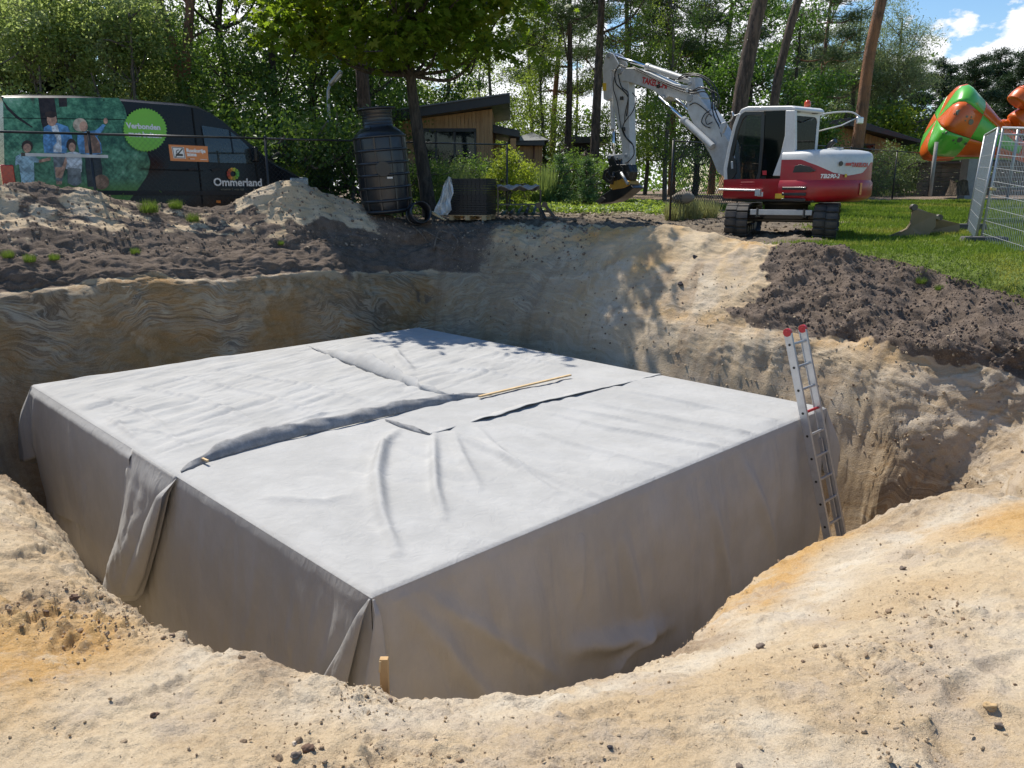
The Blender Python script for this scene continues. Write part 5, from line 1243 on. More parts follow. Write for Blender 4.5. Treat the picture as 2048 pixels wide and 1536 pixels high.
pics = [
 ('printed_trunk', [(255, 142), (360, 142), (372, 250), (385, 420), (300, 420), (270, 300)], PK), ('printed_trunk', [(385, 142), (440, 142), (450, 420), (400, 420)], PK),
 ('printed_branch', [(20, 150), (60, 200), (120, 260), (215, 330), (212, 338), (110, 275), (50, 215)], PK),
 ('printed_trousers', [(340, 500), (420, 500), (412, 600), (398, 680), (360, 680), (345, 600)], PG), ('printed_legs', [(352, 590), (400, 590), (395, 700), (360, 700)], PS),
 ('printed_shirt', [(285, 335), (325, 312), (375, 305), (440, 330), (465, 390), (470, 440), (440, 440), (425, 500), (318, 500), (285, 498), (278, 420)], PB),
 ('printed_vest', [(335, 320), (372, 318), (395, 400), (398, 495), (345, 495)], PW), ('printed_head', vell(338, 285, 32, 42), PS), ('printed_hair', vell(333, 250, 37, 22), PH),
 ('printed_skirt', [(545, 500), (640, 500), (655, 600), (650, 715), (560, 715), (548, 600)], PD), ('printed_cardigan', [(500, 375), (560, 360), (640, 350), (665, 325), (672, 345), (640, 380), (625, 395), (650, 440), (655, 500), (590, 515), (510, 500), (497, 430)], PB),
 ('printed_top', [(540, 375), (600, 370), (640, 430), (648, 500), (545, 500)], PT), ('printed_hair', vell(518, 318, 46, 44, 18), PL), ('printed_head', vell(540, 328, 27, 33), PS),
 ('printed_arm', [(612, 358), (665, 312), (682, 322), (650, 355), (622, 370)], PB), ('printed_hand', vell(683, 292, 14, 20), PS),
 ('printed_dress', [(415, 500), (470, 488), (515, 500), (525, 560), (520, 620), (420, 600)], PW), ('printed_shorts', [(430, 590), (515, 600), (520, 690), (480, 715), (430, 690)], PG), ('printed_hair', vell(458, 448, 32, 42), PH), ('printed_head', vell(462, 462, 22, 30), PS),
 ('printed_shirt', [(100, 520), (145, 500), (210, 505), (250, 545), (248, 560), (215, 560), (218, 640), (128, 640), (120, 570), (95, 580)], PLB), ('printed_trousers', [(130, 635), (218, 635), (215, 705), (135, 705)], PLB), ('printed_hair', vell(175, 455, 36, 38), PH), ('printed_head', vell(174, 468, 26, 30), PS), ('printed_arm', [(245, 545), (320, 525), (325, 545), (250, 562)], PS), ('printed_arm', [(372, 655), (405, 560), (420, 520), (428, 560), (400, 640), (382, 665)], PS),
 ('printed_basket', vell(645, 685, 50, 48), PT)]
for k, (nm, pts, mt) in enumerate(pics): vpoly(nm, pts, .008+.0012*k, mt)
# serrated green badge
bd = []
for k in range(88):
    a = 2*math.pi*k/88; rr = 143 if k % 2 else 133; bd.append((932+rr*math.cos(a), 350+rr*math.sin(a)))
vpoly('green_badge', bd, .045, paint('badge_green', (.20, .55, .03), .35, .05))
def vtext(name, txt, size, zx, zy, mat, off, bold=0, sp=1.0, ang=0):
    x0, z0 = zv(zx, zy); m = MB(); ca, sa = math.cos(ang), math.sin(ang)
    text_mb(txt, size, m, lambda x, y, d: vq(x0+x*ca-y*sa, z0+x*sa+y*ca, off+.002), 0, 0, sp, bold); m.build(name, mat, van)
vtext('badge_lettering', 'Verbonden', .150, 815, 338, M_VW, .05, .006, 1.0, -.012)
vtext('badge_lettering', 'met buiten', .150, 826, 392, M_VW, .05, .006, 1.0, -.012)
vtext('side_lettering', 'Ommerland', .235, 1365, 708, M_VW, .02, .007, 1.0, -.006)
vtext('side_lettering', 'vakantie & vrije tijd', .07, 1410, 738, pm('dim_print', (.25, .22, .16)), .02)
for k in range(12):
    a0, a1 = 2*math.pi*k/12, 2*math.pi*(k+.92)/12
    cols = [(.1, .35, .06), (.25, .5, .05), (.5, .5, .05), (.6, .32, .04), (.6, .14, .03), (.5, .06, .03)]
    vpoly('logo_petal', [(1490+r_*math.cos(a), 633-r_*math.sin(a)) for r_, a in ((18, a0), (39, a0), (42, (a0+a1)/2), (39, a1), (18, a1))], .02, pm('petal_%s' % 'abcdef'[k % 6], cols[min(k, 11-k) % 6]))
# glazing, seams, lamps, wheels
M_VG = glass('van_glass', (.045, .06, .06), .86, .8)
vpoly('door_window', [(1300, 322), (1468, 348), (1500, 372), (1560, 425), (1612, 480), (1640, 545), (1600, 565), (1400, 562), (1340, 558), (1315, 440)], .012, M_VG)
vpoly('window_divider', [(1472, 350), (1484, 352), (1500, 500), (1490, 505)], .016, M_VB)
vpoly('mirror_mount', [(1590, 470), (1640, 470), (1650, 540), (1605, 545)], .03, M_VK)
mx, mz = zv(1615, 510); m = MB(); m.box((mx, -.14, mz), (.12, .2, .34)); m.build('wing_mirror', M_VB, van, bevel=.04)
for nm, pts in (('panel_seam', [(676, 150), (682, 150), (690, 780), (684, 780)]), ('panel_seam', [(1242, 205), (1250, 207), (1290, 700), (1300, 830), (1292, 830), (1282, 700)]), ('panel_seam', [(20, 270), (780, 280), (1080, 305), (1080, 309), (780, 285), (20, 275)]), ('panel_seam', [(900, 598), (1300, 610), (1300, 616), (900, 604)]),
                ('panel_seam', [(1640, 560), (1660, 700), (1655, 830), (1648, 830), (1650, 700), (1632, 560)])):
    vpoly(nm, pts, .009, pm('seam', (.001, .001, .001), .6))
vpoly('side_moulding', [(30, 735), (1640, 745), (1700, 745), (1700, 772), (1640, 770), (30, 765)], .03, M_VK)
vpoly('door_handle_strip', [(1200, 600), (1250, 592), (1262, 606), (1210, 614)], .02, M_VK); vpoly('door_handle_strip', [(1350, 602), (1400, 594), (1412, 608), (1360, 616)], .02, M_VK)
a = zv(10, 600); b = zv(95, 700)
m = MB(); m.box(((a[0]+b[0])/2, .02, (a[1]+b[1])/2), (.22, .1, abs(a[1]-b[1])+.15)); m.build('tail_lamp', paint('lamp_red', (.5, .01, .01), .2, .1, coat=.6), van, bevel=.02)
m = MB(); q = zv(1397, 811); m.box((q[0], -.01, q[1]), (.10, .03, .06)); m.build('side_marker', paint('marker_orange', (.8, .2, .01), .3, .1), van, bevel=.008)
m = MB(); q = zv(1930, 690); m.box((q[0]-.05, .1, q[1]+.02), (.5, .22, .22)); m.build('headlamp', M_ALU, van, bevel=.05)
for nm, wx in (('rear', x0v+1.25), ('front', x_end-.85)):
    for y in (.14, W_-.14):
        w0 = thing('wheel', (wx, y, .34)); w0.parent = van
        m = MB(); m.lathe([(.20, -.11), (.30, -.12), (.34, -.09), (.345, 0), (.34, .09), (.30, .12), (.20, .11)], (0, 0, 0), 28, Matrix.Rotation(R(90), 3, 'X')); m.build('tyre', M_DARK, w0)
        m = MB(); m.lathe([(0, -.06), (.08, -.08), (.19, -.05), (.215, -.10), (.215, .1), (.19, .05), (0, .06)], (0, 0, 0), 24, Matrix.Rotation(R(90), 3, 'X')); m.build('rim', M_ALUD, w0)
m = MB(); q0 = zv(1300, 190); 
P = []
for t in np.linspace(0, 1, 8):
    (xa, za) = prof[6+0] ; idx = 6+t*5; i = int(min(idx, 10)); f_ = idx-i; x = prof[i][0]*(1-f_)+prof[i+1][0]*f_; z = prof[i][1]*(1-f_)+prof[i+1][1]*f_
    P.append([(x+.012, y, z+.012) for y in np.linspace(.28, W_-.28, 6)])
MB().grid(np.array(P)).build('windscreen', M_VG, van)
# ------------------------------------------------------------------ chain-link fences
M_WIRE = paint('black_wire', (.015, .017, .016), .5, .2, (.1, .1, .09), 0)
def chain_mb(L, H, pitch=.072, wire=.0032, z0=.02):
    """two families of crossed wires woven past one another, as three-sided rods"""
    m = MB(); 
    for fam in (0, 1):
        k = -H
        while k < L:
            x0, x1 = k, k+H; za, zb = 0, H
            if x0 < 0: za = -x0; x0 = 0
            if x1 > L: zb = H-(x1-L); x1 = L
            if zb-za > .03:
                a = (x0, fam*.004-.002, z0+za); b = (x1, fam*.004-.002, z0+zb)
                if fam: a = (x0, a[1], z0+H-za); b = (x1, b[1], z0+H-zb)
                m.tube([a, b], wire/2, 3, False)
            k += pitch*1.414
    m.smooth = [False]*len(m.smooth)
    return m
def chain_fence(A, Bp, posts, H, label, zA, zB, gate=False, wire=.0032, pitch=.072, rail=.022, post=.028):
    A = np.array(A, float); Bp = np.array(Bp, float); L = np.linalg.norm(Bp-A); d = (Bp-A)/L
    t = thing('chain_link_fence', (A[0], A[1], zA), math.atan2(d[1], d[0]), label, 'fence')
    zz = lambda s_: (zB-zA)*s_/L
    for s_ in posts:
        m = MB(); m.tube([(s_, 0, zz(s_)-.35), (s_, 0, zz(s_)+H+.03)], post, 10); m.lathe([(post+.004, 0), (post+.004, .02), (0, .04)], (s_, 0, zz(s_)+H+.025), 10); m.build('fence_post', M_BLACK, t)
    ps = sorted(posts)
    for a, b in zip(ps[:-1], ps[1:]):
        m = MB(); m.tube([(a+post, 0, zz(a)+H), (b-post, 0, zz(b)+H)], rail, 8); m.build('top_rail', M_BLACK, t)
        m = chain_mb(b-a-2*post, H-.06, pitch, wire)
        m.v = [(x+a+post, y-.03, z+zz(a)+(zz(b)-zz(a))*(x)/(b-a)) for x, y, z in m.v]
        o = m.build('chain_link_mesh', M_WIRE, t); o['kind'] = 'stuff'
    return t
FA = np.array([-9.2, 14.3]); FD = np.array([.74, .673]); FD = FD/np.linalg.norm(FD)
s_post = [-1.75, 1.75, 5.25, 8.75, 12.25]
start = FA+FD*(-1.75)
chain_fence(start, FA+FD*12.27, [s+1.75 for s in s_post], 1.89, 'long black chain-link fence in front of the black van and the tank', -.95, -.72)
gs = np.array([4.0, 20.5]); gd = np.array([.68, .73]); gd /= np.linalg.norm(gd)
chain_fence(gs, gs+gd*7.0, [0, 3.5, 7.0], 1.66, 'coarse black chain-link fence panel standing behind the excavator boom', -.50, -.45, wire=.013, pitch=.085, rail=.02)
chain_fence(gs+gd*7.1, gs+gd*31, [0.0, 4.5, 9.3, 13.9, 18.3, 23.5], 1.8, 'thin black chain-link fence at the far edge of the lawn', -.45, -.22, wire=.004)
# no smoking sign on the left fence
def psf(px, py, off=.04):
    n = np.array([FD[1], -FD[0], 0]); P = np.array([FA[0], FA[1], 0])+n*off; return onplane(px, py, P, n)
c = psf(376, 306); sg = thing('no_smoking_sign', tuple(c), math.atan2(FD[1], FD[0]), 'orange smoke-free zone sign hanging on the black fence', 'sign')
def sl2(px, py):
    q = psf(px, py)-c; return float(q[0]*FD[0]+q[1]*FD[1]), float(q[2])
cn = [sl2(*p) for p in ((337, 289), (415, 292.5), (417, 324), (341, 321.5))]
m = MB(); m.prism(cn, lambda a, b: (a, -.004, b), lambda a, b: (a, .004, b)); m.build('sign_board', paint('sign_orange', (.62, .19, .04), .4, .1), sg)
wS = cn[1][0]-cn[0][0]; hS = cn[0][1]-cn[3][1]; x0, zt = cn[0]; an = math.atan2(cn[1][1]-cn[0][1], wS)
def sp_(u, v, d=.008): return (x0+u*wS*math.cos(an)+.03*v, -d, zt+u*wS*math.sin(an)-v*hS)
M_SW = paint('sign_white', (.75, .74, .72), .4, .08); M_SK = paint('sign_ink', (.02, .02, .025), .4, .05); M_SR = paint('sign_dark_red', (.25, .03, .02), .4, .05)
m = MB(); m.add([sp_(.06, .13), sp_(.37, .13), sp_(.37, .84), sp_(.06, .84)], [(3, 2, 1, 0)]); m.build('pictogram_panel', M_SW, sg)
m = MB()
def ln(p, q, w_, d=.010):
    p = np.array(p); q = np.array(q); t = (q-p)*np.array([wS, hS]); t = t/np.linalg.norm(t); n = np.array([-t[1], t[0]])*w_/np.array([wS, hS])
    m.add([sp_(*(p+n), d), sp_(*(q+n), d), sp_(*(q-n), d), sp_(*(p-n), d)], [(0, 1, 2, 3)])
for a_, b_ in (((.08, .17), (.35, .17)), ((.35, .17), (.35, .80)), ((.35, .80), (.08, .80)), ((.08, .80), (.08, .17))): ln(a_, b_, .006)
ln((.13, .62), (.31, .62), .022); ln((.11, .76), (.33, .22), .011); ln((.15, .50), (.17, .36), .008); ln((.17, .36), (.23, .30), .008); ln((.21, .52), (.23, .42), .008); ln((.15, .5), (.21, .52), .007)
m.build('pictogram', M_SK, sg)
for tx, u, v, s_ in (('Rookvrije', .42, .42, .098), ('zone', .42, .66, .098)):
    m = MB(); text_mb(tx, s_, m, lambda x, y, d: sp_(u+x/wS, v-y/hS), 0, 0, 1, .0055); m.build('sign_lettering', M_SW, sg)
m = MB(); ln((.44, .84), (.47, .84), .01, .008); m.build('sign_mark', M_SK, sg)
m = MB(); ln((.48, .84), (.60, .84), .005, .008); ln((.74, .86), (.92, .86), .005, .008); m.build('sign_small_print', M_SW, sg)
# grey bar tied along the fence in front of the picture
a = psf(50, 309, .06); b = psf(216, 313, .06); bt = thing('fence_bar', tuple(a), 0, 'grey metal bar tied across the fence in front of the printed family', 'bar')
MB().bar(a, b, .012, .055).build('bar_profile', M_ALUD, bt, shift=tuple(a)); MB().bar(a-(b-a)*.045/1, a, .02, .06).build('bar_end', M_BLACK, bt, shift=tuple(a))
# ------------------------------------------------------------------ temporary mesh fence panels on rubber feet
def mesh_panel(p0, p1, t0, t1, label, name='temporary_fence_panel', group=None):
    """corners: bottom 0, bottom 1, top 0, top 1"""
    p0, p1, t0, t1 = [np.array(p, float) for p in (p0, p1, t0, t1)]
    t = thing(name, tuple(p0), 0, label, 'fence panel'); sh = tuple(p0)
    for a, b in ((p0, t0), (p1, t1), (p0, p1), (t0, t1)):
        MB().tube([a, b], .021, 10).build('frame_tube', M_ALUD, t, shift=sh)
    L = np.linalg.norm(p1-p0); n = int(L/.1); m = MB()
    for i in range(1, n):
        f = i/n; m.tube([p0*(1-f)+p1*f, t0*(1-f)+t1*f], .0032, 4, False)
    o = m.build('vertical_wires', M_ALUD, t, shift=sh); o['kind'] = 'stuff'
    for i in range(1, 9):
        f = i/9; MB().tube([p0*(1-f)+t0*f, p1*(1-f)+t1*f], .0042, 4, False).build('horizontal_wire', M_ALUD, t, shift=sh)
    return t
A0_ = np.array([8.45, 14.5, -1.0]); A1_ = A0_+[.12, .0, 2.04]
gN = ground
mesh_panel(A0_, (7.42, 11.0, -1.10), A1_, (7.62, 11.5, .80), 'tilted mesh fence panel in the foreground at the right edge')
mesh_panel((9.98, 17.7, -.87), A0_+[-.06, .06, .02], (10.1, 17.7, 1.12), A1_+[-.05, .05, 0], 'mesh fence panel seen almost edge on, beside the steel bucket')
mesh_panel((10.1, 17.8, -.87), (13.6, 19.2, -.85), (10.2, 17.8, 1.15), (13.65, 19.2, 1.17), 'mesh fence panel standing behind the foreground panel at the right')
def foot(x, y, rz, label):
    z = gz(np.array(x), np.array(y))+.02
    t = thing('rubber_block', (x, y, float(z)), rz, label, 'rubber block', 'rubber feet of the mesh fence')
    MB().box((0, 0, .07), (.78, .24, .14), taper=.93).build('block_body', M_GREYBLOCK, t, bevel=.02); 
    for k in (-.22, 0, .22): MB().lathe([(.03, 0), (.03, .012), (0, .012)], (k, 0, .14), 10).build('socket_hole', M_BLACK, t)
foot(8.42, 14.35, R(-8), 'dark rubber foot holding the foreground mesh panel'); foot(9.92, 17.6, R(-5), 'dark rubber foot at the far end of the edge on mesh panel')
cl = thing('panel_clamp', (8.50, 14.42, .0), 0, 'small brass coloured clamp joining two mesh panels', 'clamp'); MB().box((0, 0, 0), (.10, .05, .05)).build('clamp_body', paint('brass', (.5, .38, .15), .4, .3, metal=.6), cl, bevel=.01)
bs = thing('fence_brace', (9.35, 14.2, -1.0), 0, 'white diagonal brace leaning behind the foreground mesh panel', 'brace')
MB().tube([(0.2, .2, .08), (1.1, .9, 1.1)], .018, 8).build('brace_tube', M_XW, bs); MB().box((.17, .18, .04), (.12, .12, .04)).build('brace_shoe', M_ALUD, bs)
lg = thing('lying_pole', (9.6, 14.7, -.98), R(18), 'thick grey-brown pole lying on the grass behind the mesh panel', 'pole')
MB().tube([(0, 0, .08), (2.6, 0, .09)], .075, 12).build('pole_shaft', M_CONC, lg)
# ------------------------------------------------------------------ tank
z3 = lambda x, y: (680+x/3.103, 180+y/3.103)
def tank():
    D = 18.3; b = atD(*z3(300, 765), D); tp = atD(*z3(222, 112), D-.05); ax = Vector(tp-b); Hh = ax.length
    t = thing('pump_tank', tuple(b), 0, 'tall ribbed black plastic tank leaning at the corner of the pit', 'tank')
    Mr = Vector((0, 0, 1)).rotation_difference(ax.normalized()).to_matrix()
    s_ = 1/ (1585/ D)     # metres per picture pixel at this distance
    def row(y): return (765-y)/(765-112)*Hh
    prof = [(.0, 0), (.46, 0), (.50, .05), (.545, row(690)), (.56, row(600)), (.565, row(450)), (.56, row(300)), (.54, row(272)), (.46, row(252)), (.36, row(235)), (.335, row(225)), (.33, row(190)), (.325, row(150)), (.345, row(135)), (.345, row(120)), (.30, row(118)), (.30, row(130)), (0, row(140))]
    MB().lathe(prof, (0, 0, 0), 40, Mr).build('shell', M_PLASTIC, t)
    for y in (290, 372, 450, 523, 602, 682, 748):
        r0 = .565 if y < 600 else (.56 if y < 690 else .53)
        z = row(y); MB().lathe([(r0-.02, z-.035), (r0+.02, z-.024), (r0+.03, z), (r0+.02, z+.024), (r0-.02, z+.035)], (0, 0, 0), 40, Mr).build('ring_rib', M_PLASTIC, t)
    for y in (150, 170, 192, 210):
        z = row(y); MB().lathe([(.325, z-.014), (.355, z), (.325, z+.014)], (0, 0, 0), 36, Mr).build('neck_ring', M_PLASTIC, t)
    MB().lathe([(.33, row(128)), (.42, row(125)), (.43, row(118)), (.42, row(112)), (.31, row(112))], (0, 0, 0), 36, Mr).build('rim', M_PLASTIC, t)
    for k in range(10):
        a = k*math.pi/5+.25
        m = MB(); q = [(.52, row(748)), (.555, row(740)), (.572, row(690)), (.580, row(300)), (.555, row(278)), (.52, row(300))]
        u = Vector((math.cos(a), math.sin(a), 0)); w_ = Vector((-math.sin(a), math.cos(a), 0))*.022
        m.prism(q, lambda r_, z: tuple(Mr @ (u*r_+Vector((0, 0, z))+w_)), lambda r_, z: tuple(Mr @ (u*r_+Vector((0, 0, z))-w_))); m.build('vertical_rib', M_PLASTIC, t, bevel=.006)
    for k in range(6):
        a = k*math.pi/3-1.9; u = Vector((math.cos(a), math.sin(a), 0))
        m = MB(); w_ = Vector((-math.sin(a), math.cos(a), 0))*.015
        m.prism([(.34, row(275)), (.53, row(275)), (.36, row(225))], lambda r_, z: tuple(Mr @ (u*r_+Vector((0, 0, z))+w_)), lambda r_, z: tuple(Mr @ (u*r_+Vector((0, 0, z))-w_))); m.build('shoulder_gusset', M_PLASTIC, t)
    a = -math.pi/2+.16; u = Mr @ Vector((math.cos(a), math.sin(a), 0)); c0 = Mr @ Vector((0, 0, row(487)))
    m = MB(); m.tube([c0+u*.5, c0+u*.64], .15, 24); m.build('inlet_stub', M_PLASTIC, t, bevel=.01)
    MB().tube([c0+u*.641, c0+u*.66], .165, 24).build('inlet_cap', M_BLACK, t, bevel=.012)
    q = Mr @ Vector((.607*math.cos(a+.2), .607*math.sin(a+.2), row(543))); m = MB(); m.box(q, (.12, .012, .035)); m.build('type_label', M_SW, t)
    m = MB(); q = Mr @ Vector((0, 0, row(118)))
    for k in range(9):
        an_ = k*.7; m.box(Vector(q)+Vector((.385*math.cos(an_), .385*math.sin(an_), .02)), (.05, .05, .02))
    m.build('rim_bolts', M_BLACK, t)
tank()
def lying_pipe():
    c = atD(*z3(488, 765), 18.0); t = thing('pipe_stub', tuple(c), R(25), 'short wide black pipe stub lying beside the tank foot', 'pipe')
    m = MB(); Mx = Matrix.Rotation(R(80), 3, 'X') @ Matrix.Rotation(R(0), 3, 'Y')
    m.lathe([(.22, -.2), (.24, -.2), (.24, .2), (.22, .2), (.22, -.2)], (0, 0, 0), 24, Mx); m.build('pipe_wall', M_PLASTIC, t)
    m = MB(); m.lathe([(.235, -.17), (.262, -.17), (.262, -.11), (.235, -.11)], (0, 0, 0), 24, Mx); m.build('pipe_collar', M_PLASTIC, t)
lying_pipe()
# ------------------------------------------------------------------ pallet with stacked infiltration panels
def stack():
    D = 18.7; a = atD(*z3(700, 770), D); b = atD(*z3(932, 782), D-.2); sc_ = 1/85.
    W = float(np.linalg.norm((b-a)[:2])); c = (a+b)/2; rz = math.atan2(b[1]-a[1], b[0]-a[0])
    zb = float(min(a[2], b[2]))-.12
    p = thing('pallet', (c[0], c[1]+.35, zb), rz, 'wooden pallet under the black panel stack beside the fence end', 'pallet')
    for k in range(5): MB().box((0, -.35+k*.2, .128), (W+.02, .1, .02)).build('deck_board', M_PINEWOOD, p, bevel=.002)
    for x in (-W/2+.06, 0, W/2-.06):
        MB().box((x, .05, .108), (.1, .9, .018)).build('stringer_board', M_PINEWOOD, p)
        for y in (-.35, .05, .45): MB().box((x, y, .06), (.1, .1, .075)).build('pallet_block', M_PINEWOOD, p)
    n = 15; H_ = 215/3.103*sc_*D/18.7; hh = H_/n
    M_CR = paint('crate_plastic', (.010, .011, .013), .5, .2, (.07, .06, .05), 0)
    first = None
    for k in range(n):
        lb = 'topmost flat black panel of the stack on the pallet' if k == n-1 else 'lowest flat black panel, lying directly on the pallet' if k == 0 else 'one of the flat black plastic panels in the middle of the pallet stack'
        t = thing('drainage_panel', (c[0]+.01*math.sin(k*2.1), c[1]+.35+.008*math.cos(k*3), zb+.14+k*hh), rz, lb, 'panel', 'flat black panels stacked on the pallet')
        if first is None:
            f1 = MB(); f1.box((0, .05, hh*.5), (W, .9, hh*.45)); f1 = f1.build('panel_core', M_CR, t)
            f2 = MB(); 
            for y in (-.4, .5): f2.box((0, y, hh*.5), (W+.01, .02, hh*.86))
            for x in (-W/2, W/2): f2.box((x, .05, hh*.5), (.02, .9, hh*.86))
            for i in range(9): f2.box((-W/2+.05+i*(W-.1)/8, -.415, hh*.5), (.018, .02, hh*.8))
            f2 = f2.build('panel_rim', M_CR, t); first = (f1, f2)
        else:
            for f in first: q = f.copy(); COL.objects.link(q); q.parent = t
    return c, zb, H_, rz, W
SC, SZ, SH_, SRZ, SW = stack()
def film():
    """crumpled translucent film draped off the stack"""
    D = 18.2; L_ = [(672, 535), (640, 590), (625, 650), (600, 715), (578, 765), (585, 780)]; R__ = [(690, 545), (698, 590), (706, 640), (684, 690), (690, 745), (665, 775)]
    n = 40; P = []
    lx = np.interp(np.linspace(0, 5, n), range(6), [p[0] for p in L_]); ly = np.interp(np.linspace(0, 5, n), range(6), [p[1] for p in L_])
    rx = np.interp(np.linspace(0, 5, n), range(6), [p[0] for p in R__]); ry = np.interp(np.linspace(0, 5, n), range(6), [p[1] for p in R__])
    c = atD(*z3(640, 700), D)
    for i in range(n):
        row = []
        for j in range(16):
            f = j/15; q = atD(*z3(lx[i]*(1-f)+rx[i]*f, ly[i]*(1-f)+ry[i]*f), D)
            q[1] += .06*math.sin(f*9+i*.15)+.05*math.sin(f*17-i*.3); row.append(q)
        P.append(row)
    P = np.array(P); P[..., 1] += np.abs(fbm(P[..., 0]*2, P[..., 2], 0, 4, 3, 700))*.12
    M = Mat('milky_film'); n_ = M.noise(9, 4, .6, M.coord()); mt = M.set(color=M.mix(n_, (.55, .60, .62), (.75, .78, .8)), rough=.25, alpha=.8, normal=M.bump(n_, .5, .03))
    t = thing('plastic_sheet', tuple(c), 0, 'crumpled milky plastic film hanging off the black panel stack', 'plastic film')
    MB().grid(P).build('film', mt, t, shift=tuple(c))
film()
for (a, b, lb) in (((566, 770), (655, 812), 'thin pale lath lying in front of the plastic film'), ((572, 762), (640, 806), 'second thin lath beside the pale one, under the plastic film')):
    p0 = atD(*z3(*a), 18.0); p1 = atD(*z3(*b), 17.7); p0[2] += .03; p1[2] += .02; t = thing('wooden_lath', tuple(p0), 0, lb, 'lath'); MB().bar(p0, p1, .05, .02).build('lath_bar', M_PINEWOOD, t, shift=tuple(p0))
def bracket():
    D = 18.2; c = atD(*z3(1290, 800), D); t = thing('steel_bracket', tuple(c), 0, 'black steel A-shaped bracket standing on the trodden earth', 'bracket')
    for k, (a, b) in enumerate((((1232, 722), (1275, 800)), ((1270, 718), (1340, 802)))):
        A = atD(*z3(*a), D); B_ = atD(*z3(*b), D-.1); A[2] += .02; MB().bar(A, B_, .07, .06).build('side_arm', M_XB, t, shift=tuple(c), bevel=.01)
        MB().cyl(A+[0, -.06, 0], A+[0, .06, 0], .065, 16).build('eye', M_XB, t, shift=tuple(c))
    A = atD(*z3(1240, 755), D); B_ = atD(*z3(1300, 750), D); MB().bar(A, B_, .06, .05).build('cross_piece', M_XB, t, shift=tuple(c), bevel=.01)
    A = atD(*z3(1255, 802), D); B_ = atD(*z3(1348, 800), D-.1); MB().bar(A, B_, .12, .05).build('base_plate', M_XB, t, shift=tuple(c), bevel=.01)
bracket()
def kit():
    D = 19.2; c = atD(*z3(1112, 785), D); t = thing('tool_rack', tuple(c), 0, 'low dark tool frame with a grey folded cover beside the fence end post', 'tool frame')
    M_DG = paint('dark_green', (.02, .05, .04), .5, .3)
    for z_ in (.05, .28):
        for y_ in (-.2, .2): MB().bar(c+[-.5, y_, z_], c+[.5, y_, z_], .03).build('rail', M_DG, t, shift=tuple(c))
    for x_ in (-.5, .5):
        for y_ in (-.2, .2): MB().bar(c+[x_, y_, 0], c+[x_, y_, .7 if x_ < 0 else .62], .028).build('leg', M_XB, t, shift=tuple(c))
    m = MB(); P = np.array([[c+[-.52+i*.09, -.24+j*.06, .66+.05*math.sin(i*1.3+j)+.03*math.sin(j*2.1)] for i in range(12)] for j in range(9)]); m.grid(P); m.build('folded_cover', paint('grey_cover', (.3, .3, .29), .7, .4), t, shift=tuple(c), solid=.02)
    for k in range(5): MB().tube([c+[-.4+.18*k, -.3, .06], c+[-.3+.18*k, .25, .12+.04*k]], .04, 8).build('tool_handle', M_XB if k % 2 else M_DG, t, shift=tuple(c))
kit()
# ------------------------------------------------------------------ street lamp
def lamp():
    D = 23.4; b = atD(668, 470, D); tp = atD(660, 168, D); h = atD(683, 142, D)
    z0 = -.7; t = thing('street_lamp', (b[0], b[1], z0), 0, 'slim grey street lamp between the trees behind the fence', 'street lamp')
    top = tp-np.array([b[0], b[1], z0]); hd = h-np.array([b[0], b[1], z0])
    MB().tube([(0, 0, -.3), (0, 0, 1.0), tuple(top*np.array([.4, 1, .95])), tuple(top)], [.07, .06, .045, .04], 10).build('pole', M_ALUD, t)
    m = MB(); m.bar(tuple(top+[.0, 0, -.02]), tuple(hd), .22, .10); m.build('lamp_head', M_ALUD, t, bevel=.03)
    m = MB(); d = (hd-top); m.bar(tuple(top+d*.35+[.03, -.02, -.06]), tuple(top+d*.9+[.03, -.02, -.06]), .15, .03); m.build('lamp_glass', M_SW, t)
lamp()
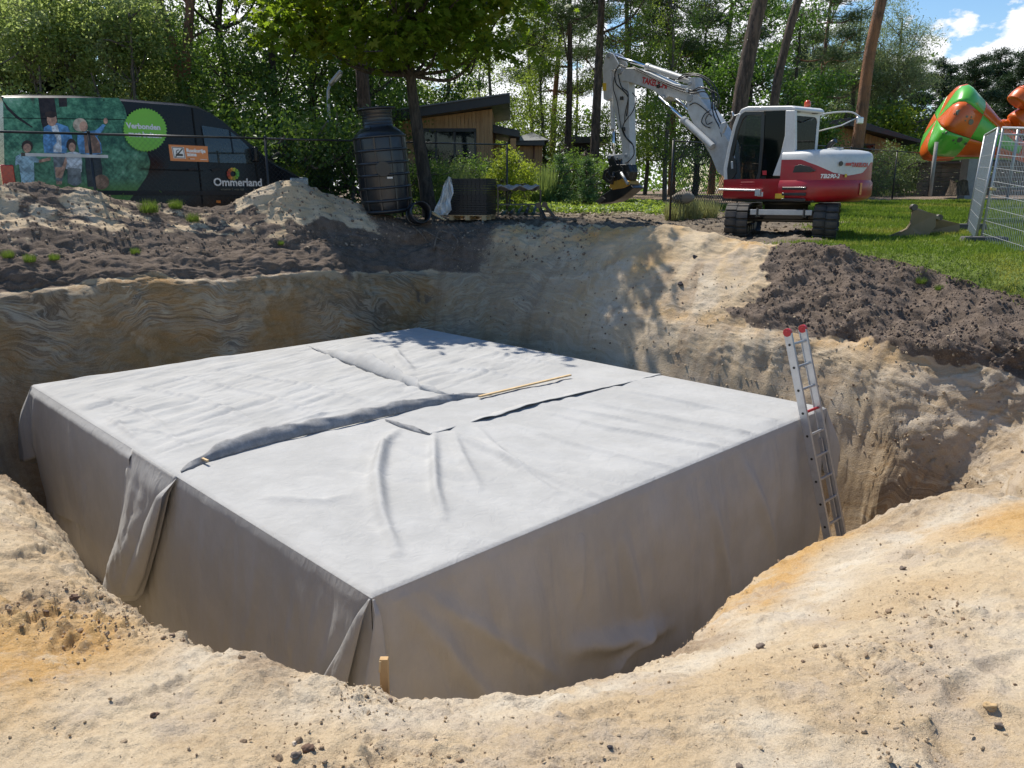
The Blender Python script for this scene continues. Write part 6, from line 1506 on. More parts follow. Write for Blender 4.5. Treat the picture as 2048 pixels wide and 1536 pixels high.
# ------------------------------------------------------------------ ditching bucket on the grass
def bucket():
    z4 = lambda x, y: (1640+x/3.747, 150+y/3.747)
    lipn = onz(*z4(450, 1240), -.99); c = onz(*z4(760, 1240), -.98)
    t = thing('excavator_bucket', tuple(c), 0, 'rusty brown ditching bucket lying on the lawn right of the excavator', 'bucket')
    D = float(c[1]); pts = [(445, 1243), (500, 1215), (560, 1192), (610, 1178), (650, 1150), (676, 1110), (688, 1060), (692, 1020), (700, 1003)]
    A = np.array([atD(*z4(*p), D-.25) for p in pts])
    wv = np.array([.62, .95, .0])
    off = np.array([atD(*z4(890, 1078), D+.75)-atD(*z4(700, 1003), D-.25)])[0]
    bott = np.array([atD(*z4(800, 1243), D+.3)-atD(*z4(445, 1243), D-.25)])[0]
    n = len(A); B_ = np.array([A[i]+off*(i/(n-1))+(np.array([.62, 1.05, 0]))*(1-i/(n-1)) for i in range(n)])
    M_BK = paint('bucket_steel', (.20, .155, .10), .55, .8, (.28, .20, .12), 0, .3, 5, 1)
    P = np.array([A*(1-f)+B_*f for f in np.linspace(0, 1, 8)])
    MB().grid(P).build('shell', M_BK, t, shift=tuple(c), solid=.03)
    # near and far side plates
    for S_i, nm in ((A, 'side_plate'), (B_, 'side_plate')):
        rear = S_i[-1]+np.array([.62, .0, -.10]) if S_i is A else S_i[-1]+np.array([.12, .1, -.55]); low = S_i[0]+np.array([1.15, .1, 0]) if S_i is A else S_i[0]+np.array([.62, .1, 0.0])
        # a bucket's cheek: from the lip along the shell to its top, then down the mouth
        poly = [tuple(p) for p in S_i]+[tuple(S_i[-1]+np.array([.50, .12, -.10])), tuple(S_i[-1]+np.array([.52, .12, -.34])), tuple(S_i[-1]+np.array([.38, .10, -.52])), tuple(S_i[0]+np.array([.80, .05, .0]))]
        m = MB(); cc = np.mean(poly, 0); m.add(poly+[tuple(cc)], [(i, (i+1) % len(poly), len(poly)) for i in range(len(poly))]); m.build(nm, M_BK, t, shift=tuple(c), solid=.03)
    MB().bar(A[-1], B_[-1], .07, .07).build('back_beam', M_BK, t, shift=tuple(c), bevel=.01)
    for f in (.0, 1.): 
        q = A[-1]*(1-f)+B_[-1]*f; MB().cyl(q+[0, -.05, .03], q+[0, .05, .03], .06, 14).build('hitch_eye', M_STEEL, t, shift=tuple(c))
    MB().bar(A[0]-[.02, 0, 0], B_[0]-[.02, 0, 0], .10, .02).build('cutting_edge', M_ALUD, t, shift=tuple(c))
bucket()
# ------------------------------------------------------------------ play slide far right
def slide():
    D = 34.; z4 = lambda x, y: (1640+x/3.747, 150+y/3.747)
    Wc = atD(*z4(905, 345), D); Nc = atD(*z4(1440, 560), D-.6)
    t = thing('funnel_slide', tuple(Wc+[0, 0, -2.2]), 0, 'big orange and green chequered funnel of a play slide beyond the lawn', 'slide'); sh = tuple(Wc+[0, 0, -2.2])
    ax = Vector(Nc-Wc); Ln = ax.length; Mr = Vector((0, 0, 1)).rotation_difference(ax.normalized()).to_matrix()
    prof = [(.0, -.16), (.7, -.15), (1.15, -.12), (1.40, -.02), (1.53, .18), (1.50, .40), (1.22, 1.15), (1.20, 1.2), (.80, 2.2), (.42, 3.2), (.36, 3.5)]
    prof = [(r_*1.02, z*Ln/3.3) for r_, z in prof]
    nsec = 8; M_O = paint('slide_orange', (.68, .125, .012), .3, .1, (.3, .1, .03), .2); M_G = paint('slide_green', (.10, .46, .05), .3, .1, (.05, .2, .03), .2)
    rings = [(0, 6), (6, 10)]
    for ri, (a, b) in enumerate(rings):
        for s_ in range(nsec):
            th0 = 2*math.pi*s_/nsec+.1; P = []
            for k in range(a, b+1):
                r_, z = prof[k]; P.append([tuple(Mr @ Vector((r_*math.cos(th0+2*math.pi/nsec*j/6*.985), r_*math.sin(th0+2*math.pi/nsec*j/6*.985), z))+Vector(Wc)) for j in range(7)])
            MB().grid(np.array(P)).build('shell_panel', M_O if (s_+ri) % 2 else M_G, t, shift=sh, solid=.04)
    # dark round port holes on the panels
    M_H = paint('grey_port', (.10, .11, .08), .4, .2)
    cam_d_ = -Vector(Wc).normalized()
    for zx, zy, rr in ((1037, 282, 20), (1098, 312, 8), (1128, 352, 19), (1086, 342, 5), (1045, 484, 19), (998, 487, 8), (1090, 512, 9), (950, 432, 10), (920, 436, 5), (1005, 292, 5), (1132, 316, 5), (1012, 510, 4)):
        r__ = Vector(ray(*z4(zx, zy))).normalized()
        # intersect with the cone by marching
        hit = None
        Mi_ = Mr.transposed()
        d_ = 28.
        while d_ < 40:
            p = Mi_ @ (r__*d_-Vector(Wc)); z = p.z; rr_ = math.hypot(p.x, p.y)
            if z > prof[0][1] and z < prof[-1][1] and rr_ < np.interp(z, [q[1] for q in prof], [q[0] for q in prof]): hit = r__*d_; break
            d_ += .01
        if hit is None: continue
        p = Mi_ @ (hit-Vector(Wc)); nn_ = (Mr @ Vector((p.x, p.y, math.hypot(p.x, p.y)*.42))).normalized()
        MB().cyl(hit-nn_*.02, hit+nn_*.035, rr/3.747/1585*D, 18).build('port_hole', M_H, t, shift=sh)
    for zx in (862,):
        q = atD(*z4(zx, 600), D-1.2); MB().tube([q+[0, 0, .5], (q[0], q[1], -.3)], .07, 12).build('support_post', M_CONC, t, shift=sh)
    q = atD(*z4(1135, 650), D-1); MB().bar(q+[0, 0, .1], (q[0], q[1], -.4), .55, .5).build('support_pier', M_CONC, t, shift=sh)
    # tube slide
    c2 = atD(*z4(1520, 300), 33); t2 = thing('tube_slide', tuple(c2), 0, 'orange coiled tube slide at the right edge beyond the lawn', 'slide'); s2 = tuple(c2)
    M_O2 = M_O
    for k, pts in enumerate(([(1470, 215), (1520, 165), (1640, 130), (1800, 140)], [(1455, 365), (1520, 325), (1640, 300), (1800, 310)], [(1325, 380), (1400, 375), (1470, 390), (1560, 420)], [(1400, 470), (1480, 560), (1600, 600), (1750, 590)])):
        P = [atD(*z4(*p), 33+.3*k) for p in pts]; rr = (.42, .42, .22, .35)[k]
        sp__ = smooth_path(P, 8); MB().tube(sp__, [rr*(.75 if i == 0 else 1) for i in range(len(sp__))], 20).build('tube_section', M_O2, t2, shift=s2)
        for f in (.35, .8):
            q = sp__[int(f*(len(sp__)-1))]; q2 = sp__[int(f*(len(sp__)-1))+1] if int(f*(len(sp__)-1))+1 < len(sp__) else sp__[-2]
            d__ = Vector(q2-q).normalized(); MB().tube([Vector(q)-d__*.03, Vector(q)+d__*.03], rr*1.06, 20).build('tube_flange', M_O2, t2, shift=s2)
    q = atD(*z4(1420, 800), 33); MB().tube([(q[0], q[1], -.4), (q[0]+.05, q[1], 2.4)], .06, 8).build('support_post', M_ALUD, t2, shift=s2)
    # dark low shed wall below the funnel
    a = atD(*z4(740, 700), 37); b = atD(*z4(1600, 700), 37); w_ = thing('play_shed', (a[0], a[1], -.3), 0, 'low dark grey shed wall under the orange and green funnel', 'shed')
    L_ = float(np.linalg.norm(b-a)); M_SH = paint('grey_boards', (.07, .07, .07), .7, .4)
    for k in range(7): MB().box((L_/2, 0, .12+k*.2), (L_, .06, .19)).build('wall_board', M_SH, w_, bevel=.01)
    MB().box((L_/2, .8, 1.45), (L_+.3, 2.0, .08)).build('shed_roof', M_SH, w_)
slide()
# tree stump, boulder, roots, weeds on the heap
def stump():
    D = 29.5; b = atD(1916, 388, D); t = thing('tree_stump', (b[0], b[1], b[2]), 0, 'dark hollow tree stump against the far black fence', 'stump')
    m = MB(); P = []
    for i, z in enumerate(np.linspace(-.05, .46, 8)):
        P.append([( (.26+.07*(1-z*2)**2)*(1+.22*math.sin(a*5+z*2))*math.cos(a), (.26+.07*(1-z*2)**2)*(1+.22*math.sin(a*5+z*2))*math.sin(a), z+(.05*math.sin(a*3) if i == 7 else 0)) for a in np.linspace(0, 2*math.pi, 20, endpoint=False)])
    m.grid(np.array(P), closed=True); m.build('stump_bark', bark_mat('stump_bark', (.05, .035, .025), (.14, .10, .07)), t)
    m = MB(); m.lathe([(0, .40), (.24, .42)], (0, 0, 0), 16); m.build('stump_top', wood_mat('stump_wood', (.18, .12, .08), (.3, .22, .15)), t)
stump()
def boulder(px, py, D, s_, label):
    import bmesh
    b = atD(px, py, D); bm = bmesh.new(); bmesh.ops.create_icosphere(bm, subdivisions=4, radius=1)
    co = np.array([v.co for v in bm.verts]); k_ = 1+fbm(co[:, 0], co[:, 1], co[:, 2], .9, 4, 720)*.35
    for v, k in zip(bm.verts, k_): v.co = Vector((v.co.x*s_[0], v.co.y*s_[1], v.co.z*s_[2]))*float(k)
    me = bpy.data.meshes.new('boulder'); bm.to_mesh(me); bm.free(); me.materials.append(earth_mat('boulder_stone', (.25, .22, .18), (.30, .27, .22))); me.polygons.foreach_set('use_smooth', [True]*len(me.polygons))
    o = bpy.data.objects.new('boulder', me); COL.objects.link(o); o.location = b; tag(o, label, 'boulder')
boulder(1368, 396, 21.0, (.30, .2, .14), 'flat grey-brown boulder in the dry grass behind the chain-link panel')
def roots():
    M_RT = bark_mat('root', (.12, .09, .07), (.26, .21, .16))
    for k, (pts, D) in enumerate((([(826, 452), (840, 470), (862, 484), (885, 500), (900, 498)], 17.6), ([(868, 500), (880, 470), (895, 462), (912, 470), (918, 500)], 17.4), ([(905, 470), (915, 490), (905, 510), (918, 530)], 17.4), ([(850, 462), (872, 478), (905, 486)], 17.6))):
        lbs = ('long bare root trailing down the dark soil at the pit corner', 'looped root sticking out of the soil at the pit corner', 'short kinked root right of the looped one at the pit corner', 'straight thin root above the looped one')
        P = [nearest(*p)+np.array([0, -.05, .03+.06*math.sin(i*2.)]) for i, p in enumerate(pts)]; c = tuple(P[0]); t = thing('tree_root', c, 0, lbs[k], 'root')
        s__ = smooth_path(P, 6); MB().tube(s__, list(np.linspace(.022, .007, len(s__))), 6).build('root_strand', M_RT, t, shift=c)
roots()
# ------------------------------------------------------------------ holiday houses
M_ROOF = paint('anthracite_fascia', (.030, .036, .045), .45, .15, (.1, .1, .1), .1, 0, 2)
M_ROOFT = paint('zinc_roof', (.17, .18, .19), .5, .2, (.1, .1, .1), 0, .2, 2)
M_HG = glass('house_glass', (.012, .018, .02), .9)
def clad(t, x0, x1, zb, ztop, y, mat, bw=.145, name='cladding_board', pieces=True):
    """upright boards with open joints; ztop is a function of x"""
    n = int(round((x1-x0)/bw)); bw = (x1-x0)/n; m = MB()
    for i in range(n):
        a = x0+i*bw+.006; b = x0+(i+1)*bw-.006; dy = .004*((i*7) % 3)
        vs = [(a, y-dy, zb), (b, y-dy, zb), (b, y-dy, ztop(b)), (a, y-dy, ztop(a))]; vs += [(x, y+.02, z) for x, _, z in vs]
        fs = [(0, 1, 2, 3), (7, 6, 5, 4), (0, 4, 5, 1), (1, 5, 6, 2), (2, 6, 7, 3), (3, 7, 4, 0)]
        if pieces: MB().add(vs, fs).build(name, mat, t)
        else: m.add(vs, fs)
    if not pieces: o = m.build('cladding', mat, t); o['kind'] = 'stuff'
def house1():
    D = 31.; G0 = -.45
    def P(x, y): q = atD(*z3(x, y), D); return q[0], q[2]
    xl, _ = P(300, 200); xr, _ = P(945, 200); t = thing('holiday_house', (xl, D, G0), 0, 'larch clad holiday house with a steep dark mono-pitch roof behind the tank', 'house')
    W = xr-xl; zt0 = P(320, 205)[1]-G0; zt1 = P(945, 118)[1]-G0; zt = lambda x: zt0+(zt1-zt0)*x/W
    wx0 = P(480, 235)[0]-xl; wx1 = P(845, 235)[0]-xl; wz1 = P(600, 240)[1]-G0; wz0 = .25
    clad(t, 0, wx0, 0, zt, 0, M_CLAD); clad(t, wx1, W, 0, zt, 0, M_CLAD); clad(t, wx0, wx1, wz1, zt, 0, M_CLAD)
    m = MB(); m.prism([(0, 0), (W, 0), (W, zt1), (0, zt0)], lambda a, b: (a, .03, b), lambda a, b: (a, 6, b)); m.build('wall_core', M_CLAD2, t)
    # window: frame, posts, panes
    fr = MB(); 
    fr.box(((wx0+wx1)/2, -.02, wz1-.05), (wx1-wx0, .08, .12)); fr.box(((wx0+wx1)/2, -.02, wz0), (wx1-wx0, .08, .1))
    for f in (0, .31, .63, 1): fr.box((wx0+(wx1-wx0)*f+(.04 if f == 0 else -.04 if f == 1 else 0), -.02, (wz0+wz1)/2), (.08, .08, wz1-wz0-.16))
    wn = fr.build('window_frame', M_ROOF, t)
    for a, b in ((0, .31), (.31, .63), (.63, 1)):
        MB().box((wx0+(wx1-wx0)*(a+b)/2, .0, (wz0+wz1)/2), ((wx1-wx0)*(b-a)-.09, .012, wz1-wz0-.18)).build('window_pane', M_HG, wn)
    # roof slab with deep fascia, overhanging to the right
    a0 = P(290, 148); a1 = P(1055, 38); b1 = P(1055, 95); b0 = P(290, 210)
    m = MB(); q = [(a0[0]-xl, a0[1]-G0), (a1[0]-xl, a1[1]-G0), (b1[0]-xl, b1[1]-G0), (b0[0]-xl, b0[1]-G0)]
    m.prism(q, lambda a, b: (a, -.75, b), lambda a, b: (a, 6.6, b)); rf = m.build('roof', M_ROOF, t, bevel=.02)
    m = MB(); m.bar((q[0][0], -.78, q[0][1]+.01), (q[1][0], -.78, q[1][1]+.01), .06, .05); m.build('roof_trim', M_ROOFT, rf)
    # annex with porch
    xa, za = P(945, 205); xb, zb = P(1117, 245); xc, zc = P(1117, 288); xd, zd = P(945, 258)
    m = MB(); m.prism([(xa-xl+.0, za-G0), (xb-xl, zb-G0), (xc-xl, zc-G0), (xd-xl, zd-G0)], lambda a, b: (a+.003, .6, b), lambda a, b: (a+.003, 5, b)); m.build('annex_roof', M_ROOF, t, bevel=.015)
    px_ = P(1075, 290)[0]-xl; MB().box((px_, .8, (zc-G0)/2), (.22, .22, zc-G0-.05)).build('porch_post', paint('oiled_post', (.42, .20, .07), .6, .2), t)
    clad(t, W+.02, px_+.6, 0, lambda x: zc-G0-.1, 3.2, M_CLAD, .2)
    MB().box((W+.9, 3.1, 1.0), (.8, .06, 1.7)).build('porch_door', M_ROOF, t)
    # low house to the right
    D2 = 34.
    def P2(x, y): q = atD(*z3(x, y), D2); return q[0], q[2]
    x0, _ = P2(1060, 345); x1, z1 = P2(1257, 348); t2 = thing('garden_house', (x0, D2, G0), 0, 'low larch clad house with a pale zinc roof, right of the mono-pitch house', 'house')
    clad(t2, 0, x1-x0, 0, lambda x: z1-G0, 0, M_CLAD, .16)
    MB().box(((x1-x0)/2, 2.55, (z1-G0)/2), (x1-x0-.04, 5, z1-G0)).build('wall_core', M_CLAD2, t2)
    e0 = P2(1040, 300); e1 = P2(1268, 318); e2 = P2(1268, 348); e3 = P2(1040, 346)
    m = MB(); m.prism([(e0[0]-x0, e0[1]-G0-.15), (e1[0]-x0, e1[1]-G0), (e2[0]-x0, e2[1]-G0), (e3[0]-x0, e3[1]-G0)], lambda a, b: (a, -.4, b), lambda a, b: (a, 5.4, b)); m.build('fascia', M_ROOF, t2, bevel=.015)
    rz_ = P2(1110, 285)[1]-G0; wx = x1-x0
    m = MB(); m.add([(-.1, -.42, e0[1]-G0-.13), (wx+.25, -.42, e1[1]-G0+.02), (wx+.25, 5.4, e1[1]-G0+.02), (-.1, 5.4, e0[1]-G0-.13), (.9, 1.6, rz_+.25), (.9, 3.4, rz_+.25)], [(0, 1, 4), (1, 2, 5, 4), (2, 3, 5), (3, 0, 4, 5)]); m.build('zinc_roof_sheets', M_ROOFT, t2, solid=.02)
    MB().tube([(wx-.35, -.05, .1), (wx-.35, -.05, z1-G0)], .04, 8).build('downpipe', paint('copper_pipe', (.3, .14, .08), .5, .3), t2)
    MB().box((.35, -.03, 1.55), (.35, .05, .8)).build('small_window', M_HG, t2)
    # dark flat roofed lodge between the trunks
    D3 = 44.; q0 = atD(*z3(1418, 312), D3); q1 = atD(*z3(1640, 312), D3)
    t3 = thing('dark_lodge', (q0[0], D3, -.3), 0, 'dark flat roofed lodge half hidden behind pine trunks', 'house'); L = q1[0]-q0[0]; Hh = q0[2]+.3
    MB().box((L/2, 2, Hh/2-.1), (L-.5, 4, Hh-.2)).build('wall', M_VK, t3); MB().box((L/2, 2, Hh), (L+.4, 4.8, .34)).build('roof', M_ROOF, t3, bevel=.02)
    MB().box((L*.4, -.02, 1.2), (1.6, .06, 1.4)).build('window', M_HG, t3)
house1()
def house2():
    z4 = lambda x, y: (1640+x/3.747, 150+y/3.747); D = 40.; G0 = -.3
    def P(x, y, d=D): q = atD(*z4(x, y), d); return q[0], q[2]-G0
    xc, zc = P(172, 385); xr, zr = P(605, 500); xl = P(-420, 430)[0]
    t = thing('gabled_house', (xc, D, G0), 0, 'wide larch clad house with a low dark gable behind the excavator tail', 'house')
    zt = lambda x: np.interp(x, [xl-xc, 0, xr-xc], [P(-420, 470)[1], zc, zr-.1])
    wx = P(347, 515)[0]-xc; wz1 = P(347, 515)[1]
    clad(t, xl-xc, wx-.42, 0, zt, 0, M_CLAD, .17); clad(t, wx+.42, xr-xc, 0, zt, 0, M_CLAD, .17); clad(t, wx-.42, wx+.42, wz1, zt, 0, M_CLAD, .17)
    m = MB(); m.prism([(xl-xc, 0), (xr-xc, 0), (xr-xc, zr-.12), (0, zc-.02), (xl-xc, P(-420, 470)[1]-.02)], lambda a, b: (a, .03, b), lambda a, b: (a, 8, b)); m.build('wall_core', M_CLAD2, t)
    wf = MB().box((wx, -.01, wz1/2), (.84, .06, wz1)).build('window_frame', M_ROOF, t); MB().box((wx, -.045, wz1/2), (.66, .012, wz1-.16)).build('window_pane', M_HG, wf)
    a = P(165, 332); b = P(690, 495); c = P(690, 520); d = P(165, 392); e = P(-460, 420); f = P(-460, 472)
    m = MB(); m.prism([(a[0]-xc, a[1]), (b[0]-xc, b[1]), (c[0]-xc, c[1]), (d[0]-xc, d[1])], lambda u, v: (u, -.9, v), lambda u, v: (u, 8.5, v)); m.build('roof_slope', M_ROOF, t, bevel=.02)
    m = MB(); m.prism([(a[0]-xc-.004, a[1]), (d[0]-xc-.004, d[1]), (f[0]-xc, f[1]), (e[0]-xc, e[1])], lambda u, v: (u, -.9, v), lambda u, v: (u, 8.5, v)); m.build('roof_slope', M_ROOF, t, bevel=.02)
house2()
# ------------------------------------------------------------------ foliage
def rotm(q):
    q = q/np.linalg.norm(q, axis=1)[:, None]; a, b, c, d = q.T
    return np.array([[a*a+b*b-c*c-d*d, 2*(b*c-a*d), 2*(b*d+a*c)], [2*(b*c+a*d), a*a-b*b+c*c-d*d, 2*(c*d-a*b)], [2*(b*d-a*c), 2*(c*d+a*b), a*a-b*b-c*c+d*d]]).transpose(2, 0, 1)
def frames(n, rng, flat):
    """random leaf frames; flat: how far leaves turn their face to the sky"""
    nrm = rng.normal(size=(n, 3)); nrm[:, 2] = np.abs(nrm[:, 2])*.6+flat; nrm /= np.linalg.norm(nrm, axis=1)[:, None]
    t = rng.normal(size=(n, 3)); t -= nrm*(t*nrm).sum(1)[:, None]; t /= np.linalg.norm(t, axis=1)[:, None]
    return np.stack([t, np.cross(nrm, t), nrm], 2)      # columns: along, across, normal
LEAF_OVAL = (np.array([[-.5, 0, 0], [0, -.30, .04], [.5, 0, -.05], [0, .30, .04]]), np.array([[0, 1, 2, 3]]))
LEAF_MAPLE = (np.array([[0, 0, .0], [-.42, -.12, -.03], [-.2, -.5, -.05], [.08, -.28, 0], [.32, -.55, -.06], [.3, -.16, 0], [.68, 0, -.08], [.3, .16, 0], [.32, .55, -.06], [.08, .28, 0], [-.2, .5, -.05], [-.42, .12, -.03]]),
              np.array([[0, 1, 2, 3], [0, 3, 4, 5], [0, 5, 6, 7], [0, 7, 8, 9], [0, 9, 10, 11], [0, 11, 1, 1]]))
LEAF_MAPLE = (LEAF_MAPLE[0], np.array([[0, 1, 2, 3], [0, 3, 4, 5], [0, 5, 6, 7], [0, 7, 8, 9], [0, 9, 10, 11]]))
NEEDLE = (np.array([[-.5, -.05, 0], [.5, -.085, .0], [.5, .085, 0], [-.5, .05, 0]]), np.array([[0, 1, 2, 3]]))
BLADE = (np.array([[0, -.06, 0], [0, .06, 0], [.6, .04, .08], [1, 0, 0.0]]), np.array([[0, 1, 2, 3]]))
def leaves(P, size, shape, rng, flat=.3, Fr=None):
    co, fa = shape; Fr = frames(len(P), rng, flat) if Fr is None else Fr
    W = np.einsum('nij,vj->nvi', Fr, co)*size[:, None, None]+P[:, None]
    F = fa[None]+(np.arange(len(P))*len(co))[:, None, None]
    return W.reshape(-1, 3), F.reshape(-1, fa.shape[1])
def clumps(blobs, ncl, per, spread, rng, shell=.35, droop=0):
    """blobs: (x, y, z, rx, ry, rz); twig clumps near the blobs' outer parts"""
    B = np.array(blobs, float); w_ = (B[:, 3]*B[:, 4]*B[:, 5])**.72; w_ /= w_.sum()
    k = rng.choice(len(B), ncl, p=w_); d = rng.normal(size=(ncl, 3)); d /= np.linalg.norm(d, axis=1)[:, None]
    rr = rng.random(ncl)**shell
    C = B[k, :3]+d*B[k, 3:]*rr[:, None]
    keep = fbm(C[:, 0], C[:, 1], C[:, 2], .9, 2, int(rng.integers(1000))) > -.28
    C = C[keep]
    n = rng.poisson(per, len(C)); idx = np.repeat(np.arange(len(C)), n)
    sp = spread*(.6+.8*rng.random(len(C)))
    off = rng.normal(size=(len(idx), 3))*sp[idx][:, None]*np.array([1, 1, .55])
    off[:, 2] -= droop*np.abs(off[:, 0])
    return C[idx]+off
def stem_mb(paths, n=8):
    m = MB()
    for P, r0, r1 in paths:
        s__ = smooth_path(P, 5) if len(P) > 2 else np.array(P, float)
        rr = np.linspace(r0, r1, len(s__))
        m.tube(s__, list(rr), n, False)
    return m
class Proto: pass
def proto(key, blobs, trunk, leafmat, barkmat, ncl, per, spread, size, shape=LEAF_OVAL, flat=.3, limbs=True, shell=.35, seed=1, droop=0, needles=False):
    rng = np.random.default_rng(seed); p = Proto()
    P = clumps(blobs, ncl, per, spread, rng, shell, droop)
    sz = size*(.65+.7*rng.random(len(P)))
    if needles:
        # each point carries a small burst of needles on a twig
        k = 3; P2 = np.repeat(P, k, 0); q = rng.normal(size=(len(P2), 3)); q[:, 2] = np.abs(q[:, 2])*.9; q /= np.linalg.norm(q, axis=1)[:, None]
        s2 = np.repeat(sz, k); t = rng.normal(size=q.shape); t -= q*(t*q).sum(1)[:, None]; t /= np.linalg.norm(t, axis=1)[:, None]
        V_, F_ = leaves(P2+q*s2[:, None]*.5, s2, NEEDLE if shape is LEAF_OVAL else shape, rng, 0, np.stack([q, t, np.cross(q, t)], 2))
    else: V_, F_ = leaves(P, sz, shape, rng, flat)
    o = mesh_np('crown', V_, F_, leafmat, False); p.crown = o.data; bpy.data.objects.remove(o)
    paths = list(trunk)
    if limbs:
        tp = trunk[0][0]; ta = np.array(tp)
        for b in blobs:
            c = np.array(b[:3]); hgt = c[2]-b[5]*.7-.35*math.hypot(c[0], c[1])
            i = np.argmin(np.abs(ta[:, 2]-max(ta[0, 2]+.6, hgt))); s0_ = ta[i]; 
            mid_ = (s0_+c)/2+np.array([0, 0, -.15*np.linalg.norm(c-s0_)])+rng.normal(size=3)*.1
            paths.append(([s0_, mid_, c], trunk[0][1]*.26, .012))
            for j in range(2):
                e = c+rng.normal(size=3)*np.array(b[3:])*.55; paths.append(([mid_*.4+c*.6, (mid_*.4+c*.6+e)/2+rng.normal(size=3)*.12, e], .03, .008))
    o = stem_mb(paths, 8).build('trunk', barkmat); p.trunk = o.data; bpy.data.objects.remove(o)
    return p
def plant(p, name, x, y, label, cat, rz=0, s_=1.0, sz=None, z=None, group=None):
    z = ground(x, y)-.05 if z is None else z
    t = thing(name, (x, y, z), rz, label, cat, group); t.scale = (s_, s_, sz or s_)
    for nm, me in (('trunk', p.trunk), ('crown', p.crown)):
        o = bpy.data.objects.new(nm, me); COL.objects.link(o); o.parent = t
    return t
def at_px(px, D): return (px-CX)/FPX*(D*_c+0)*1.0, D
LM_HAZEL = leaf_mat('leaf_hazel', (.085, .135, .045), (.23, .30, .12), (.36, .41, .26), .26, .55)
LM_OAK = leaf_mat('leaf_oak', (.030, .066, .016), (.085, .145, .035), (.15, .21, .05), .36, .42)
LM_LIGHT = leaf_mat('leaf_birch', (.075, .14, .025), (.17, .25, .06), None, .4, .45)
LM_MAPLE = leaf_mat('leaf_maple', (.045, .09, .012), (.12, .17, .02), (.24, .25, .03), .42, .52)
LM_LIME = leaf_mat('leaf_lime', (.028, .07, .016), (.075, .14, .03), None, .4, .35)
LM_PINE = leaf_mat('needles_pine', (.03, .055, .022), (.07, .11, .045), (.10, .14, .06), .55, .15)
LM_DPINE = leaf_mat('needles_dark', (.016, .035, .016), (.035, .065, .026), None, .6, .1)
LM_WIL = leaf_mat('leaf_silver', (.09, .13, .075), (.17, .21, .13), None, .5, .35)
LM_YEL = leaf_mat('leaf_yellow_green', (.13, .19, .02), (.24, .29, .04), None, .4, .45)
LM_SHR = leaf_mat('leaf_shrub', (.035, .075, .02), (.095, .155, .04), (.14, .20, .05), .38, .4)
LM_GREYG = leaf_mat('leaf_grey_green', (.07, .11, .05), (.13, .18, .075), None, .5, .3)
LM_YPINE = leaf_mat('needles_young', (.05, .10, .04), (.10, .17, .07), None, .5, .2)
BK_PINE = bark_mat('bark_pine', (.06, .045, .035), (.17, .12, .09)); BK_RED = bark_mat('bark_red_pine', (.10, .06, .04), (.24, .14, .09), (.34, .16, .08))
BK_OAK = bark_mat('bark_oak', (.035, .03, .024), (.10, .085, .065)); BK_GREY = bark_mat('bark_grey', (.09, .08, .07), (.20, .18, .15))
rb = np.random.default_rng(5)
def rblobs(n, R_, z0, z1, r0, r1, rng=rb, flatz=.75):
    out = []
    for k in range(n):
        a = rng.random()*6.28; z = z0+(z1-z0)*rng.random(); f = 1-abs((z-z0)/(z1-z0)-.42)*.9
        d = R_*f*math.sqrt(rng.random()); rr = r0+(r1-r0)*rng.random(); out.append((d*math.cos(a), d*math.sin(a), z, rr, rr, rr*flatz))
    return out
st = lambda h, b=.15, rng=rb: [np.array([rng.normal()*b*k/4, rng.normal()*b*k/4, h*k/5]) for k in range(6)]
P_HAZEL = proto('hazel', rblobs(15, 1.5, .8, 4.6, .6, 1.1), [([(0, 0, -.2), (.1, .05, 1.5), (.3, .1, 3.2), (.5, .2, 4.6)], .07, .02), ([(0.1, 0, -.2), (-.3, .1, 1.5), (-.7, 0, 3.5)], .06, .02), ([(0, .1, -.2), (.1, -.4, 1.6), (.3, -.8, 3.4)], .06, .02)], LM_HAZEL, BK_GREY, 620, 22, .17, .092, seed=3, flat=.5)
P_OAK = proto('oak', rblobs(24, 3.0, 1.6, 10.5, 1.1, 1.9), [(st(10), .22, .05)], LM_OAK, BK_OAK, 1300, 22, .26, .12, seed=4)
P_OAK2 = proto('oak2', rblobs(26, 2.6, .9, 9.5, 1.0, 1.7), [(st(9), .18, .04)], LM_SHR, BK_OAK, 1300, 22, .24, .115, seed=14)
P_LIGHT = proto('light', rblobs(22, 2.2, 2.2, 11.5, .7, 1.2), [(st(11), .14, .03)], LM_LIGHT, BK_GREY, 900, 16, .24, .115, seed=5)
P_LIME = proto('lime', rblobs(24, 2.6, 1.8, 10, 1.0, 1.6), [(st(9.5), .2, .04)], LM_LIME, BK_OAK, 1100, 20, .24, .15, seed=6)
def pine_proto(seed, h, z0, R_, nb, mat, barkm, dens=560, lean=(0, 0), r0=.21, size=.13):
    rng = np.random.default_rng(seed); bl_ = []
    for k in range(nb):
        z = z0+(h-z0)*(k+.5)/nb; a = k*2.4+rng.random(); f = (1-((z-z0)/(h-z0))**2)*.85+.2; d = R_*f*(.45+.55*rng.random())
        bl_.append((d*math.cos(a)+lean[0]*z/h, d*math.sin(a)+lean[1]*z/h, z+.2, .95*f+.35, .95*f+.35, .30+.1*rng.random()))
    tr = [np.array([lean[0]*t+.12*math.sin(t*5+seed), lean[1]*t+.1*math.cos(t*4+seed), h*t-.3*(1-t)]) for t in np.linspace(0, 1, 8)]
    return proto('pine', bl_, [(tr, r0, .05)], mat, barkm, int(dens*1.7), 12, .22, size*1.15, needles=True, seed=seed, shell=.6)
P_PINE = pine_proto(21, 15, 7.5, 2.6, 18, LM_PINE, BK_PINE)
P_PINE2 = pine_proto(22, 13, 5.2, 2.8, 20, LM_PINE, BK_RED, lean=(.9, 0))
P_PINE3 = pine_proto(23, 14, 8.5, 2.4, 14, LM_PINE, BK_PINE, lean=(1.3, .3), r0=.26)
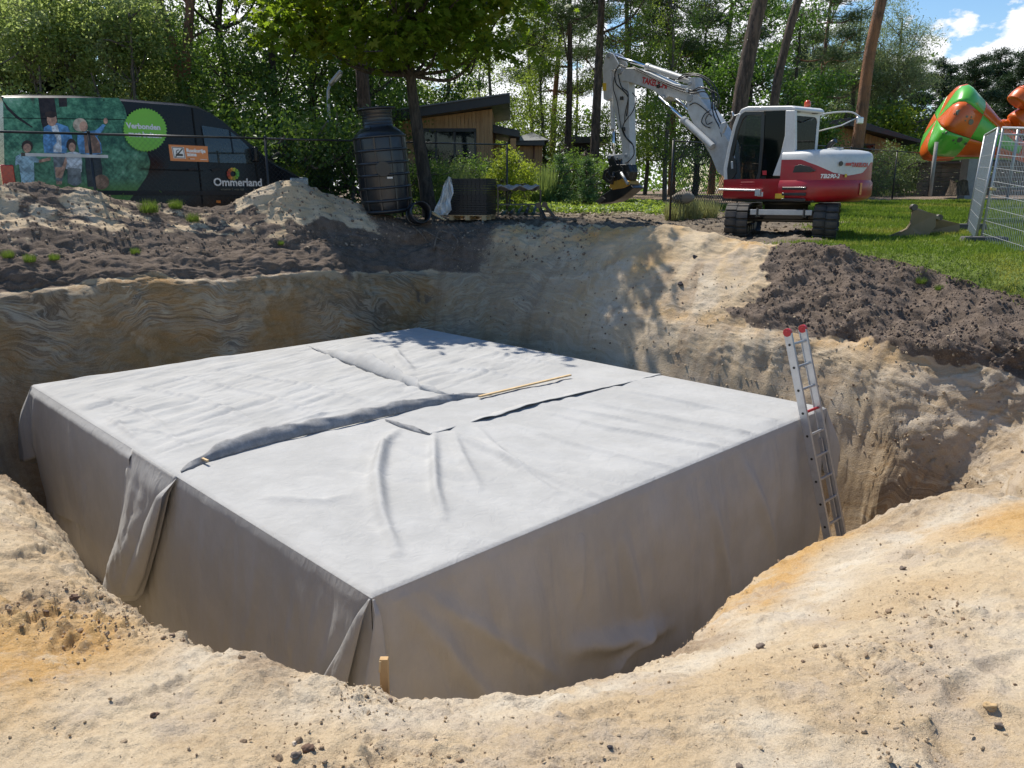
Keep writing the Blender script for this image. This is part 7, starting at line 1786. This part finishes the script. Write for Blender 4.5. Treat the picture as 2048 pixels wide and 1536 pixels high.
P_DPINE = pine_proto(24, 10.5, 1.6, 2.4, 24, LM_DPINE, BK_PINE, dens=1000, size=.17)
P_WIL = proto('willow', rblobs(20, 2.4, 4, 10.5, .8, 1.3, flatz=1.1), [(st(10), .2, .04)], LM_WIL, BK_GREY, 1100, 26, .30, .14, shape=(np.array([[-.5, 0, 0], [0, -.12, .03], [.5, 0, -.04], [0, .12, .03]]), np.array([[0, 1, 2, 3]])), seed=8, droop=.5)
P_YEL = proto('yel', rblobs(9, .5, .3, 1.7, .3, .5), [(st(1.7, .05), .03, .01)], LM_YEL, BK_GREY, 220, 14, .11, .075, seed=9)
P_SHR = proto('shr', rblobs(10, .9, .2, 1.5, .4, .7), [(st(1.4, .05), .04, .01)], LM_SHR, BK_GREY, 330, 14, .13, .075, seed=10)
P_GRG = proto('grg', rblobs(10, .9, .2, 1.8, .4, .65), [(st(1.6, .05), .04, .01)], LM_GREYG, BK_GREY, 320, 14, .14, .07, seed=11)
P_YPN = proto('ypn', [(0, 0, .3+.3*k, .62-.1*k, .62-.1*k, .16) for k in range(6)], [(st(2.0, .02), .03, .01)], LM_YPINE, BK_PINE, 130, 7, .10, .12, needles=True, seed=12, shell=.6)
GRS = (np.array([[0, -.012, 0], [0, .012, 0], [.5, .010, .10], [1, 0, 0.02], [.5, -.010, .10]]), np.array([[0, 1, 2, 4], [4, 2, 3, 3]]))
def tuft_proto(n, h, spread, mat, seed, lay=.5):
    rng = np.random.default_rng(seed); a = rng.random(n)*6.28; r_ = spread*np.sqrt(rng.random(n)); P = np.c_[r_*np.cos(a), r_*np.sin(a), np.zeros(n)]
    up = np.c_[np.cos(a)*lay*rng.random(n), np.sin(a)*lay*rng.random(n), np.ones(n)]+rng.normal(size=(n, 3))*.22; up /= np.linalg.norm(up, axis=1)[:, None]
    t = np.cross(up, [0, 0, 1.]); t += rng.normal(size=(n, 3))*.05; t -= up*(t*up).sum(1)[:, None]; t /= np.linalg.norm(t, axis=1)[:, None]+1e-9
    co = np.array([[0, -.018, 0], [0, .018, 0], [.55, .012, -.03], [1, 0, -.22], [.55, -.012, -.03]]); fa = np.array([[0, 1, 2, 4], [4, 2, 3, 3]])
    W = np.einsum('nij,vj->nvi', np.stack([up, t, np.cross(up, t)], 2), co)*(h*(.5+.7*rng.random(n)))[:, None, None]+P[:, None]
    k = np.arange(n)[:, None]*5
    F3 = np.concatenate([k+[0, 1, 2], k+[0, 2, 4], k+[4, 2, 3]])
    o = mesh_np('blades', W.reshape(-1, 3), F3, mat, False); me = o.data; bpy.data.objects.remove(o); return me
# --- the maple over the tank
mz_ = .35; mb_ = [(-2.6, -.4, 4.0, 1.25, 1.3, .75), (-1.9, .8, 4.9, 1.3, 1.3, .9), (-.8, -1.2, 3.6, 1.2, 1.1, .6), (.6, -.9, 3.7, 1.3, 1.2, .7), (1.8, -.3, 4.0, 1.15, 1.2, .7), (2.3, .6, 4.9, .95, 1.1, .8), (.2, .9, 4.5, 1.4, 1.3, .9),
       (-1.3, -.5, 5.9, 1.5, 1.4, .9), (.9, -.2, 5.8, 1.5, 1.4, 1.0), (0, 0, 7.1, 1.6, 1.5, 1.0), (-.2, -1.9, 4.4, 1.1, 1.0, .6), (-2.0, -1.5, 4.9, 1.0, 1.0, .6), (1.6, -1.6, 4.9, 1.0, 1.0, .6), (-3.2, .3, 4.9, .9, .9, .6), (.9, -1.8, 6.1, 1.3, 1.2, .8), (.2, -2.3, 5.6, 1.1, .9, .7)]
mb_ = [(a, b, c+(.4 if c < 5 else .1), d, e, f) for a, b, c, d, e, f in mb_]
P_MAPLE = proto('maple', mb_, [([(.25, 0, -.3), (.10, 0, 1.0), (-.05, 0, 2.2), (-.18, 0, 3.4), (-.2, 0, 4.6), (0, 0, 6.6)], .20, .06)], LM_MAPLE, BK_OAK, 1150, 11, .24, .20, shape=LEAF_MAPLE, seed=31, flat=.9)
T = lambda px, D: ((px-CX)/FPX*(D*_c), D)
def tree(p, name, px, D, label, cat='tree', rz=0, s_=1.0, **k):
    x = (px-CX)/FPX*(D*_c+.14*0); y = D; return plant(p, name, x, y, label, cat, rz, s_, **k)
tree(P_MAPLE, 'maple_tree', 842, 20.2, 'broad leafy tree with yellow-green lobed leaves spreading over the black tank', rz=0)
# left: hazels behind the van
tree(P_HAZEL, 'hazel_bush', 25, 23.5, 'pale leafed bush at the left edge behind the rear of the van', 'bush', 1.0, 1.0)
tree(P_HAZEL, 'hazel_bush', 110, 22.5, 'tall pale leafed bush behind the printed family on the van', 'bush', 2.1, 1.12)
tree(P_HAZEL, 'hazel_bush', 195, 23.2, 'tallest of the pale leafed bushes behind the van roof', 'bush', 3.6, 1.25)
tree(P_HAZEL, 'hazel_bush', 285, 22.8, 'pale leafed bush left of the forked pine behind the van', 'bush', 5.0, 1.12)
tree(P_HAZEL, 'hazel_bush', 345, 24.2, 'low pale leafed bush at the foot of the forked pine', 'bush', .4, .8)
# forked pine
def forked():
    p = Proto(); D = 25.; x0 = (385-CX)/FPX*D*_c
    f = lambda px, py: np.array([(px-385)/FPX*D, 0, (HY-py)/FPX*D+.62])
    paths = [([f(388, 440), f(386, 300), f(382, 215), f(378, 165), f(364, 90), f(350, 20), f(340, -60), f(330, -200)], .24, .10), ([f(384, 215), f(392, 165), f(402, 110), f(412, 50), f(424, 0), f(440, -80), f(450, -190)], .17, .09)]
    for a, b in ((f(364, 90), f(300, 60)), (f(402, 110), f(470, 90)), (f(412, 50), f(350, 30)), (f(350, 20), f(290, -10))):
        paths.append(([a, (a+b)/2+[0, .3, .2], b+[0, .6, 0]], .04, .012))
    o = stem_mb(paths, 10).build('trunk', BK_RED); p.trunk = o.data; bpy.data.objects.remove(o)
    bl_ = [(-1.5, 0, 7.6, 1.5, 1.5, .5), (1.2, .4, 8.2, 1.5, 1.5, .5), (-.4, -.6, 9.2, 1.6, 1.6, .5), (1.6, -.4, 9.8, 1.3, 1.3, .5), (-1.8, .4, 10.2, 1.4, 1.4, .5), (-.2, 0, 11, 1.2, 1.2, .6), (-2.6, 0, 6.6, .8, .8, .3), (2.2, .3, 6.9, .8, .8, .3)]
    q = proto('x', bl_, [([(0, 0, 0), (0, 0, 1)], .01, .01)], LM_PINE, BK_PINE, 330, 11, .2, .13, needles=True, seed=41, limbs=False, shell=.5); p.crown = q.crown
    plant(p, 'pine_tree', x0, D, 'forked pine with two brown stems rising behind the van roof', 'tree', z=-.62)
forked()
tree(P_DPINE, 'pine_tree', -40, 27, 'dark pine at the far left edge behind the pale bushes', rz=.5, s_=1.1)
tree(P_DPINE, 'pine_tree', 60, 29, 'second dark pine from the left, behind the pale bushes', rz=1.7, s_=1.25)
tree(P_OAK, 'oak_tree', 200, 33, 'dark oak filling the gap behind the tallest pale bush', rz=.3, s_=1.05)
tree(P_OAK, 'oak_tree', 320, 31, 'dark oak behind the left stem of the forked pine', rz=2.2, s_=1.0)
tree(P_OAK, 'oak_tree', 470, 27.5, 'dense green oak just right of the forked pine', rz=4.0, s_=.95)
tree(P_OAK2, 'oak_tree', 560, 26.0, 'bushy oak left of the street lamp', rz=1.2, s_=.95)
tree(P_OAK2, 'oak_tree', 640, 30, 'brighter oak behind the street lamp', rz=3.3, s_=1.0)
tree(P_OAK, 'oak_tree', 745, 33, 'oak behind the thick trunk above the tank', rz=5.2, s_=1.05)
tree(P_OAK2, 'oak_tree', 410, 35, 'far oak seen between the stems right of the forked pine', rz=5.5, s_=1.1)
for px, D, s_, lb in ((500, 22.5, .9, 'dark low bush right of the van bonnet'), (590, 21.8, 1.1, 'dark bush left of the lamp post foot'), (640, 24.6, .8, 'dark bush behind the lamp post foot'), (705, 22.6, 1.15, 'dark bush left of the black tank'), (440, 22.8, 1.3, 'dark bush hidden behind the van windscreen')):
    tree(P_SHR, 'bush', px, D, lb, 'bush', px*.1, s_*1.5)
tree(P_YEL, 'bush', 592, 21.0, 'small yellowish shrub in front of the dark bushes by the van nose', 'bush', .3, .75)
# thick pine above the tank
tree(P_PINE, 'pine_tree', 731, 25, 'straight thick pine trunk rising behind the black tank', rz=.9, s_=1.12)
# centre background
tree(P_LIGHT, 'birch_tree', 900, 40, 'airy birch behind the left end of the mono-pitch roof', rz=1, s_=.95)
tree(P_LIGHT, 'birch_tree', 985, 43, 'airy birch above the high end of the mono-pitch roof', rz=2, s_=.98)
tree(P_LIGHT, 'birch_tree', 1062, 40, 'airy birch right of the mono-pitch roof', rz=3.1, s_=.92)
tree(P_LIGHT, 'birch_tree', 1150, 46, 'thin birch in the sky gap between the pine trunks', rz=4.4, s_=.8)
tree(P_LIME, 'lime_tree', 830, 38, 'dark lime tree behind the maple stem', rz=.6, s_=1.0)
tree(P_LIGHT, 'birch_tree', 1085, 37, 'rounded light tree beside the low zinc roofed house', rz=2.6, s_=.72)
tree(P_OAK2, 'oak_tree', 960, 52, 'far oak low behind the mono-pitch house', rz=2.6, s_=.9)
tree(P_PINE, 'pine_tree', 1131, 36, 'slender pine trunk left of the excavator arm, the thinner of two', rz=2.0, s_=.86)
tree(P_PINE, 'pine_tree', 1192, 32, 'pine trunk close left of the excavator arm, the thicker of two', rz=3.9, s_=.98)
tree(P_LIGHT, 'birch_tree', 1250, 33, 'loose leafed young tree right behind the excavator arm', rz=5.2, s_=.68)
tree(P_LIGHT, 'birch_tree', 1330, 31, 'loose leafed young tree under the excavator boom', rz=.2, s_=.72)
tree(P_LIGHT, 'birch_tree', 1290, 42, 'light airy tree far behind the excavator arm', rz=1.4, s_=.8)
tree(P_OAK, 'oak_tree', 1390, 38, 'dark oak behind the chain-link panel', rz=1.9, s_=.72)
tree(P_PINE2, 'pine_tree', 1100, 47, 'pine crown high behind the slender trunks', rz=.5, s_=1.05)
tree(P_PINE2, 'pine_tree', 1250, 41, 'spreading pine crown above the top of the excavator arm', rz=1.6, s_=1.0)
tree(P_PINE2, 'pine_tree', 1345, 38, 'spreading pine crown above the excavator boom', rz=3.3, s_=.92)
tree(P_PINE2, 'pine_tree', 1425, 43, 'pine crown left of the leaning trunks', rz=5.0, s_=1.0)
tree(P_LIME, 'lime_tree', 1490, 33.5, 'dense dark leafy tree behind the excavator cab', rz=1.1, s_=.78)
tree(P_LIME, 'lime_tree', 1570, 36, 'dense dark leafy tree right of the leaning trunks', rz=3.0, s_=.76)
# leaning pines drawn from the picture
def leaning(pxs, D, r0, r1, bark, label, seed, crown=True, z0=-.6):
    p = Proto(); x0 = (pxs[0][0]-CX)/FPX*D*_c
    f = lambda px, py: np.array([(px-pxs[0][0])/FPX*D, 0, (HY-py)/FPX*D*1.03-z0])
    P = [f(*q) for q in pxs]; d_ = (P[-1]-P[-2]); P += [P[-1]+d_/np.linalg.norm(d_)*2.5, P[-1]+d_/np.linalg.norm(d_)*5.5]
    o = stem_mb([(P, r0, r1)], 12).build('trunk', bark); p.trunk = o.data; bpy.data.objects.remove(o)
    e = P[-1]; rng = np.random.default_rng(seed)
    bl_ = [tuple(e+np.array([rng.normal()*1.3, rng.normal()*1.3, -rng.random()*3.2+.8]))+(1.2, 1.2, .42) for k in range(9)]
    q = proto('x', bl_, [(P[-3:], .08, .04)], LM_PINE, bark, 300, 11, .2, .13, needles=True, seed=seed, limbs=False, shell=.5); p.crown = q.crown
    plant(p, 'pine_tree', x0, D, label, 'tree', z=z0)
leaning([(1462, 400), (1468, 240), (1478, 150), (1490, 70), (1505, 0), (1520, -90)], 25, .25, .17, BK_PINE, 'thick leaning pine trunk directly behind the excavator cab', 51)
leaning([(1530, 400), (1536, 215), (1546, 140), (1560, 70), (1580, 0), (1600, -80)], 27, .15, .11, BK_PINE, 'thinner leaning pine trunk right of the thick one behind the cab', 52)
leaning([(1703, 380), (1706, 300), (1709, 220), (1712, 140), (1722, 60), (1732, -10), (1735, -100)], 30, .22, .16, BK_RED, 'reddish pine trunk in front of the gabled house', 53)
# right side
tree(P_WIL, 'silver_tree', 1690, 47, 'grey-green feathery tree left half against the blue sky', rz=.4, s_=.98)
tree(P_WIL, 'silver_tree', 1768, 46, 'grey-green feathery tree whose edge stands against the clouds', rz=2.4, s_=.92)
tree(P_PINE2, 'pine_tree', 1620, 44, 'pine crown between the reddish trunk and the cab', rz=.8, s_=.95)
pr = [(1600, 56, .95), (1660, 52, .82), (1730, 54, .80), (1800, 53, .76), (1862, 56, .80), (1920, 52, .76), (1968, 57, .86), (2020, 53, .82), (2080, 55, .84), (2140, 56, .9), (2200, 52, .9)]
plb = ['behind the cab roof', 'behind the gabled roof ridge', 'right of the reddish trunk', 'under the feathery tree', 'left of the funnel slide', 'behind the top of the funnel slide', 'above the tube slide', 'at the right edge above the tube slide', 'just beyond the right edge', 'second beyond the right edge', 'third beyond the right edge']
for (px, D, s_), lb in zip(pr, plb): tree(P_DPINE, 'pine_tree', px, D, 'dark dense pine of the far wood ' + lb, rz=px*.37, s_=s_*1.0)
for px, D, s_, lb in ((1690, 43, 1.0, 'yellow-green bush at the right end of the gabled house roof'), (1790, 44, 1.25, 'bright leafy bush between gabled house and funnel slide'), (1755, 45, 1.6, 'taller bright bush behind the gabled house corner')):
    tree(P_SHR if s_ > 1.5 else P_YEL, 'bush', px, D, lb, 'bush', px*.2, s_*1.9)
for px, D, s_, lb in ((1745, 35.5, .9, 'grey-green shrub behind the first thin fence post beside the excavator tail'), (1785, 36.5, 1.15, 'grey-green shrub between the first two thin fence posts'), (1815, 37.5, 1.0, 'grey-green shrub left of the second thin fence post'), (1858, 38.5, .9, 'grey-green shrub right of the second thin fence post'), (1890, 41, .8, 'small grey-green shrub under the funnel slide'), (1945, 36, .7, 'small leafy shrub behind the tree stump')):
    tree(P_GRG, 'shrub', px, D, lb, 'shrub', px*.3, s_)
tree(P_YEL, 'shrub', 1650, 35, 'small yellow-green shrub seen under the cab window', 'shrub', .3, 1.1)
# planting by the houses
tree(P_YEL, 'shrub', 1018, 23.6, 'yellow-green shrub right behind the fence end post', 'shrub', .3, .95)
tree(P_YEL, 'shrub', 1046, 24.2, 'second yellow-green shrub right of the fence end post', 'shrub', 2.3, .75)
tree(P_YEL, 'shrub', 986, 24.0, 'yellow-green shrub left of the fence end post', 'shrub', 4.3, .6)
tree(P_GRG, 'shrub', 880, 24.5, 'grey-green bush between maple stem and film covered stack', 'shrub', 1, .72)
tree(P_GRG, 'shrub', 930, 24.8, 'grey-green bush behind the stacked black panels', 'shrub', 2, .75)
tree(P_SHR, 'shrub', 960, 25.6, 'dark bush under the house window', 'shrub', 2, 1.0)
tree(P_SHR, 'shrub', 860, 22.4, 'dark bush at the foot of the maple', 'shrub', .7, .95)
tree(P_YPN, 'young_pine', 1118, 27, 'young light green pine in the planting bed, the left one', 'tree', .3, 1.0)
tree(P_YPN, 'young_pine', 1172, 27.5, 'young light green pine left of the excavator arm', 'tree', 1.3, .95)
tree(P_SHR, 'shrub', 1152, 30, 'round green shrub between the two young pines', 'shrub', 1.9, 1.1)
tree(P_SHR, 'shrub', 1210, 29, 'dark shrub behind the black hitch of the arm', 'shrub', 3.9, .9)
MG = leaf_mat('grass_blades', (.045, .08, .018), (.10, .15, .035), None, .5, .35); MGD = leaf_mat('dry_grass', (.20, .19, .08), (.34, .31, .16), None, .6, .3); MGM = leaf_mat('miscanthus', (.09, .15, .05), (.20, .26, .10), None, .5, .3)
def tuft(me, name, x, y, z, label, cat, s_=1, rz=0, group=None):
    o = bpy.data.objects.new(name, me); COL.objects.link(o); o.location = (x, y, z); o.scale = (s_,)*3; o.rotation_euler = (0, 0, rz); return tag(o, label, cat, group)
TF_M = tuft_proto(900, 1.15, .4, MGM, 61, .55); TF_G = tuft_proto(420, .24, .16, MG, 62, .7); TF_D = tuft_proto(500, .55, .30, MGD, 63, .5)
for px, D, lb in ((1085, 27, 'tall arching ornamental grass right of the yellow-green shrubs'), (905, 23.6, 'tall ornamental grass right of the maple stem')):
    x, y = T(px, D); tuft(TF_M, 'ornamental_grass', x, y, ground(x, y), lb, 'grass clump', 1, px)
for px, py, s_, lb in ((296, 424, 1.3, 'large green grass tuft in the hollow of the soil heap'), (352, 414, 1.0, 'green grass tuft right of the large one on the soil heap'), (384, 440, .95, 'green grass tuft lowest on the soil heap'), (268, 505, .6, 'small grass tuft on the brow of the left cut'), (60, 520, .7, 'small grass tuft on the brow at the left edge'), (110, 517, .6, 'thin grass tuft on the brow near the left edge'), (15, 512, .7, 'grass tuft in the left corner of the brow'), (1845, 563, .55, 'green weed tuft on the dark soil bank'), (1880, 575, .45, 'smaller green weed right of the tuft on the dark soil bank'), (560, 487, .5, 'thin grass tuft under the sandy heap')):
    p = nearest(px, py); tuft(TF_G, 'grass_tuft', p[0], p[1], p[2]-.01, lb, 'grass tuft', s_*.75, px)
for px, D, s_, lb in ((1352, 20.9, .8, 'dry grass clump at the foot of the chain-link panel, left'), (1385, 21.2, .95, 'dry grass clump behind the flat boulder'), (1418, 21.8, .85, 'dry grass clump near the excavator track')):
    x, y = T(px, D); tuft(TF_D, 'dry_grass_clump', x, y, ground(x, y), lb, 'grass clump', s_, px)
# --- far wood closing the view: one mass
def far_forest():
    rng = np.random.default_rng(71); bl_ = []
    for k in range(150):
        a = -.95+1.9*(k+rng.random())/120; D = 58+22*rng.random(); px = CX+FPX*math.tan(a)
        base = np.interp(px, [-500, 0, 700, 860, 1000, 1200, 1350, 1500, 2600], [12, 12, 11, 8.0, 6.5, 6.5, 8, 9.8, 9.8])
        hgt = base*(.8+.3*rng.random())
        for j in (-.4, 0, 1, 2, 3, 4, 5):
            bl_.append((math.tan(a)*D+rng.normal()*1.6, D+rng.normal()*1.5, hgt*(j+.6)/6.3-.3, 2.1-.16*j, 2.1-.16*j, hgt/9))
    for k in range(46):
        D = 46+6*rng.random(); px = 1080+k*10; bl_.append(((px-CX)/FPX*D, D, .5+rng.random()*.9, 1.2, 1.2, .9))
    P = clumps(bl_, 9500, 7, .48, rng, .4); sz = .34*(.6+.8*rng.random(len(P)))
    V_, F_ = leaves(P, sz, LEAF_OVAL, rng, .2)
    o = mesh_np('far_wood', V_, F_, LM_OAK, False); tag(o, kind='stuff')
far_forest()
# --- ground cover, leaf litter plants, lawn
def land_points(n, x0, x1, y0, y1, test, rng):
    x = rng.uniform(x0, x1, n); y = rng.uniform(y0, y1, n); k = test(x, y); return x[k], y[k]
def gzz(x, y): return np.array([ground(a, b) for a, b in zip(x, y)])
def under():
    rng = np.random.default_rng(81)
    fence_b = lambda x, y: (x+9.2)*(-.673)+(y-14.3)*.74
    # ivy and low leaves in the bed by the houses
    x, y = land_points(18000, -1.2, 5.2, 23.0, 29.5, lambda x, y: fbm(x, y, 0, .9, 3, 82) > -.12, rng); z = gzz(x, y)+rng.random(len(x))*.16
    V_, F_ = leaves(np.c_[x, y, z], .11*(.6+.7*rng.random(len(x))), LEAF_OVAL, rng, .8); tag(mesh_np('ground_cover', V_, F_, LM_LIGHT, False), kind='stuff')
    x, y = land_points(17000, -16, -1.5, 16, 26, lambda x, y: fence_b(x, y) > .4, rng); z = gzz(x, y)+rng.random(len(x))**2*.5
    V_, F_ = leaves(np.c_[x, y, z], .10*(.6+.7*rng.random(len(x))), LEAF_OVAL, rng, .5); tag(mesh_np('undergrowth', V_, F_, LM_SHR, False), kind='stuff')
    # dead leaves
    x, y = land_points(16000, -3, 6, 22.5, 32, lambda x, y: x > -9, rng); z = gzz(x, y)+.02
    V_, F_ = leaves(np.c_[x, y, z], .09*(.6+.7*rng.random(len(x))), LEAF_OVAL, rng, 2.5)
    tag(mesh_np('leaf_litter', V_, F_, leaf_mat('dead_leaf', (.20, .13, .09), (.42, .33, .27), None, .7, .2), False), kind='stuff')
under()
def lawn():
    rng = np.random.default_rng(91)
    g = attrs['grass']; m = (g > .45) & infront & (VY < 34) & (VT > 5)
    Pp, nn_, i = pick(m, 155000, 1/np.clip(vd, 5, 40)**1.6)
    j = rng.normal(size=Pp.shape)*np.clip(vd[i]*.012, .03, .3)[:, None]; j[:, 2] = 0; Pp = Pp+j
    h = (.030+.035*rng.random(len(Pp)))*(1+np.clip(vd[i]-9, 0, 20)*.05); n = len(Pp)
    a = rng.random(n)*6.28; up = np.c_[np.cos(a)*.5, np.sin(a)*.5, np.ones(n)]+rng.normal(size=(n, 3))*.3; up /= np.linalg.norm(up, axis=1)[:, None]
    t = rng.normal(size=(n, 3)); t -= up*(t*up).sum(1)[:, None]; t /= np.linalg.norm(t, axis=1)[:, None]
    wd_ = .0035*(1+np.clip(vd[i]-7, 0, 25)*.16)
    W = np.stack([Pp-t*wd_[:, None], Pp+t*wd_[:, None], Pp+up*h[:, None]], 1).reshape(-1, 3)
    F3 = np.arange(n*3).reshape(-1, 3)
    M = Mat('lawn_blades'); ri = M.n('ShaderNodeNewGeometry').outputs['Random Per Island']; P_ = M.coord('pos')
    c = M.mix(ri, (.11, .18, .014), (.20, .28, .035)); big = M.noise(.45, 4, .6, P_); c = M.mix(M.math('MULTIPLY', M.rng(big, .5, .64), .75), c, (.34, .33, .06))
    t_ = M.n('ShaderNodeBsdfTranslucent'); mx = M.n('ShaderNodeMixShader'); mx.inputs[0].default_value = .5; M.set(color=c, rough=.5, spec=.3); M.l(c, t_.inputs[0]); M.l(M.b.outputs[0], mx.inputs[1]); M.l(t_.outputs[0], mx.inputs[2]); M.l(mx.outputs[0], M.o.inputs[0])
    tag(mesh_np('grass', W, F3, M.m, False), kind='stuff')
lawn()
